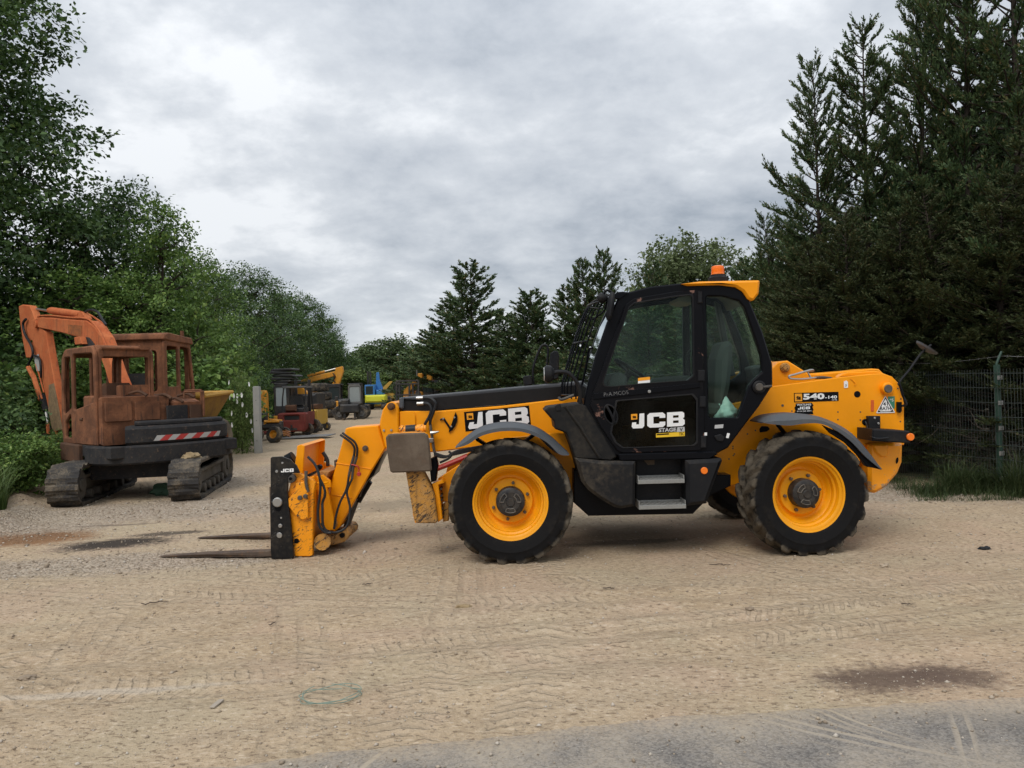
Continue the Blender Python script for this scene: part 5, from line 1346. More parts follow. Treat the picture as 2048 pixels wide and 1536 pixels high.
def broad_meshes(seed, height, rad, nlobe=26, nclump=16, nleaf=36, leaf=(.07, .12), base=.18, flat=.8, top_taper=.5, droop=.0, clump=.32):
    """broad-leaved tree: limbs carry lobes, lobes carry sprays of leaves with gaps between"""
    r = np.random.default_rng(seed)
    paths, rr = [], []
    trunk = np.array([(.05 * math.sin(z * 1.3 + seed), .05 * math.cos(z * 1.7 + seed), z) for z in np.linspace(-.2, height * .8, 10)])
    paths.append(trunk); rr.append([.022 * height + .04, .010 * height, .02])
    C, Dv, Nv, Ls, Ws = [], [], [], [], []
    for i in range(nlobe):
        f = base + (1 - base) * ((i + r.uniform(0, 1)) / nlobe)
        az = i * 2.39996 + r.normal(0, .3)
        fr = (f - base) / (1 - base)
        env = math.sin(math.pi * min(1, .22 + .78 * fr) ** (1.0)) ** top_taper if fr > .55 else .80 + .25 * fr
        env = max(env, .16)
        rl = rad * env * r.uniform(.45, .92)
        c = np.array([rl * math.cos(az), rl * math.sin(az), f * height * .94])
        lr = rad * r.uniform(.26, .46) * (.6 + .4 * env)
        z0 = max(.4, c[2] - rl * r.uniform(.5, 1.0))
        s = np.linspace(0, 1, 6)[:, None]
        p0 = np.array([0, 0, z0]); p = p0 * (1 - s) + c * s + np.array([0, 0, .12 * rl]) * np.sin(s * math.pi)
        paths.append(p); rr.append([.014 * height * .5 + .012, .008])
        nc = max(4, int(nclump * r.uniform(.7, 1.2)))
        d = unit(r.normal(0, 1, (nc, 3)))
        cc = c + d * lr * (r.uniform(.35, 1.05, (nc, 1))) * np.array([1.15, 1.15, flat])
        for k in range(nc):
            q = cc[k]
            if r.uniform() < .5:
                ss = np.linspace(0, 1, 4)[:, None]; paths.append(c * (1 - ss) + q * ss + np.array([0, 0, .05]) * np.sin(ss * 3.14)); rr.append([.010, .004])
            m_ = int(nleaf * r.uniform(.6, 1.3))
            out = unit(q - c + np.array([0, 0, .1]))
            off = np.clip(r.normal(0, 1, (m_, 3)), -1.5, 1.5) * np.array([1, 1, .6]) * clump * r.uniform(.6, 1.2)
            stretch = r.uniform(0, 1, (m_, 1)) * out * clump * 1.5
            b_ = q + off * .6 + stretch - np.array([0, 0, 1]) * droop * r.uniform(0, 1, (m_, 1))
            C.append(b_)
            Dv.append(unit(r.normal(0, .8, (m_, 3)) + out * .6 + np.array([0, 0, -.35])))
            Nv.append(unit(r.normal(0, .65, (m_, 3)) + np.array([0, 0, 1.]) + out * .3))
            l_ = r.uniform(*leaf, m_); Ls.append(l_); Ws.append(l_ * r.uniform(.45, .72, m_))
    V, Q = kites(np.concatenate(C), np.concatenate(Dv), np.concatenate(Nv), np.concatenate(Ls), np.concatenate(Ws))
    crown = fast_mesh('crown', V, Q)
    bv, bq = branch_tubes(paths, rr, 5)
    return crown, fast_mesh('trunk', bv, bq)

def plant(name, meshes, x, y, label, cat, crown_mat, group=None, sc=1.0, rz=0.0, sx=1.0, trunk_name='trunk', bark='bark', z=None):
    gz = float(ground_h(x, y)) if z is None else z
    t_ = empty(name, (x, y, gz), rz, label, cat, group)
    t_.scale = (sc * sx, sc * sx, sc)
    c, b = meshes
    def om(n, me, mat):
        o = bpy.data.objects.new(n, me)
        if len(me.materials) == 0: me.materials.append(M[mat])
        link(o, t_)
        if me.materials[0] != M[mat]:
            o.material_slots[0].link = 'OBJECT'; o.material_slots[0].material = M[mat]
        return o
    om('crown', c, crown_mat); om(trunk_name, b, bark)
    return t_

# ---- conifers on the right, behind the fence
CF = [conifer_meshes(1, 9.0, 2.1, 175), conifer_meshes(2, 9.0, 1.95, 165), conifer_meshes(3, 9.0, 2.3, 170)]
CF2 = [conifer_meshes(7, 7.0, 1.9, 150, (.11, .20), .85, .97, .62), conifer_meshes(8, 7.0, 2.1, 150, (.11, .20), .85, .97, .62)]
def at_px(px, Y): return (px - 1024 ) * Y / F
cg = 'tall conifers behind the wire fence'
plant('conifer', CF[0], at_px(1648, 15.2), 15.2, 'narrow conifer with a thin spiky top left of the tall group at the right', 'conifer tree', 'conifer', cg, .93, 0.4, .82)
plant('conifer', CF[1], at_px(1742, 14.6), 14.6, 'conifer with twin thin leaders just right of the spiky one', 'conifer tree', 'conifer', cg, .98, 2.1)
plant('conifer', CF[2], at_px(1842, 13.9), 13.9, 'tall open conifer whose bare stem shows against the sky', 'conifer tree', 'conifer', cg, 1.10, 1.2, .74)
plant('conifer', CF[0], at_px(1945, 13.2), 13.2, 'tallest dark conifer running out of the top edge', 'conifer tree', 'conifer', cg, 1.24, 3.9, .74)
plant('conifer', CF[1], at_px(2050, 12.6), 12.6, 'dense dark conifer at the right edge of the view', 'conifer tree', 'conifer', cg, 1.22, 5.0, .9)
plant('conifer', CF[2], at_px(1560, 17.5), 17.5, 'short conifer beside the yellow roof visor', 'conifer tree', 'conifer', cg, .62, 4.4)
plant('conifer', CF[1], at_px(1600, 16.5), 16.5, 'low brownish conifer between the short and the spiky one', 'conifer tree', 'conifer_brown', cg, .62, 0.2, 1.1)
for k, (px, Y, s, w, l) in enumerate(((1700, 12.9, .52, 1.7, 'brownish conifer skirt low behind the rear of the telehandler'), (1800, 12.6, .50, 1.8, 'low olive conifer behind the fence left of the green post'),
                                (1900, 12.2, .54, 1.7, 'low dark conifer above the stalk mirror'), (1998, 11.6, .52, 1.8, 'low conifer right behind the green fence post'), (2095, 11.2, .6, 1.7, 'low conifer at the right edge behind the wire mesh'),
                                (1560, 14.2, .40, 1.8, 'bushy low conifer right of the cab'), (1640, 13.6, .46, 1.8, 'bushy low conifer behind the yellow tower'))):
    plant('conifer', CF[k % 3], at_px(px, Y), Y, l, 'conifer tree', 'conifer_brown', cg, s, k * 1.3, w)
for k, (px, Y, s, w, l) in enumerate(((1690, 18.5, .80, 1.7, 'deep green conifer in the second row behind the spiky one'), (1790, 17.5, .85, 1.7, 'second row conifer left of the open one'), (1890, 17, .95, 1.7, 'second row conifer behind the tallest one'),
                                (1990, 16.5, 1.05, 1.7, 'second row conifer at the upper right'), (2090, 16, 1.2, 1.6, 'second row conifer half out of the right edge'), (1600, 21, .80, 1.6, 'second row conifer above the roof visor'), (1520, 22, .70, 1.6, 'second row conifer right of the round willow'))):
    plant('conifer', CF2[k % 2], at_px(px, Y), Y, l, 'conifer tree', 'conifer', cg, s, k * 2.0, w)
# ---- conifers along the fence further off
fg = 'conifers along the far fence'
for k, (px, Y, top, w, l) in enumerate(((944, 46, 528, 1.25, 'lone pointed conifer left of the group beyond the boom'), (902, 50, 600, 1.5, 'shorter conifer hugging the left of the lone pointed one'), (870, 56, 655, 1.5, 'small dark conifer at the left end of the far row'), (1020, 44, 630, 1.5, 'low conifer right of the lone pointed one'),
                                  (1066, 40, 584, 1.4, 'middle conifer above the far mirror loop'), (1046, 41, 610, 1.3, 'thin conifer left of the middle one'), (1140, 33, 575, 1.2, 'leaning conifer left of the twin tips'), (1178, 32, 522, .75, 'first of the twin tipped conifers left of the cab'), (1212, 31.5, 505, .75, 'second of the twin tipped conifers left of the cab'),
                                  (1110, 34, 680, 1.8, 'bushy low conifer behind the boom'), (1240, 29, 600, 1.7, 'dark conifer seen through the cab door window'), (1318, 27, 530, .8, 'conifer with a bent tip before the round willow'), (1300, 25, 615, 1.7, 'wide dark conifer behind the cab window'), (1390, 23, 610, 1.9, 'wide dark conifer behind the rear cab window'),
                                  (1490, 21, 525, .9, 'feathery conifer between willow and roof visor'), (1455, 19.5, 620, 1.9, 'low bushy conifer behind the cab rear'), (980, 47, 690, 2.2, 'low dark conifer clump right of the lone pointed one'))):
    z = (768 - top) + (px - 1024) * -SR * -1 * 0
    up = 768 - top; u = px - 1024
    hh = H + (-u * SR + up * CR) * Y / F
    plant('conifer', CF2[k % 2], (u * CR + up * .4 * SR) * Y / F, Y, l, 'conifer tree', 'conifer', fg, hh / 7.0, k * 1.7, w * 1.22)
# ---- broad-leaved trees
BIG = broad_meshes(21, 12.5, 3.6, 66, 24, 60, (.09, .17), .12, .62, .45, .05, .40)
MID = broad_meshes(22, 7.0, 2.0, 34, 17, 44, (.07, .125), .08, .8, .5, .04, .28)
MID2 = broad_meshes(23, 7.0, 2.3, 36, 17, 40, (.08, .15), .06, .75, .5, .06, .32)
YNG = broad_meshes(24, 5.5, 1.25, 26, 13, 34, (.06, .11), .06, 1.0, .9, .0, .20)
FAR = broad_meshes(25, 7.0, 2.5, 30, 14, 30, (.18, .32), .05, .8, .5, .05, .36)
lg = 'broad-leaved trees along the left of the yard'
plant('broadleaf_tree', BIG, -16.4, 20.5, 'huge dark broad-leaved tree rising out of the upper left corner', 'tree', 'leaf_dark', lg, 1.30, .5)
plant('broadleaf_tree', BIG, -21.5, 24.5, 'tall dark tree at the left edge behind the huge one', 'tree', 'leaf_dark', lg, 1.2, 2.4)
for k, (me, px, Y, top, w, mat, l) in enumerate(((MID2, 165, 23, 372, 1.15, 'leaf_dark', 'round dark tree next to the huge one'), (MID, 228, 26, 352, 1.0, 'leaf_dark', 'dark tree whose crown tops the second step of the tree line'), (YNG, 322, 22.5, 395, 1.0, 'leaf_mid', 'slender young tree with light sprays behind the rusty cab'),
        (MID2, 255, 21, 520, 1.1, 'leaf_mid', 'leafy mid green tree behind the excavator boom'), (MID, 372, 27, 505, 1.0, 'leaf_mid', 'bright green tree behind the second rusty cab'), (MID2, 432, 38, 525, 1.0, 'leaf_dark', 'dark tree left of the pair in the middle of the line'),
        (MID, 505, 48, 535, 1.0, 'leaf_dark', 'rounded tree of the pair in the middle of the line'), (MID2, 440, 34, 620, 1.2, 'leaf_mid', 'low spreading tree behind the dumper skip'), (MID2, 560, 58, 572, 1.0, 'leaf_dark', 'dark tree behind the stacked cab panels'),
        (MID, 604, 68, 590, 1.1, 'leaf_dark', 'broad tree right of the stacked cab panels'), (MID2, 640, 74, 628, 1.1, 'leaf_dark', 'last dark tree of the left line with a rounded slope'), (MID, 545, 54, 650, 1.4, 'leaf_dark', 'low dark tree under the middle of the line'),
        (MID, 70, 21.0, 640, 1.0, 'leaf_dark', 'dark leafy tree behind the orange boom'), (MID2, -25, 19.5, 640, 1.1, 'leaf_dark', 'low dark tree at the left edge'), (YNG, 150, 20, 520, 1.6, 'leaf_mid', 'bushy tree with a lighter crown above the orange boom'), (MID, 662, 80, 668, 1.0, 'leaf_dark', 'small dark tree at the far end of the left line'), (MID2, 330, 24, 560, 1.2, 'leaf_mid', 'wide tree behind the roof of the second rusty cab'))):
    up = 768 - top; u = px - 1024
    hh = H + (-u * SR + up * CR) * Y / F
    ref = max(v_.co.z for v_ in me[0].vertices) * .97
    plant('broadleaf_tree', me, (u * CR + up * .4 * SR) * Y / F, Y, l, 'tree', mat, lg, hh / ref, k * 2.2, w * 1.0)
dg = 'distant trees at the end of the yard'
FARZ = max(v_.co.z for v_ in FAR[0].vertices) * .97
for k, (px, Y, top, w, mat, l) in enumerate(((785, 88, 668, 1.5, 'leaf_far', 'pale distant tree with the highest crown'), (740, 95, 690, 1.6, 'leaf_far', 'distant tree left of the highest one'), (830, 90, 685, 1.5, 'leaf_far', 'distant tree right of the highest one'), (705, 98, 708, 1.6, 'leaf_far', 'distant low tree beside the gap of sky'),
                                  (712, 62, 735, 1.9, 'leaf_light', 'round light bush behind the orange boom tip'), (775, 66, 745, 1.9, 'leaf_light', 'round light bush right of the blue digger'), (850, 74, 690, 1.6, 'leaf_far', 'distant tree left of the far conifers'), (675, 80, 700, 1.5, 'leaf_dark', 'distant dark tree beyond the left line'), (745, 72, 728, 1.9, 'leaf_far', 'broad hazy bush behind the blue digger'), (812, 70, 735, 2.0, 'leaf_far', 'broad bush behind the yellow loaders'))):
    up = 768 - top; u = px - 1024
    hh = H + (-u * SR + up * CR) * Y / F
    plant('distant_tree', FAR, (u * CR + up * .5 * SR) * Y / F, Y, l, 'tree', mat, dg, hh / FARZ, k * 1.9, w)
WIL = broad_meshes(31, 10.0, 3.9, 60, 16, 40, (.16, .26), .22, .75, .35, .25, .40)
plant('willow_tree', WIL, at_px(1385, 41), 41, 'big round light green willow behind the cab roof', 'tree', 'willow', None, .93, 1.0, 1.12)
# a far wood closing the horizon: one mass
r = np.random.default_rng(77)
C, L = [], []
for k in range(150):
    a = math.radians(-62 + 124 * k / 150); R = 125 + r.uniform(-12, 12)
    n = 460; hh = r.uniform(5.5, 9.0)
    p = np.clip(r.normal(0, 1, (n, 3)), -1.45, 1.45) * np.array([2.6, 2.6, .30 * hh]) + np.array([R * math.sin(a), R * math.cos(a), hh * .48])
    C.append(p[p[:, 2] > -.2]); L.append(r.uniform(.35, .7, len(C[-1])))
C = np.concatenate(C); L = np.concatenate(L)
V, Q = kites(C, r.normal(0, 1, C.shape), r.normal(0, .6, C.shape) + np.array([0, 0, 1.]), L, L * .8)
fw = fast_mesh('far_wood', V, Q); fw.materials.append(M['leaf_far'])
mesh_obj('far_wood', fw, None, None, 0)['kind'] = 'stuff'

# ---- undergrowth
SHR = broad_meshes(41, 2.2, 1.15, 26, 14, 40, (.06, .11), .05, .8, .35, .05, .22)
SHR2 = broad_meshes(42, 2.0, 1.2, 24, 14, 34, (.08, .15), .05, .8, .35, .05, .26)
ug = 'shrubs under the trees on the left'
for k, (px, Y, s, w, mat, l) in enumerate(((-95, 13.2, 1.0, 1.1, 'leaf_dark', 'dark bramble at the left edge above the tall grass'), (70, 19.0, 1.35, 1.2, 'leaf_dark', 'dark shrub behind the hanging excavator arm'), (150, 18.6, 1.35, 1.2, 'leaf_mid', 'shrub seen through the burnt cab'), (-150, 15.0, 1.3, 1.1, 'leaf_dark', 'tall dark shrub left of the hanging excavator arm'),
        (215, 19.5, 1.4, 1.2, 'leaf_mid', 'shrub behind the burnt excavator cab'), (300, 21, 1.4, 1.3, 'leaf_mid', 'shrub behind the second rusty cab'), (405, 22.5, 1.25, 1.0, 'leaf_light', 'light green shrub above the yellow skip'), (405, 26, 1.2, 1.0, 'leaf_mid', 'shrub left of the bindweed'), (105, 14.9, .42, 1.0, 'leaf_mid', 'small weed clump under the excavator arm'),
        (28, 12.4, .45, 1.2, 'leaf_mid', 'small weed clump at the rim of the dirt'), (512, 42, 1.2, 1.2, 'leaf_dark', 'dark shrub behind the upright yellow arm'), (640, 62, 1.4, 1.5, 'leaf_dark', 'dark shrub behind the tyre stack'))):
    plant('shrub', (SHR, SHR2)[k % 2], at_px(px, Y), Y, l, 'shrub', mat, ug, s, k * 1.1, w, 'stem')
bw = plant('bindweed_shrub', SHR, at_px(482, 20.4), 20.4, 'shrub overgrown with white flowered bindweed left of the concrete post', 'shrub', 'leaf_light', None, .88, .4, .36, 'stem')
mfl = plain('bindweed_white', (.82, .82, .80), .6)
fl0 = MB().lathe([(1e-4, .0), (.02, .02), (.06, .045), (.075, .05), (.06, .047), (.018, .024), (1e-4, .008)], 10, axis='Y').build('flower', mfl, bw)
r = np.random.default_rng(3)
for k in range(16):
    o_ = fl0 if k == 0 else fl0.copy()
    if k: COL.objects.link(o_); o_.parent = bw
    a = r.uniform(-2.6, -.2); z_ = r.uniform(.5, 2.25)
    o_.location = (1.15 * math.cos(a) * .95, 1.15 * math.sin(a) * .9, z_)
    o_.rotation_euler = (r.uniform(2.6, 3.4), 0, a + 1.57 + r.uniform(-.4, .4)); o_.scale = (1.3, 1.3, 1.1)
# tall grass at the left rim
def blades(n, fx, fy, hmin, hmax, wid, seed, lean=.35):
    r = np.random.default_rng(seed)
    x = fx(r, n); y = fy(r, n)
    h_ = r.uniform(hmin, hmax, n); a = r.uniform(0, 6.283, n); ln = r.uniform(.05, lean, n) * h_ * 1.4
    z = ground_h(x, y) - .03
    d = np.stack([np.cos(a), np.sin(a), 0 * a], 1); s = np.stack([-np.sin(a), np.cos(a), 0 * a], 1) * (wid * r.uniform(.6, 1.4, n))[:, None]
    b = np.stack([x, y, z], 1)
    rows = []
    for f_, k_, w_ in ((0, 0, 1), (.4, .12, .95), (.75, .48, .7), (1.0 , 1.0, .08)):
        c_ = b + d * (ln * k_)[:, None] + np.array([0, 0, 1.]) * (h_ * f_ * (1 - .12 * k_))[:, None]
        rows += [c_ - s * w_, c_ + s * w_]
    V = np.stack(rows, 1).reshape(-1, 3)
    q = np.array([(0, 1, 3, 2), (2, 3, 5, 4), (4, 5, 7, 6)])
    return V, (q[None] + (np.arange(n) * 8)[:, None, None]).reshape(-1, 4)
def yb(r, n): return r.uniform(9.4, 13.4, n)
_y = {}
def fy1(r, n): return _y['y']
def fx1(r, n):
    _y['y'] = r.uniform(8.6, 13.2, n)
    return bank_x(_y['y']) - .30 - np.abs(r.normal(0, .95, n))
V, Q = blades(5200, fx1, fy1, .25, .85, .007, 4, .6)
gme = fast_mesh('tall_grass', V, Q); gme.materials.append(M['grass']); mesh_obj('tall_grass', gme, None, None, 0)['kind'] = 'stuff'
def fence_x(y): return 6.75 - .225 * (y - 10.3)
def clumps(cs, seed):
    Vs, Qs, o = [], [], 0
    for k, (px, py, rx_, ry_, n, h0, h1) in enumerate(cs):
        g_ = G(px, py)
        def fx(r, m):
            a = r.uniform(0, 6.283, m); q = np.sqrt(r.uniform(0, 1, m)) * r.uniform(.75, 1.25, m); _y['y'] = g_.y + ry_ * q * np.sin(a); return g_.x + rx_ * q * np.cos(a)
        for rf, hf, nf_ in ((1.1, .35, .16), (.75, .7, .12), (.42, 1.05, .09)):
            def fxr(r, m, rf=rf):
                a = r.uniform(0, 6.283, m); q = np.sqrt(r.uniform(0, 1, m)) * rf * r.uniform(.7, 1.3, m)
                _y['y'] = g_.y + ry_ * q * np.sin(a); return g_.x + rx_ * q * np.cos(a)
            V, Q = blades(int(n * nf_), fxr, fy1, h1 * hf * .35, h1 * hf, .0030, seed + k, 1.05)
            Vs.append(V); Qs.append(Q + o); o += len(V)
    return np.concatenate(Vs), np.concatenate(Qs)
V, Q = clumps(((1915, 985, .42, .35, 3600, .15, .62), (1860, 990, .35, .35, 1800, .08, .40), (1965, 982, .30, .3, 2200, .15, .55), (2042, 990, .38, .35, 4200, .2, .78), (1815, 978, .35, .3, 900, .05, .30), (1990, 1000, .6, .12, 900, .04, .22), (2085, 985, .4, .4, 2500, .2, .7), (1870, 1000, .5, .10, 700, .03, .15), (1790, 965, .4, .4, 700, .05, .35)), 60)
wme = fast_mesh('verge_weeds', V, Q); wme.materials.append(M['weed']); mesh_obj('verge_weeds', wme, None, None, 0)['kind'] = 'stuff'

# ================================================================== the wire mesh fence on the right
M['fence'] = plain('green_fence_paint', (0.022, 0.055, 0.038), .5, 0, .5)
M['wire'] = plain('mesh_wire', (0.052, 0.064, 0.057), .5, .1)
fy0 = 10.3
FE = empty('mesh_fence', (fence_x(fy0), fy0, 0), 0, 'green welded wire mesh fence with bolted steel posts in front of the conifers', 'fence')
FO = FE.location.copy()
fdir = Vector((-.225, 1, 0)).normalized(); fn = Vector((-fdir.y, fdir.x, 0))
post = None
ks = [-1, 0, 1, 2, 3, 4, 5, 6, 7, 8, 9, 10, 11, 12, 13]
PL = 2.52
post_me = None
for k in ks:
    c0 = Vector((fence_x(fy0), fy0, 0)) + fdir * PL * k
    if post_me is None:
        mb = MB(); mb.box((-.03, -.03, -.05), (.03, .03, 1.78), bev=.004)
        mb.tube([(0, 0, 1.70), (0, 0, 1.80), (.05, 0, 1.88), (.10, 0, 1.96)], .016, 8)
        p_ = mb.build('fence_post', M['fence'], FE); post_me = p_.data
        mb = MB()
        mb.box((-.045, -.05, -.03), (.045, -.031, .03), bev=.004)
        mb.cyl((0, 0, 0), .012, -.058, -.048, 10)
        clip = mb.build('post_clip', M['steel'], p_); clip.location = (0, 0, 1.6)
        for zc_ in (1.25, .9, .55, .2):
            c2 = clip.copy(); COL.objects.link(c2); c2.parent = p_; c2.location = (0, 0, zc_)
    else:
        p_ = bpy.data.objects.new('fence_post', post_me); link(p_, FE)
        if k <= 3:
            for zc_ in (1.6, 1.25, .9, .55, .2):
                c2 = clip.copy(); COL.objects.link(c2); c2.parent = p_; c2.location = (0, 0, zc_)
    p_.location = c0 - FO; p_.rotation_euler = (0, 0, math.atan2(fdir.y, fdir.x) + math.pi / 2 if False else math.radians(20))
# one panel mesh, shared
r = np.random.default_rng(9)
paths, rr = [], []
nv = 50
for i in range(nv + 1):
    x = PL * i / nv
    paths.append(np.array([(x + .004 * math.sin(z * 3 + i), 0.012 * math.sin(x * 2.2 + z), z) for z in (.03, .6, 1.2, 1.72)])); rr.append([.0030, .0030])
for zz in np.arange(.06, 1.75, .2):
    for dz in (0,):
        paths.append(np.array([(x, .012 * math.sin(x * 2.2 + zz) - .006 , zz + .010 * math.sin(x * 2.5 + zz * 4)) for x in np.linspace(0, PL, 9)])); rr.append([.0045, .0045])
bv, bq = branch_tubes(paths, rr, 4)
pme = fast_mesh('mesh_panel', bv, bq); pme.materials.append(M['wire'])
for k in ks[:-1]:
    o_ = bpy.data.objects.new('mesh_panel', pme); link(o_, FE)
    o_.location = Vector((fence_x(fy0), fy0, 0)) + fdir * PL * k + fn * .04 - FO
    o_.rotation_euler = (0, 0, math.atan2(fdir.y, fdir.x))
for zz, off in ((1.90, .08),):
    mb = MB(); pts = []
    for s in np.linspace(-2.6, 12.5, 60):
        pts.append(Vector((fence_x(fy0), fy0, zz)) + fdir * s + fn * -off + Vector((0, 0, -.06 * math.sin((s % PL) / PL * math.pi))))
    mb.tube(pts, .0035, 4)
    for s in np.arange(-2.5, 12.5, .16):
        p = Vector((fence_x(fy0), fy0, zz)) + fdir * s + fn * -off + Vector((0, 0, -.06 * math.sin((s % PL) / PL * math.pi)))
        mb.tube([p + Vector((.012, .006, .016)), p - Vector((.012, .006, .016))], .003, 3)
    w_ = mb.build('barbed_wire', M['steel'], FE, FO, 0); w_['kind'] = 'stuff'
# bare twigs and dead stems tangled behind the mesh
r = np.random.default_rng(15)
paths, rr = [], []
for k in range(300):
    y = r.uniform(9.4, 15.0); x = fence_x(y) + r.uniform(.15, 1.1)
    n = 7; p = [np.array([x, y, r.uniform(0, .9)])]; d = np.array([r.normal(0, .5), r.normal(0, .6), r.uniform(.2, 1.0)])
    L = r.uniform(.5, 1.6)
    for i in range(n - 1):
        d = d + r.normal(0, .35, 3); d /= np.linalg.norm(d); p.append(p[-1] + d * L / n)
    paths.append(np.array(p)); rr.append([r.uniform(.003, .008), .0015])
bv, bq = branch_tubes(paths, rr, 3)
tw_ = fast_mesh('dead_twigs', bv, bq); tw_.materials.append(M['bark_dead']); mesh_obj('dead_twigs', tw_, None, None, 0)['kind'] = 'stuff'

# ================================================================== the burnt excavator on the left
M['rust'] = rust_mat('burnt_rust', (0.135, 0.058, 0.031), (0.265, 0.110, 0.054), (0.075, 0.038, 0.025), 1.5, .65)
M['rust_dark'] = rust_mat('burnt_rust_dark', (0.085, 0.046, 0.030), (0.125, 0.063, 0.036), (0.045, 0.034, 0.028), 1.4, .5)
M['burnt_black'] = rust_mat('burnt_black_steel', (0.022, 0.022, 0.024), (0.036, 0.034, 0.033), (0.075, 0.055, 0.042), 1.5, .2)
M['ex_orange'] = rust_mat('faded_orange_paint', (0.48, 0.120, 0.040), (0.54, 0.165, 0.060), (0.26, 0.085, 0.040), 1.1, .40)
M['track'] = paint('rubber_track', (0.036, 0.034, 0.033), .75, .55, scale=1.6, spec=.3)
M['track_steel'] = rust_mat('track_frame_steel', (0.085, 0.075, 0.062), (0.13, 0.115, 0.095), (0.06, 0.045, 0.035), 2, .3)
EXP, EYAW = Vector((-6.28, 12.80, 0.0)), math.radians(139)
EX = empty('burnt_excavator', EXP, EYAW, 'burnt out rusty excavator with faded orange boom at the left edge of the yard', 'excavator')
ef = Vector((math.cos(EYAW), math.sin(EYAW), 0)); el_ = Vector((-ef.y, ef.x, 0))
def EP(px, py, yl=0.0):
    """photograph pixel -> local (x, z) on the machine's own upright plane at local y"""
    p = P(px, py, 1.0) - Vector((0, 0, H))
    c = EXP + el_ * yl
    # c + s ef + z = r p
    a = np.array([[p.x, -ef.x], [p.y, -ef.y]]); s = np.linalg.solve(a, np.array([c.x, c.y]))
    return (float(s[1]), float(H + s[0] * p.z))
def epl(poly, yl): return [EP(a, b, yl) for a, b in poly]
def eb(name, poly, y0, y1, mat, parent=EX, bev=.012, r=0.0, holes=(), local=False):
    q = poly if local else epl(poly, y0)
    if r: q = fillet(q, r, 4)
    mb = MB(); mb.prism(q, y0, y1, bev=bev, holes=holes)
    return mb.build(name, mat, parent)
# --- undercarriage, turned a little from the upper body
ua = math.radians(101) - EYAW
UM = Matrix.Rotation(ua, 4, 'Z')
def track(side):
    L, R_ = 1.20, .30
    path = []
    for a in np.linspace(-90, 90, 11): path.append((L + R_ * math.cos(math.radians(a)), R_ + .02 + R_ * math.sin(math.radians(a))))
    for a in np.linspace(90, 270, 11): path.append((-L + R_ * math.cos(math.radians(a)), R_ + .02 + R_ * math.sin(math.radians(a))))
    # resample evenly and add tread bars
    p = np.array(path + path[:1]); dl = np.r_[0, np.cumsum(np.linalg.norm(np.diff(p, axis=0), axis=1))]
    n = 40 * 6; s = np.linspace(0, dl[-1], n, endpoint=False)
    q = np.stack([np.interp(s, dl, p[:, k]) for k in (0, 1)], 1)
    tn = unit(np.roll(q, -1, 0) - np.roll(q, 1, 0)); nr = np.stack([tn[:, 1], -tn[:, 0]], 1)
    bar = ((np.arange(n) % 6) < 3) * .030
    W = .225; cy = .86 * side
    vs, fs = [], []
    ys_ = (-W, -W * .35, W * .35, W)
    for i in range(n):
        for j, yy in enumerate(ys_):
            b_ = bar[(i + (0, 2, 2, 0)[j]) % n]
            o_ = q[i] + nr[i] * b_
            vs.append((o_[0], cy + yy, o_[1]))
        for yy in (W, -W):
            o_ = q[i] - nr[i] * .035
            vs.append((o_[0], cy + yy, o_[1]))
    for i in range(n):
        j = (i + 1) % n
        for k in range(6):
            l = (k + 1) % 6
            fs.append((i * 6 + k, i * 6 + l, j * 6 + l, j * 6 + k))
    mb = MB(); mb.add(vs, fs)
    tr = mb.build('track', M['track'], EX, M4=UM, sm=25)
    mb = MB(); mb.box((-L + .05, cy - .10, .20), (L - .05, cy + .10, .46), bev=.02); mb.box((-L + .15, cy - .16, .40), (L - .15, cy + .16, .46), bev=.01); mb.build('track_frame', M['track_steel'], tr, M4=UM)
    for xx, rr_ in ((-L, .25), (L, .25)):
        mb = MB(); mb.cyl((xx, cy, R_ + .02), rr_, -.17, .17, 22, bev=.03); mb.cyl((xx, cy, R_ + .02), .10, -.20, .20, 14, bev=.01); mb.build('idler', M['track_steel'], tr, M4=UM)
    for k in range(5):
        mb = MB(); mb.cyl((-.75 + k * .375, cy, .135), .075, -.18, .18, 14, bev=.01); mb.build('roller', M['track_steel'], tr, M4=UM)
for s in (-1, 1): track(s)
mb = MB(); mb.box((-.75, -.75, .34), (.75, .75, .58), bev=.05); mb.cyl((0, 0, 0), .55, .58, .76, 28, axis='Z', bev=.01); mb.build('car_body', M['burnt_black'], EX, M4=UM)
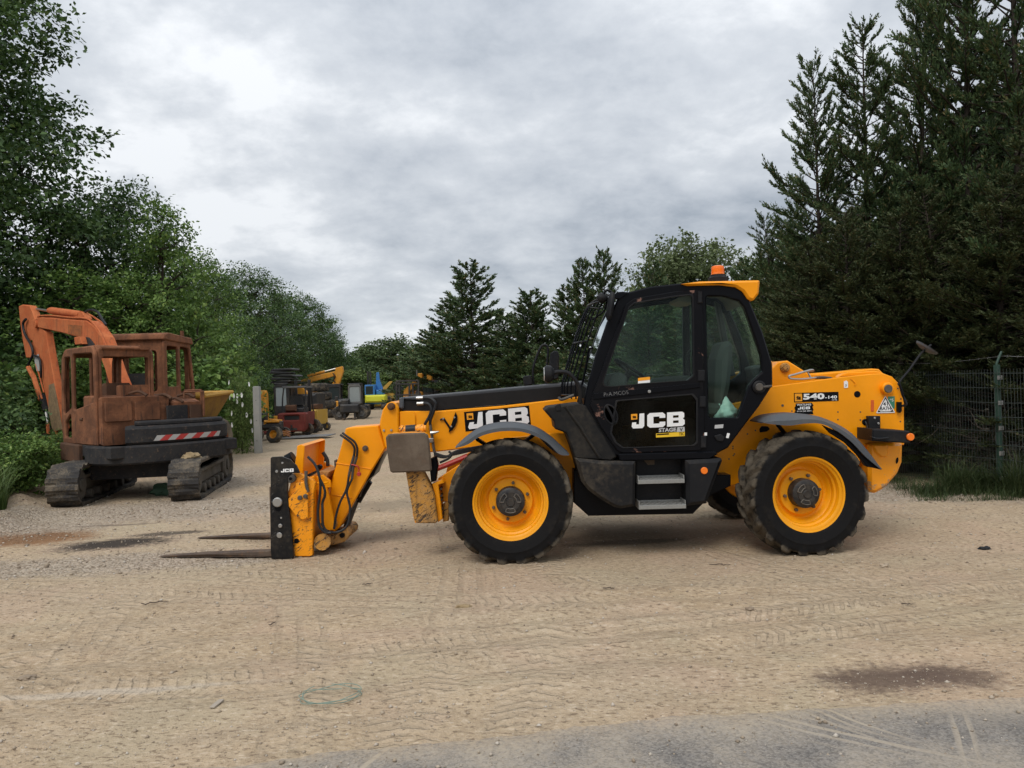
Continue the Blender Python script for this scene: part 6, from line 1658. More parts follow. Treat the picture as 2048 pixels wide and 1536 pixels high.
# --- deck and wrap-round counterweight
mb = MB(); mb.prism([(-1.0, -1.05), (1.05, -1.05), (1.1, -.2), (1.1, 1.02), (-1.0, 1.02)], .70, .90, axis='Z', bev=.02); mb.build('deck', M['burnt_black'], EX)
foot = [(.10, 1.10), (-.45, 1.12), (-.80, 1.02), (-1.04, .75), (-1.17, .35), (-1.20, 0), (-1.17, -.4), (-1.04, -.78), (-.80, -1.04), (-.45, -1.14), (-.2, -1.14)]
def wrap(name, z0, z1, out, mat, i0=0, i1=None, parent=EX, th=.16, bev=.03):
    """upright curved wall following the tail of the machine"""
    ft = catmull([(a, b, 0) for a, b in foot], 5)[i0:i1]
    n = len(ft); rows = []
    for i, p in enumerate(ft):
        t_ = (ft[min(i + 1, n - 1)] - ft[max(i - 1, 0)]).normalized(); nn = Vector((t_.y, -t_.x, 0))
        if nn.dot(Vector((p.x - .3, p.y, 0))) < 0: nn = -nn
        o_ = p + nn * out; b_ = min(bev, .4 * (z1 - z0))
        rows.append([(o_ - nn * b_, z0), (o_, z0 + b_), (o_, z1 - b_), (o_ - nn * b_, z1), (o_ - nn * th, z1), (o_ - nn * th, z0)])
    vs = [(q.x, q.y, z) for r_ in rows for q, z in r_]
    fs = [(i * 6 + k, i * 6 + (k + 1) % 6, (i + 1) * 6 + (k + 1) % 6, (i + 1) * 6 + k) for i in range(n - 1) for k in range(6)]
    fs += [tuple(range(6)), tuple(range((n - 1) * 6, n * 6))]
    mb = MB(); mb.add(vs, fs); return mb.build(name, mat, parent)
cwt = wrap('counterweight', .60, .90, .0, M['burnt_black'], 3, th=.5)
wrap('upper_weight', .895, 1.20, -.05, M['burnt_black'], 14, 46, cwt, th=.5, bev=.05)
wrap('upper_weight', 1.195, 1.27, -.12, M['burnt_black'], 16, 44, cwt, th=.4, bev=.02)
eb('side_skirt', [(.98, .62), (.16, .60), (.16, .90), (1.0, .92)], 1.0, 1.09, M['rust_dark'], bev=.02, r=.03, local=True)
# red and white warning band on the tail
ft = catmull([(a, b, 0) for a, b in foot], 5)
mred = plain('faded_red_sticker', (.42, .035, .03), .55); mwh = plain('faded_white_sticker', (.40, .39, .37), .6)
i0, i1 = 19, 35
seg = ft[i0:i1 + 1]
def onband(u, zf):
    f = u * (len(seg) - 1); k = min(int(f), len(seg) - 2); p = seg[k].lerp(seg[k + 1], f - k)
    t_ = (seg[k + 1] - seg[k]).normalized(); nn = Vector((t_.y, -t_.x, 0))
    if nn.dot(p) < 0: nn = -nn
    return p + nn * (-.047) + Vector((0, 0, .955 + .085 * zf))
NB = 9
for k in range(NB):
    m_ = mwh if k % 2 == 0 else mred
    u0, u1 = k / NB, (k + 1) / NB; sl = .75 / NB
    vs, fs = [], []
    for j in range(4):
        uu = u0 + (u1 - u0) * j / 3
        vs += [onband(min(1, max(0, uu - sl * .5)), 0), onband(min(1, max(0, uu + sl * .5)), 1)]
    for j in range(3): fs.append((2 * j, 2 * j + 2, 2 * j + 3, 2 * j + 1))
    o_ = MB().add(vs, fs).build('warning_stripe', m_, cwt)
# --- engine cover boxes behind the cab
cwx = lambda *a: a
eb('engine_cover', [(-.52, .9), (-.52, 1.66), (-.30, 1.70), (.2, 1.70), (.2, .9)], -.12, .98, M['rust'], bev=.03, local=True)
eb('engine_cover', [(-.60, .9), (-.60, 1.55), (-.40, 1.60), (.2, 1.60), (.2, .9)], -.64, -.15, M['rust'], bev=.03, local=True)
eb('exhaust', [(-.45, 1.6), (-.45, 1.86), (-.33, 1.86), (-.33, 1.6)], .55, .67, M['rust'], bev=.03, local=True)
for (y0, y1, z0, z1, m_) in ((.05, .46, 1.28, 1.58, 'rust'), (.50, .92, 1.28, 1.60, 'rust'), (-.38, -.02, 1.26, 1.50, 'burnt_black'), (-.62, -.41, 1.26, 1.5, 'rust_dark')):
    mb = MB(); mb.box((-.63 if y0 < 0 else -.55, y0, z0), (-.585 if y0 < 0 else -.51, y1, z1), bev=.015); mb.build('cover_panel', M[m_], EX)
mb = MB(); mb.tube([(-.66, -.64, 1.3), (-.66, -.64, 1.72), (-.66, -.3, 1.72), (-.66, -.3, 1.62)], .02, 8); mb.build('handrail', M['rust'], EX)
mb = MB(); mb.tube([(.1, -.68, .95), (.1, -.68, 1.75), (-.5, -.68, 1.75), (-.5, -.68, .95)], .022, 8); mb.build('handrail', M['rust'], EX)
for k, (y, z) in enumerate(((-.3, 1.55), (-.1, 1.62), (.3, 1.68), (-.5, 1.62))):
    mb = MB(); mb.tube([(-.62, y, z), (-.5, y + .08, z + .07), (-.4, y + .2, z + .03)], .025, 6, sub=3); mb.build('burnt_pipe', M['rust_dark'], EX)
# --- cab: burnt shell of posts and panels
cx0, cx1, cy0, cy1, cz0, cz1 = -.45, 1.10, .10, 1.02, .90, 2.50
CABE = empty('cab', (0, 0, 0), parent=EX)
def cabp(name, *a, **k): return eb(name, *a, parent=CABE, local=True, **k)
side = fillet([(cx0, cz0), (cx1 - .05, cz0), (cx1, 1.35), (cx1 - .06, cz1 - .16), (cx1 - .22, cz1), (cx0 + .12, cz1), (cx0, cz1 - .12)], [.02, .05, .05, .12, .12, .14, .14], 4)
h1 = fillet([(-.37, 1.60), (-.36, 2.38), (.50, 2.40), (.54, 1.46)], .07, 3)
h2 = fillet([(.61, 1.52), (.60, 2.36), (.90, 2.36), (1.01, 1.75), (.99, 1.38)], .05, 3)
h3 = fillet([(.64, 1.0), (.64, 1.42), (.92, 1.25), (.94, 1.0)], .05, 3)
cabp('door_side', side, cy1 - .06, cy1, M['rust'], bev=.018, holes=[h1, h2, h3])
far_h = fillet([(-.2, 1.55), (-.2, 2.34), (.85, 2.34), (.92, 1.55)], .07, 3)
cabp('boom_side', side, cy0, cy0 + .05, M['rust'], bev=.015, holes=[far_h])
mb = MB(); mb.prism(fillet([(cy0 + .05, 1.60), (cy1 - .06, 1.60), (cy1 - .06, 2.46), (cy0 + .05, 2.46)], .02), cx0 + .01, cx0 + .06, axis='X', bev=.012, holes=[fillet([(cy0 + .08, 1.66), (cy1 - .11, 1.66), (cy1 - .11, 2.32), (cy0 + .08, 2.32)], .06, 3)])
mb.build('rear_wall', M['rust'], CABE)
mb = MB(); mb.box((cx0 + .01, cy0 + .05, .92), (cx0 + .06, cy1 - .06, 1.60), bev=.01); mb.build('rear_wall', M['rust'], CABE)
mb = MB(); mb.prism(fillet([(cx0 + .02, cz1 - .10), (cx0 + .10, cz1 + .01), (cx1 - .22, cz1 + .015), (cx1 - .08, cz1 - .12), (cx1 - .10, cz1 - .14), (cx1 - .24, cz1 - .03), (cx0 + .12, cz1 - .03), (cx0 + .05, cz1 - .11)], .03, 3), cy0 + .04, cy1 - .05, bev=.01); mb.build('cab_roof', M['rust'], CABE)
mb = MB(); mb.tube([(cx0 - .01, cy1 - .10, cz1 - .04), (cx0 - .01, cy0 + .1, cz1 - .04)], .028, 8); mb.box((cx0 - .05, cy0 + .06, cz1 - .06), (cx0 + .02, cy0 + .24, cz1 + .01), bev=.01); mb.build('roof_bar', M['rust'], CABE)
for yy in (cy0 + .06, cy1 - .09):
    mb = MB(); mb.tube([(cx1 - .02, yy, 1.35), (cx1 - .06, yy, 2.28), (cx1 - .16, yy, cz1 - .04)], .04, 6); mb.build('front_post', M['rust'], CABE)
mb = MB(); mb.box((.0, .3, .92), (.55, .8, 1.32), bev=.03); mb.box((-.12, .32, 1.28), (.02, .78, 1.90), bev=.05); mb.build('seat_frame', M['rust_dark'], CABE)
mb = MB(); mb.tube([(.62, .35, .95), (.66, .34, 1.5), (.60, .3, 1.85)], .02, 6); mb.tube([(.62, .75, .95), (.66, .75, 1.45)], .02, 6); mb.build('control_lever', M['rust_dark'], CABE)['kind'] = 'stuff'
mb = MB(); mb.box((-.42, .16, 1.70), (-.38, .62, 1.86), bev=.01); mb.build('burnt_panel', M['rust'], CABE)
cabp('door_handle', [(.10, 1.30), (.22, 1.30), (.22, 1.34), (.10, 1.34)], cy1 - .002, cy1 + .02, M['rust_dark'], bev=.008)
# --- boom, arm, rams
BYL = -.12
bpoly = [(36 + 26, 640), (72, 636), (82, 634), (120, 637), (172, 641), (188, 652), (203, 674), (213, 700), (226, 740), (250, 800), (230, 812), (210, 740), (196, 703), (181, 686), (160, 676), (120, 665), (73, 655), (64, 650)]
q = fillet(epl(bpoly, BYL + .15), .04, 3)
mb = MB(); mb.prism(q, BYL - .09, BYL + .15, bev=.02)
boomE = mb.build('boom', M['ex_orange'], EX)
eb('boom_foot_plate', [(160, 672), (180, 675), (192, 690), (182, 697), (162, 690)], BYL + .152, BYL + .19, M['burnt_black'], boomE, r=.02)
eb('lamp_bracket', [(160, 675), (172, 673), (176, 688), (162, 690)], BYL + .19, BYL + .30, M['ex_orange'], boomE, bev=.01)
eb('worn_sticker', [(136, 649), (164, 651), (163, 673), (137, 667)], BYL + .1505, BYL + .154, rust_mat('worn_sticker', (.22, .09, .04), (.42, .13, .04), (.12, .06, .04), 5), boomE, bev=0)
mb = MB(); c0 = EP(73, 649, BYL + .15); mb.cyl((c0[0], 0, c0[1]), .085, BYL - .19, BYL + .19, 20, bev=.01); mb.build('pivot_pin', M['ex_orange'], boomE)
def et(name, pts, r, mat, parent, sub=5, seg=8):
    mb = MB(); mb.tube([(lambda c: (c[0], y, c[1]))(EP(a, b, y)) for a, b, y in pts], r, seg, sub=sub); return mb.build(name, mat, parent)
for k, yy in enumerate((BYL + .10, BYL + .14)):
    et('steel_pipe', [(76, 634 - k * 2, yy), (100, 633 - k * 2, yy), (140, 637 - k * 2, yy), (172, 639 - k * 2, yy), (188, 648, yy), (202, 668, yy), (212, 692, yy)], .018, M['ex_orange'], boomE, 3)
for yy in (BYL - .13, BYL - .17):
    et('steel_pipe', [(176, 628, yy), (190, 636, yy), (208, 650, yy), (222, 672, yy), (230, 695, yy), (240, 730, yy)], .020, M['ex_orange'], boomE, 3)
et('hose', [(165, 627, BYL), (180, 620, BYL), (195, 624, BYL), (205, 640, BYL), (212, 650, BYL)], .024, M['hose'], boomE)
et('boom_ram_rod', [(52, 615, BYL), (100, 622, BYL)], .028, M['steel'], boomE, 0, 12)
et('boom_ram', [(99, 621, BYL), (104, 621.5, BYL), (162, 629, BYL)], [.06, .078, .072], M['ex_orange'], boomE, 0, 16)
eb('ram_bracket', [(158, 624), (176, 624), (186, 638), (182, 648), (164, 640)], BYL - .06, BYL + .06, M['ex_orange'], boomE, r=.03)
apoly = [(37, 612), (44, 609), (59, 611), (64, 622), (74, 650), (91, 664), (97, 700), (105, 744), (115, 800), (125, 858), (106, 863), (97, 820), (84, 760), (70, 712), (60, 716), (52, 716), (45, 680), (40, 645)]
mb = MB(); mb.prism(fillet(epl(apoly, BYL + .12), .03, 3), BYL - .03, BYL + .12, bev=.018)
arm = mb.build('arm', M['ex_orange'], EX)
eb('muddy_arm_end', [(98, 770), (108, 766), (115, 800), (125.5, 858.5), (105.5, 863.5), (97, 820)], BYL + .121, BYL + .126, rust_mat('muddy_arm', (.20, .14, .08), (.32, .22, .12), (.11, .075, .045), 4), arm, bev=0)
eb('arm_sticker', [(68, 713), (78, 708), (80, 742), (74, 742)], BYL + .13, BYL + .14, mwh, arm, bev=0)
et('hose', [(52, 638, BYL + .17), (46, 648, BYL + .18), (50, 668, BYL + .18), (62, 690, BYL + .18), (66, 708, BYL + .18), (60, 722, BYL + .18), (56, 730, BYL + .17)], .028, M['hose'], arm)
et('hose', [(66, 710, BYL + .17), (78, 716, BYL + .17), (82, 735, BYL + .17), (82, 755, BYL + .16)], .024, M['hose'], arm)
et('bucket_ram', [(57, 735, BYL), (68, 755, BYL), (82, 800, BYL)], .055, M['ex_orange'], arm, 0, 12)
et('steel_pipe', [(58, 732, BYL + .1), (70, 752, BYL + .1), (84, 798, BYL + .1)], .020, M['ex_orange'], arm, 0)
et('steel_pipe', [(72, 728, BYL + .13), (78, 748, BYL + .13), (88, 785, BYL + .13)], .018, M['ex_orange'], arm, 0)
et('ram_housing', [(84, 790, BYL), (92, 822, BYL)], .065, M['burnt_black'], arm, 0, 12)
et('bucket_ram_rod', [(90, 815, BYL), (98, 858, BYL)], .028, M['steel'], arm, 0, 10)
for yy in (BYL - .10, BYL + .10):
    et('bucket_link', [(95, 845, yy), (97, 872, yy), (108, 902, yy)], .035, M['ex_orange'], arm, 0, 6)
    et('bucket_link', [(112, 858, yy), (116, 880, yy), (122, 902, yy)], .030, M['ex_orange'], arm, 0, 6)
et('bucket_pin', [(104, 903, BYL), (124, 902, BYL)], .05, M['ex_orange'], arm, 0, 10)
eb('linkage_joint', [(92, 866), (110, 872), (108, 882), (92, 878)], BYL - .12, BYL + .12, M['rust_dark'], arm, r=.02)
# rag and sack lying by the machine
mcl = plain('dirty_cloth', (.30, .22, .12), .9)
def lump(name, loc, sc, mat, seed, label, cat):
    b_ = bmesh.new(); bmesh.ops.create_icosphere(b_, subdivisions=3, radius=1)
    rr_ = random.Random(seed); ks = [(Vector((rr_.uniform(-1, 1), rr_.uniform(-1, 1), rr_.uniform(-1, 1))), rr_.uniform(5, 13)) for _ in range(6)]
    for v_ in b_.verts:
        n_ = v_.co.normalized(); w_ = 1 + .13 * sum(math.sin(n_.dot(k) * f) for k, f in ks)
        v_.co = Vector((n_.x * sc[0] * w_, n_.y * sc[1] * w_, max(-.55, n_.z) * sc[2] * w_))
    me_ = bpy.data.meshes.new(name); b_.to_mesh(me_); b_.free(); me_.materials.append(mat)
    o_ = mesh_obj(name, me_, None, None, 60); o_.location = loc
    return tag(o_, label, cat)
tk = EXP + (Matrix.Rotation(EYAW, 4, 'Z') @ UM @ Vector((-.95, -.86, .66)))
lump('rag', tk, (.16, .10, .07), mcl, 2, 'dirty tan rag on top of the right hand rubber track', 'rag')
g_ = G(325, 992); lump('sack', (g_.x, g_.y + .15, .07), (.24, .18, .13), plain('green_sack', (.035, .075, .04), .7), 4, 'dark green sack under the burnt excavator between its tracks', 'sack')

# ================================================================== the rusty site dumper behind it
DU = empty('site_dumper', (-8.11, 16.75, 0), math.radians(90), 'rusty site dumper with glassless cab and faded yellow skip behind the burnt excavator', 'dumper')
def db(name, lo, hi, mat, parent=DU, bev=.02):
    return MB().box(lo, hi, bev=bev).build(name, mat, parent)
# local +x points to the skip end (right in the photo)
cabd = empty('cab', (0, 0, 0), parent=DU)
sideq = fillet([(-1.15, .95), (.30, .95), (.34, 1.7), (.12, 2.88), (-1.0, 2.92), (-1.15, 2.80)], [.02, .02, .02, .10, .1, .1], 4)
hA = fillet([(-1.02, 1.85), (-1.02, 2.72), (-.52, 2.72), (-.50, 1.85)], .06, 3)
hB = fillet([(-.40, 1.70), (-.40, 2.74), (.06, 2.72), (.22, 1.75)], .07, 3)
hC = fillet([(-.36, 1.10), (-.36, 1.55), (.22, 1.50), (.20, 1.10)], .1, 3)
for y0 in (-.80, .74):
    mb = MB(); mb.prism(sideq, y0, y0 + .06, bev=.015, holes=[hA, hB, hC]); mb.build('cab_side', M['rust'], cabd)
mb = MB(); mb.prism(fillet([(-.74, 1.0), (.74, 1.0), (.74, 2.86), (-.74, 2.86)], .03), .14, .20, axis='X', bev=.01, holes=[fillet([(-.64, 1.75), (-.04, 1.75), (-.04, 2.70), (-.64, 2.70)], .07, 3), fillet([(.04, 1.75), (.64, 1.75), (.64, 2.70), (.04, 2.70)], .07, 3)])
mb.build('cab_front', M['rust'], cabd)
mb = MB(); mb.prism(fillet([(-.74, 1.0), (.74, 1.0), (.74, 2.86), (-.74, 2.86)], .03), -1.12, -1.06, axis='X', bev=.01, holes=[fillet([(-.62, 1.75), (.62, 1.75), (.62, 2.62), (-.62, 2.62)], .07, 3)])
mb.build('cab_back', M['rust'], cabd)
mb = MB(); mb.prism(fillet([(-1.20, 2.84), (.22, 2.80), (.14, 2.95), (-1.0, 3.0), (-1.16, 2.96)], .04, 3), -.84, .84, bev=.02); mb.build('cab_roof', M['rust'], cabd)
mb = MB(); mb.cyl((-.1, -.72, 0), .04, 2.95, 3.10, 10, axis='Z'); mb.build('beacon_stub', M['rust'], cabd)
mb = MB(); mb.box((-.8, -.35, 1.0), (-.3, .3, 1.6), bev=.05); mb.box((-.95, -.35, 1.55), (-.8, .3, 2.15), bev=.04); mb.build('seat_frame', M['burnt_black'], cabd)
for k in range(5):
    db('vent_slat', (.20, -.60, 1.25 + .07 * k), (.215, -.42, 1.29 + .07 * k), M['burnt_black'], cabd, .003)
db('chassis', (-1.3, -.62, .55), (1.9, .62, .95), M['rust_dark'], bev=.04)
db('engine_hood', (.32, -.55, .95), (.75, .55, 1.45), M['rust'], bev=.05)
msk = rust_mat('faded_yellow_rusty', (.30, .17, .035), (.24, .13, .04), (.12, .06, .03), 1.2, .4)
msr = paint('faded_yellow', (.50, .27, .03), .6, .35)
mb = MB()
lo_ = [(.75, -.55, .85), (1.75, -.55, .85), (1.75, .55, .85), (.75, .55, .85)]
hi_ = [(.50, -.92, 1.62), (2.25, -.92, 1.70), (2.25, .92, 1.70), (.50, .92, 1.62)]
ins = [(.56, -.86, 1.60), (2.19, -.86, 1.68), (2.19, .86, 1.68), (.56, .86, 1.60)]
lin = [(.8, -.5, .92), (1.70, -.5, .92), (1.70, .5, .92), (.8, .5, .92)]
mb.add(lo_ + hi_ + ins + lin, [(0, 3, 2, 1)] + [(k, (k + 1) % 4, 4 + (k + 1) % 4, 4 + k) for k in range(4)] + [(4 + k, 4 + (k + 1) % 4, 8 + (k + 1) % 4, 8 + k) for k in range(4)] + [(8 + k, 8 + (k + 1) % 4, 12 + (k + 1) % 4, 12 + k) for k in range(4)] + [(12, 13, 14, 15)])
sk = mb.build('skip', msk, DU, sm=20)
mb = MB()
for k in range(4):
    a, b = Vector(hi_[k]), Vector(hi_[(k + 1) % 4])
    mb.tube([a, b], .05, 6)
mb.build('skip_rim', msr, sk)['kind'] = 'stuff'
wd_ = empty('wheel', (1.25, -.92, .52), parent=DU)
def small_wheel(parent, R_, W, tyre, rimm, lugs=14, rimr=.5):
    mb = MB(); n = lugs * 4; prof = [(rimr * R_, -W * .42), (.72 * R_, -W * .5), (.93 * R_, -W * .46), (R_, -W * .3), (R_ * 1.01, 0), (R_, W * .3), (.93 * R_, W * .46), (.72 * R_, W * .5), (rimr * R_, W * .42)]
    vs, fs = [], []; k_ = len(prof)
    for i in range(n):
        for j, (r_, y_) in enumerate(prof):
            f = 1 + (.045 if ((i + (2 if y_ > 0 else 0) + int(abs(y_) / W * 6)) % 4 < 2 and r_ > .9 * R_) else 0)
            a = 2 * math.pi * i / n
            vs.append((r_ * f * math.cos(a), y_, r_ * f * math.sin(a)))
    for i in range(n):
        l = (i + 1) % n
        for j in range(k_ - 1): fs.append((i * k_ + j, i * k_ + j + 1, l * k_ + j + 1, l * k_ + j))
    mb.add(vs, fs); mb.build('tyre', tyre, parent, sm=30)
    q_ = rimr * R_
    mb = MB(); mb.lathe([(q_ * 1.05, -W * .42), (q_ * .92, -W * .38), (q_ * .85, -W * .1), (q_ * .4, -W * .12), (q_ * .35, -W * .2), (1e-4, -W * .2), (1e-4, W * .2), (q_ * .4, W * .12), (q_ * .85, W * .1), (q_ * .92, W * .38), (q_ * 1.05, W * .42)], 24)
    mb.build('rim', rimm, parent)
M['old_tyre'] = paint('old_dusty_tyre', (.035, .032, .03), .85, .7, scale=2.2)
M['mud_tyre'] = paint('muddy_tyre', (.12, .10, .075), .9, .6, scale=2.2)
small_wheel(wd_, .52, .40, M['mud_tyre'], M['rust'])
for (x, y) in ((1.25, .92), (-.85, -.85), (-.85, .85)):
    w_ = copy_tree(wd_, DU); w_.location = (x, y, .52)

# ================================================================== the yard beyond: machines waiting in rows
M['y2'] = paint('yard_yellow', (.70, .30, .02), .5, .36, grime=.5)
M['y3'] = paint('yard_yellow_dull', (.55, .33, .05), .55, .40)
M['fl_red'] = rust_mat('forklift_red', (.15, .032, .026), (.20, .045, .035), (.12, .05, .04), 1.2, .2)
M['yblack'] = paint('yard_black', (.022, .022, .024), .5, .22)
M['ygrey'] = paint('yard_grey', (.13, .13, .13), .55, .3)
M['blue'] = paint('yard_blue', (.035, .19, .48), .5, .12)
M['lime'] = paint('yard_lime', (.66, .68, .04), .5, .06)
M['pane'] = plain('hazy_pane', (.30, .33, .33), .12, 0, .8)
M['pane_dark'] = plain('dark_pane', (.035, .045, .045), .08, 0, .9)
def gx(px, Y, py=800):
    u, v = px - 1024.0, 768.0 - py
    return (u * CR + v * SR) * Y / F
class Bld:
    """builds one machine out of named parts, in its own frame: +x right, -y towards the viewer"""
    def __init__(self, name, loc, rz, label, cat, group=None):
        self.o = empty(name, loc, math.radians(rz), label, cat, group)
    def box(self, name, lo, hi, mat, bev=.03, parent=None, M4=None):
        return MB().box(lo, hi, bev=bev, M4=M4).build(name, M[mat] if isinstance(mat, str) else mat, parent or self.o)
    def prism(self, name, poly, y0, y1, mat, axis='Y', bev=.02, holes=(), parent=None, r=0):
        if r: poly = fillet(poly, r, 3)
        return MB().prism(poly, y0, y1, bev=bev, holes=holes, axis=axis).build(name, M[mat] if isinstance(mat, str) else mat, parent or self.o)
    def tube(self, name, pts, r, mat, seg=8, parent=None, sub=0):
        return MB().tube(pts, r, seg, sub=sub).build(name, M[mat] if isinstance(mat, str) else mat, parent or self.o)
    def wheel(self, c, R_, W, tyre='old_tyre', rim='y2', axis='Y', rz=0, **k):
        w = empty('wheel', c, parent=self.o); w.rotation_euler = (0, 0, math.pi / 2 + rz if axis == 'X' else rz)
        small_wheel(w, R_, W, M[tyre], M[rim], **k); return w

# concrete post at the yard gate
Yp = 20.2
cp = empty('concrete_post', (gx(517, Yp, 906), Yp, float(ground_h(gx(517, Yp, 906), Yp))), 0, 'grey concrete gate post leaning slightly beside the bindweed', 'post')
MB().prism([(-.09, -.05), (.09, -.05), (.085, 1.80), (.07, 1.83), (-.07, 1.83), (-.085, 1.80)], -.09, .09, bev=.015).build('shaft', paint('weathered_concrete', (.30, .30, .28), .9, .25, scale=2), cp)
for z_ in (.35, .9, 1.45):
    MB().cyl((0, 0, z_), .012, -.10, -.085, 8).build('fixing_hole', M['dark_steel'], cp)

# red forklift
B = Bld('forklift_truck', (gx(588, 27.6, 868), 27.6, 0), 4, 'old red forklift truck with its counterweight towards the viewer', 'forklift')
B.prism('counterweight', [(-.50, .30), (-.40, .16), (.40, .16), (.50, .30), (.52, .80), (.46, .86), (-.46, .86), (-.52, .80)], -.35, .25, 'fl_red', bev=.05, holes=[fillet([(-.27, .60), (.27, .60), (.27, .76), (-.27, .76)], .04, 3)])
B.box('radiator_grille', (-.30, -.28, .58), (.30, -.2, .78), 'yblack')
B.box('lower_grille', (-.2, -.365, .22), (.2, -.345, .30), 'yblack', .005)
B.box('tow_pin', (-.03, -.39, .30), (.03, -.345, .42), 'yblack', .01)
B.box('body', (-.48, .25, .35), (.48, 1.6, .85), 'fl_red')
B.box('engine_hood', (-.36, .2, .85), (.36, 1.0, 1.02), 'yblack')
B.box('seat', (-.25, .55, 1.0), (.25, 1.0, 1.12), 'yblack'); B.box('seat_back', (-.25, .5, 1.1), (.25, .62, 1.5), 'yblack')
for x in (-.44, .44):
    B.tube('guard_leg', [(x, .15, .84), (x * .98, .2, 1.4), (x * .9, .3, 1.80)], .028, 'yblack')
    B.tube('guard_leg', [(x, 1.5, .84), (x * .9, 1.35, 1.80)], .028, 'yblack')
g_ = B.box('overhead_guard', (-.45, .25, 1.78), (.45, 1.4, 1.84), 'ygrey', .015)
for k in range(7): B.box('guard_bar', (-.38, .35 + .15 * k, 1.845), (.38, .38 + .15 * k, 1.87), 'yblack', .005, g_)
for x in (-.26, .26): B.box('mast_rail', (x - .05, 1.65, .1), (x + .05, 1.8, 2.1), 'yblack', .01)
B.tube('steering_wheel', [(.17 * math.cos(a), 1.25 + .1 * math.sin(a), 1.3 + .15 * math.sin(a)) for a in np.linspace(0, 6.283, 15)], .018, 'yblack', 6)
B.box('gas_bottle', (-.3, .0, .9), (.1, .2, 1.15), 'rust_dark', .05)
for x in (-.44, .44): B.wheel((x, -.02 if False else .30, .22), .22, .17, rim='rust_dark', lugs=10)
for x in (-.46, .46): B.wheel((x, 1.45, .27), .27, .2, rim='rust_dark', lugs=10)
# small yellow engine unit to its right
B = Bld('engine_unit', (gx(630, 30.5, 858), 30.5, 0), -14, 'small dull yellow engine housing on wheels right of the red forklift', 'machine')
B.box('housing', (-.30, -.35, .28), (.30, .6, .88), 'y3', .05); B.box('air_vent', (-.20, -.37, .42), (.02, -.34, .72), 'yblack', .02)
B.prism('side_cover', [(.16, .1), (.32, .2), (.34, .8), (.30, .86), (.2, .3)], -.38, -.30, 'y3'); B.box('skid_plate', (-.30, -.2, .1), (.30, .5, .28), 'yblack')
B.box('engine_top', (-.2, -.1, .88), (.2, .4, 1.1), 'rust_dark', .05)
for x in (-.3, .3): B.wheel((x, -.2, .16), .16, .12, rim='y3', lugs=8); B.wheel((x, .45, .16), .16, .12, rim='y3', lugs=8)
# compact black telehandler facing us
B = Bld('compact_telehandler', (gx(700, 40.5, 838), 40.5, 0), 6, 'compact black telehandler facing the viewer with lowered forks and pale windscreen', 'telehandler')
B.box('chassis', (-.52, -.2, .35), (.52, 2.2, .85), 'yblack', .08); B.box('bonnet', (-.62, .0, .75), (-.02, 1.9, 1.12), 'yblack', .08)
B.prism('cab_frame', [(-.12, .85), (.62, .85), (.60, 1.80), (.52, 1.94), (-.04, 1.94), (-.10, 1.80)], .30, .36, 'ygrey', bev=.015, r=.06, holes=[fillet([(-.04, .98), (.54, .98), (.52, 1.80), (-.02, 1.80)], .06, 3)])
B.box('windscreen', (-.05, .33, .97), (.55, .345, 1.81), 'pane', .003)
B.box('cab_roof', (-.12, .3, 1.92), (.62, 1.4, 1.99), 'yblack'); B.box('cab_back', (-.12, 1.36, .85), (.62, 1.42, 1.93), 'yblack')
B.box('cab_door', (.58, .36, .85), (.62, 1.36, 1.92), 'yblack')
for x in (-.28, .28):
    B.box('fork', (x - .06, -.85, .05), (x + .06, -.1, .10), 'fork', .005); B.box('fork_shank', (x - .06, -.12, .05), (x + .06, -.06, .78), 'yblack', .01)
B.box('fork_carriage', (-.52, -.06, .35), (.52, .02, .46), 'yblack', .01); B.box('fork_carriage', (-.52, -.06, .66), (.52, .02, .76), 'yblack', .01)
B.box('boom_head', (-.16, -.05, .42), (.16, .5, .72), 'yblack')
B.box('lamp', (-.60, -.03, .95), (-.44, .02, 1.06), 'ygrey'); B.box('mirror', (-.80, .1, 1.08), (-.62, .16, 1.30), 'yblack')
for x in (-.60, .60): B.wheel((x, .25, .37), .37, .28, rim='ygrey', lugs=12); B.wheel((x, 1.8, .37), .37, .28, rim='ygrey', lugs=12)
# yellow and black cab machine left of it
B = Bld('wheeled_digger', (gx(664, 46, 818), 46, 0), 8, 'yellow digger with black cab and an amber front panel left of the compact telehandler', 'digger')
B.prism('cab_frame', [(-.62, .95), (.55, .95), (.55, 1.95), (-.5, 1.95), (-.62, 1.80)], 0, .06, 'yblack', bev=.02, r=.06, holes=[fillet([(-.52, 1.05), (.45, 1.05), (.45, 1.80), (-.45, 1.80)], .06, 3)])
B.box('windscreen', (-.53, .03, 1.04), (.46, .045, 1.81), 'pane_dark', .003); B.box('cab_roof', (-.6, .0, 1.93), (.6, 1.5, 2.02), 'yblack', .03)
B.box('front_panel', (-.66, -.05, .32), (.62, .4, .95), 'y2', .06); B.box('chassis', (-.6, .3, .3), (.6, 2.4, .98), 'yblack', .05); B.box('cab_back', (-.58, 1.4, .95), (.55, 1.48, 1.95), 'yblack')
for x in (-.6, .6): B.wheel((x, .5, .38), .38, .26, rim='y2', lugs=12); B.wheel((x, 2.0, .38), .38, .26, rim='y2', lugs=12)
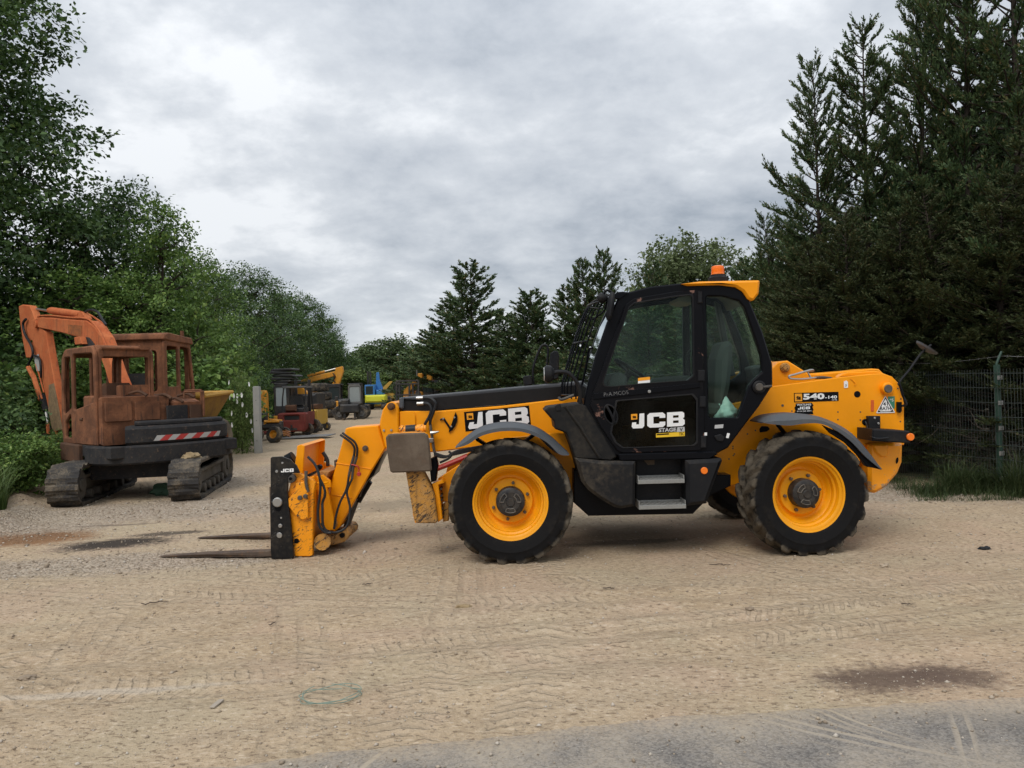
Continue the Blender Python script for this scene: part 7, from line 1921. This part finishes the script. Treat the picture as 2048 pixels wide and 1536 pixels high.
# big excavator with a black cab and upright amber arm
B = Bld('tracked_digger', (gx(563, 33.5, 828), 33.5, 0), 0, 'tracked digger with tall black cab and folded upright amber arm beside the concrete post', 'digger')
B.prism('cab_frame', [(-.32, .55), (.34, .55), (.34, 1.86), (.24, 1.98), (-.25, 1.98), (-.34, 1.85)], 0, .06, 'yblack', bev=.02, r=.06, holes=[fillet([(-.24, 1.0), (.24, 1.0), (.22, 1.84), (-.24, 1.84)], .05, 3)])
B.box('windscreen', (-.25, .03, .99), (.25, .045, 1.85), 'pane', .003); B.box('cab_side', (.30, .06, .55), (.34, 1.5, 1.9), 'yblack'); B.box('cab_side', (-.34, .06, .55), (-.30, 1.5, 1.9), 'yblack'); B.box('cab_roof', (-.33, .0, 1.96), (.33, 1.5, 2.04), 'yblack')
B.box('amber_step', (-.36, -.04, .36), (.30, .3, .56), 'y2', .03); B.box('deck', (-.6, .2, .3), (1.4, 2.4, .6), 'yblack', .05); B.box('engine_hood', (.36, .7, .6), (1.4, 2.4, 1.5), 'yblack', .08)
a_ = B.prism('dipper_arm', [(-.95, .08), (-.52, .05), (-.46, .5), (-.46, 1.55), (-.52, 1.72), (-.92, 1.72), (-.98, 1.5)], -.6, -.3, 'y2', r=.05, bev=.03)
for z_ in (1.5, 1.2, .95): B.tube('arm_hose', [(-.85, -.62, z_), (-.83, -.66, z_ - .2), (-.86, -.62, z_ - .36)], .022, 'hose', 6, a_, 3)
for x in (-.78, -.64): B.tube('arm_pipe', [(x, -.62, .3), (x, -.62, 1.6)], .018, 'y2', 6, a_)
text_me = text_mesh('JCB', bold=.04)
B.prism('boom', [(-.4, 1.5), (-.3, 1.75), (.6, 1.95), (1.1, 1.4), (.9, 1.2), (.4, 1.6)], .9, 1.2, 'y2', r=.05)
for y in (.4, 1.9): B.box('track', (-.75, y - .25, 0), (1.3, y + .25, .36), 'track', .14)
Yd = 33.3
# flattened black cab roofs stacked on top of the digger
for k in range(5):
    z_ = 2.045 + .135 * k
    mb = MB(); mb.prism(fillet([(-.50 + .05 * (k % 2), 0), (.42 + .04 * (k % 3), 0.01), (.48, .06), (.40, .10), (-.42, .115), (-.52, .07)], .03, 3), .0, 1.2, bev=.02)
    pn = mb.build('scrap_panel', M['yblack'], None)
    pn.location = (gx(563, 33.5, 740) + .05 * ((k * 7) % 3 - 1), 33.5 + .05, z_); pn.rotation_euler = (0, math.radians(((k * 5) % 4 - 1.5) * 1.2), math.radians(((k * 3) % 5 - 2) * 4))
    tag(pn, ('lowest black scrap panel stacked on the digger cab', 'second black scrap panel up in the stack on the digger cab', 'middle black scrap panel of the stack on the digger cab', 'fourth black scrap panel up in the stack on the digger cab', 'topmost black scrap panel of the stack on the digger cab')[k], 'scrap panel', 'black scrap panels stacked on the digger cab')
# black mast machine right of the cab
B = Bld('forklift_mast', (gx(596, 34.5, 828), 34.5, 0), 0, 'black forklift mast standing between the digger cab and the tyres', 'lift mast')
for x in (-.38, -.12, .14, .36): B.box('mast_rail', (x - .035, 0, .1), (x + .035, .12, 1.9), 'yblack', .01)
for z_ in (.4, 1.1, 1.85): B.box('cross_bar', (-.42, -.01, z_), (.40, .10, z_ + .08), 'yblack', .01)
for x in (-.2, .05): B.tube('mast_chain', [(x, -.03, .3), (x, -.03, 1.8)], .02, 'dark_steel', 6)
# yellow excavator with raised boom
B = Bld('yellow_excavator', (gx(628, 56, 815), 56, 0), 0, 'yellow excavator whose raised boom folds down at the right behind the tyre stack', 'excavator')
bo = B.prism('boom', [(-1.2, 1.9), (-1.15, 2.35), (.2, 2.75), (1.75, 3.05), (2.05, 3.12), (2.05, 2.80), (1.2, 2.55), (-.1, 2.30), (-.6, 1.6)], -.2, .2, 'y2', bev=.03, r=.05)
B.prism('dipper_arm', [(1.75, 3.28), (2.30, 3.40), (2.35, 3.0), (1.95, 1.9), (1.55, 1.75), (1.45, 2.0), (1.72, 2.6)], -.25, .05, 'y2', bev=.03, r=.06)
B.tube('boom_ram', [(-.4, 0, 2.75), (.9, 0, 3.05)], .09, 'y2', 10, bo); B.tube('ram_rod', [(.9, 0, 3.05), (1.9, 0, 3.28)], .05, 'steel', 8, bo)
B.tube('hose', [(1.55, -.27, 2.9), (1.75, -.32, 2.65), (1.6, -.3, 2.35), (1.75, -.3, 2.2)], .04, 'hose', 6, None, 4)
B.box('body', (-2.6, -.2, .9), (-.2, 2.2, 1.9), 'y2', .1); B.box('cab', (-1.2, -1.1, 1.0), (-.3, .3, 2.3), 'yblack', .08)
for y in (-.9, 1.5): B.box('track', (-2.6, y - .3, 0), (.9, y + .3, .8), 'track', .3)
# tractor tyres lying in stacks
tg_ = 'old tractor tyres stacked in the yard'
first = None
spots = [(648, 44, 0, .62, 'largest tyre low in the right stack'), (648, 44, .52, .58, 'second tyre of the right stack'), (638, 44, 1.04, .62, 'chevron tyre third in the right stack'), (634, 44, 1.56, .60, 'tyre crowning the right stack'), (605, 42.5, 0, .60, 'bottom tyre of the left stack'), (605, 42.5, .52, .60, 'second tyre of the left stack'), (608, 42.5, 1.04, .60, 'upper tyre of the left stack')]
for k, (px, Y, z_, R_, lab) in enumerate(spots):
    if first is None:
        first = empty('tractor_tyre', (0, 0, 0), label='x', cat='tyre', group=tg_)
        small_wheel(first, .62, .50, M['old_tyre'], M['yblack'], lugs=18, rimr=.55); o_ = first
    else: o_ = copy_tree(first)
    s_ = R_ / .62 * 1.15
    o_.scale = (s_, s_, 1.0); o_.location = (gx(px, Y), Y, z_ + .26); o_.rotation_euler = (math.pi / 2, 0, k * 0.7)
    o_.scale = (s_, 1.0, s_); o_['label'] = lab
# garden tractor wreck in front of the post gap
B = Bld('ride_on_mower', (gx(541, 25.5, 872), 25.5, 0), 15, 'stripped black and yellow ride on mower behind the concrete post', 'mower')
B.box('bonnet', (-.45, -.1, .35), (.42, .6, .62), 'yblack', .08); B.box('yellow_panel', (-.2, -.13, .60), (.30, .5, .68), 'y2', .03); B.box('red_deck', (-.6, -.2, .2), (.1, .4, .32), 'fl_red', .04); B.box('seat', (-.5, .3, .6), (-.1, .7, .95), 'yblack', .05)
B.tube('frame_bar', [(-.5, .0, .3), (.0, -.1, .72), (.4, -.05, .66)], .03, 'y2')
B.wheel((-.42, -.28, .22), .22, .16, rim='y2', lugs=10); B.wheel((.45, .5, .2), .2, .15, rim='y2', lugs=10)
B.box('windscreen', (-.62, .3, .7), (-.3, .34, 1.05), 'pane', .01)
sw = empty('loose_wheel', (gx(549, 24.2, 868), 24.2, .26), 0, 'loose tyre with yellow rim leaning in front of the ride on mower', 'wheel')
small_wheel(sw, .27, .20, M['old_tyre'], M['y2'], lugs=12); sw.rotation_euler = (math.radians(-14), 0, math.radians(-18))
hp = empty('hose_pile', (gx(565, 24.6, 876), 24.6, .1), 0, 'tangle of dull orange hose beside the loose wheel', 'hose')
MB().tube([(.22 * math.cos(a * 1.0) + .03 * math.sin(5 * a), .2 * math.sin(a), .06 + .10 * math.sin(a * .5) ** 2 + .012 * a) for a in np.linspace(0, 14, 60)], .018, 6).build('coil', plain('dull_orange_hose', (.32, .13, .05), .7), hp)
fsht = MB().prism(fillet([(-1.0, -.35), (.9, -.45), (1.1, .3), (-.9, .4)], .05), 0, .03, axis='Z', bev=.006).build('board', M['ygrey'])
fsht.location = (gx(608, 26.0, 874), 25.9, .05); fsht.rotation_euler = (.03, -.03, .1); tag(fsht, 'flat grey board lying on the dirt in front of the red forklift', 'board')
# blue mini excavator with lime tail
B = Bld('mini_excavator', (gx(754, 58, 817), 58, 0), 0, 'blue excavator with lime yellow counterweight at the end of the yard', 'excavator')
B.box('counterweight', (-.82, -.6, .55), (.82, .3, 1.15), 'lime', .12); B.prism('cab', [(-.85, 1.1), (-.05, 1.1), (-.05, 1.95), (-.85, 1.95)], -.4, .7, 'blue', r=.06, bev=.03); B.box('cab_window', (-.76, -.42, 1.22), (-.2, -.395, 1.84), 'pane_dark', .01)
B.box('deck', (-.85, -.4, .45), (.85, 1.4, .6), 'blue', .04); B.box('engine_cover', (.0, -.3, 1.1), (.55, .6, 1.55), 'blue', .08)
B.prism('boom', [(-.15, 1.4), (-.05, 2.9), (.12, 2.95), (.18, 2.3), (.42, 1.6), (.3, 1.3)], .4, .7, 'blue', r=.05)
for x in (-.82, -.62): B.box('arm_rail', (x + .0, .5, 1.2), (x + .12, .7, 3.0), 'yblack', .02)
for x in (-.65, .65): B.box('track', (x - .22, -.8, 0), (x + .22, 1.3, .45), 'track', .15)
ob = MB().lathe([(1e-4, 0), (.20, .0), (.24, .5), (.22, .52), (.19, .06), (1e-4, .05)], 16, axis='Z').build('orange_tub', plain('orange_tub', (.75, .12, .03), .5))
ob.location = (gx(727, 46, 822), 46, .02); tag(ob, 'small bright orange tub on the ground right of the compact telehandler', 'tub')
# row of yellow loaders and a black mast at the right end
for k, (px, Y, rz, lab, w) in enumerate(((785, 62, 10, 'dull yellow loader right of the blue excavator', 'y3'), (842, 50, -8, 'amber loader behind the black mast frame', 'y2'))):
    B = Bld('yard_loader', (gx(px, Y, 815), Y, 0), rz, lab, 'loader', 'yellow loaders at the end of the yard')
    B.box('bonnet', (-.9, -.2, .7), (.2, 1.4, 1.35), w, .1); B.box('cab_frame', (.1, -.1, .7), (.95, 1.3, 2.1), 'yblack', .08); B.box('cab_window', (.2, -.12, 1.3), (.85, -.095, 1.95), 'pane_dark', .01)
    B.prism('loader_arm', [(-1.2, .5), (-1.0, 1.5), (-.2, 2.2), (.1, 2.2), (-.6, 1.4), (-.9, .5)], -.5, -.3, w, r=.05); B.box('bucket', (-1.5, -.7, .15), (-.9, 1.4, .7), w, .1)
    for x in (-.5, .7): B.wheel((x, -.35, .5), .5, .35, rim=w, lugs=12)
    if k == 1: B.tube('lifting_loop', [(-.2, 0, 2.2), (-.2, 0, 2.8), (.0, 0, 3.0), (.2, 0, 2.85)], .05, 'ygrey', 6, None, 4); B.box('arm_tower', (-.25, .0, 2.0), (.15, .4, 2.6), w, .05); B.box('arm_tower', (.45, .0, 2.05), (.8, .4, 2.6), w, .05)
B = Bld('forklift_mast', (gx(816, 42, 815), 42, 0), 0, 'black forklift mast frame in front of the amber loader', 'lift mast')
for x in (-.62, -.46, .10, .30, .62): B.box('mast_rail', (x - .05, 0, .1), (x + .05, .16, 2.05 if abs(x) > .4 else 1.9), 'yblack', .01)
for z_ in (.5, 1.2, 1.82, 2.0): B.box('cross_bar', (-.64, -.01, z_), (.64, .14, z_ + .09), 'yblack', .01)
B.prism('tilt_plate', [(.30, .3), (.95, .3), (.75, 1.3), (.55, 1.6), (.35, 1.2)], .05, .12, 'yblack')
# containers at the back
for k, (px, Y, w, h, rz, col, lab) in enumerate(((728, 70, 2.6, 2.5, 5, (.22, .075, .055), 'rust red steel container left of the blue excavator'), (640, 62, 3.0, 2.4, -4, (.25, .05, .04), 'dark red container behind the tyre stack'), (848, 60, 1.6, 2.3, 0, (.32, .12, .07), 'rust coloured container right of the amber loader'), (430, 29, 1.5, 1.9, 20, (.03, .22, .42), 'blue container half hidden by the shrubs above the skip'))):
    mat_ = rust_mat('container_paint', col, tuple(c_ * 1.2 for c_ in col), (.12, .07, .05), 1, .2)
    B = Bld('container', (gx(px, Y, 800), Y, 0), rz, lab, 'container')
    vs, fs = [], []
    n = 24
    for i in range(n + 1):
        x = -w / 2 + w * i / n; y = .0 if (i // 2) % 2 == 0 else .04
        vs += [(x, y, .1), (x, y, h - .1)]
    fs = [(2 * i, 2 * i + 2, 2 * i + 3, 2 * i + 1) for i in range(n)]
    MB().add(vs, fs).build('wall_sheet', mat_, B.o, sm=0)
    B.box('shell', (-w / 2, .05, 0), (w / 2, 2.3, h), mat_, .02); B.box('top_rail', (-w / 2, -.03, h - .12), (w / 2, .05, h + .004), mat_, .01); B.box('bottom_rail', (-w / 2, -.03, -.002), (w / 2, .05, .12), mat_, .01)

# ================================================================== litter on the dirt
def debris(name, mb, mat, loc, rz, label, cat, org=(0, 0, 0)):
    o_ = mb.build(name, mat); o_.location = (loc[0], loc[1], float(ground_h(loc[0], loc[1])) + .004); o_.rotation_euler = (0, 0, rz)
    return tag(o_, label, cat)
wood = plain('weathered_wood', (.27, .21, .15), .9); twm = plain('twig_bark', (.10, .075, .055), .9)
g_ = G(660, 1400); mb = MB(); r = np.random.default_rng(4)
for turn, (ra, rb) in enumerate(((.165, .12), (.155, .10), (.16, .13))):
    mb.tube([((ra + .012 * math.sin(3 * a + turn)) * math.cos(a), (rb + .01 * math.sin(2 * a + turn)) * math.sin(a), .006 + .010 * (1 + math.sin(2 * a + turn * 2))) for a in np.linspace(.2 + turn, 6.3 + turn * .8, 40)], .0022, 6)
debris('wire_loop', mb, plain('green_twine', (.20, .27, .22), .6), g_, .1, 'loose loop of thin grey green cord on the dirt', 'cord')
g_ = G(434, 1412); debris('wood_chip', MB().box((-.014, -.05, 0), (.014, .05, .008), bev=.002), plain('grey_wood', (.36, .31, .25), .9), g_, -.15, 'flat grey wood chip left of the cord loop', 'wood chip')
def twig(px, py, L, rz, label, n=6, seed=0, rad=.004):
    rr_ = random.Random(seed); pts = [(L * (k / n - .5), rr_.uniform(-.03, .03) * L * 2, .006 + rr_.uniform(0, .01)) for k in range(n + 1)]
    mb = MB(); mb.tube(pts, [rad, rad * 1.2, rad * .6], 6)
    k = n // 2; mb.tube([pts[k], (pts[k][0] + L * .14, pts[k][1] + L * .12, .012)], rad * .6, 5)
    return debris('twig', mb, twm, G(px, py), rz, label, 'twig')
twig(1440, 1131, .19, -.1, 'thin straight twig in front of the belly of the telehandler', seed=1)
twig(310, 1211, .20, .35, 'forked twig on the dirt below the fork tips', seed=2)
twig(735, 1171, .09, .3, 'short twig on the dirt right below the carriage', seed=3)
twig(1218, 1184, .10, -.4, 'short dark twig below the step side of the front tyre', seed=4)
twig(1815, 1213, .09, .1, 'tiny twig on the dirt at the right', seed=5)
twig(545, 1255, .07, 1.2, 'tiny twig between the forks and the cord loop', seed=6)
for (px, py, s_, lab, m_) in ((1968, 1098, (.05, .03, .018), 'small black scrap of rubber lying at the right edge', M['hose']), (928, 1213, (.055, .03, .012), 'crumpled tan scrap lying on the dirt in the middle', mcl), (53, 1365, (.045, .03, .015), 'crumpled brown scrap in the lower left corner', wood), (1770, 1135, (.035, .03, .02), 'pale stone sized clod below the rear tyre', plain('clod', (.42, .34, .25), .95)), (1500, 1228, (.03, .02, .014), 'dark clod on the dirt left of the middle of the right half', wood)):
    g_ = G(px, py); lump('litter', (g_.x, g_.y, float(ground_h(g_.x, g_.y)) + s_[2] * .5), s_, m_, int(px), lab, 'litter')
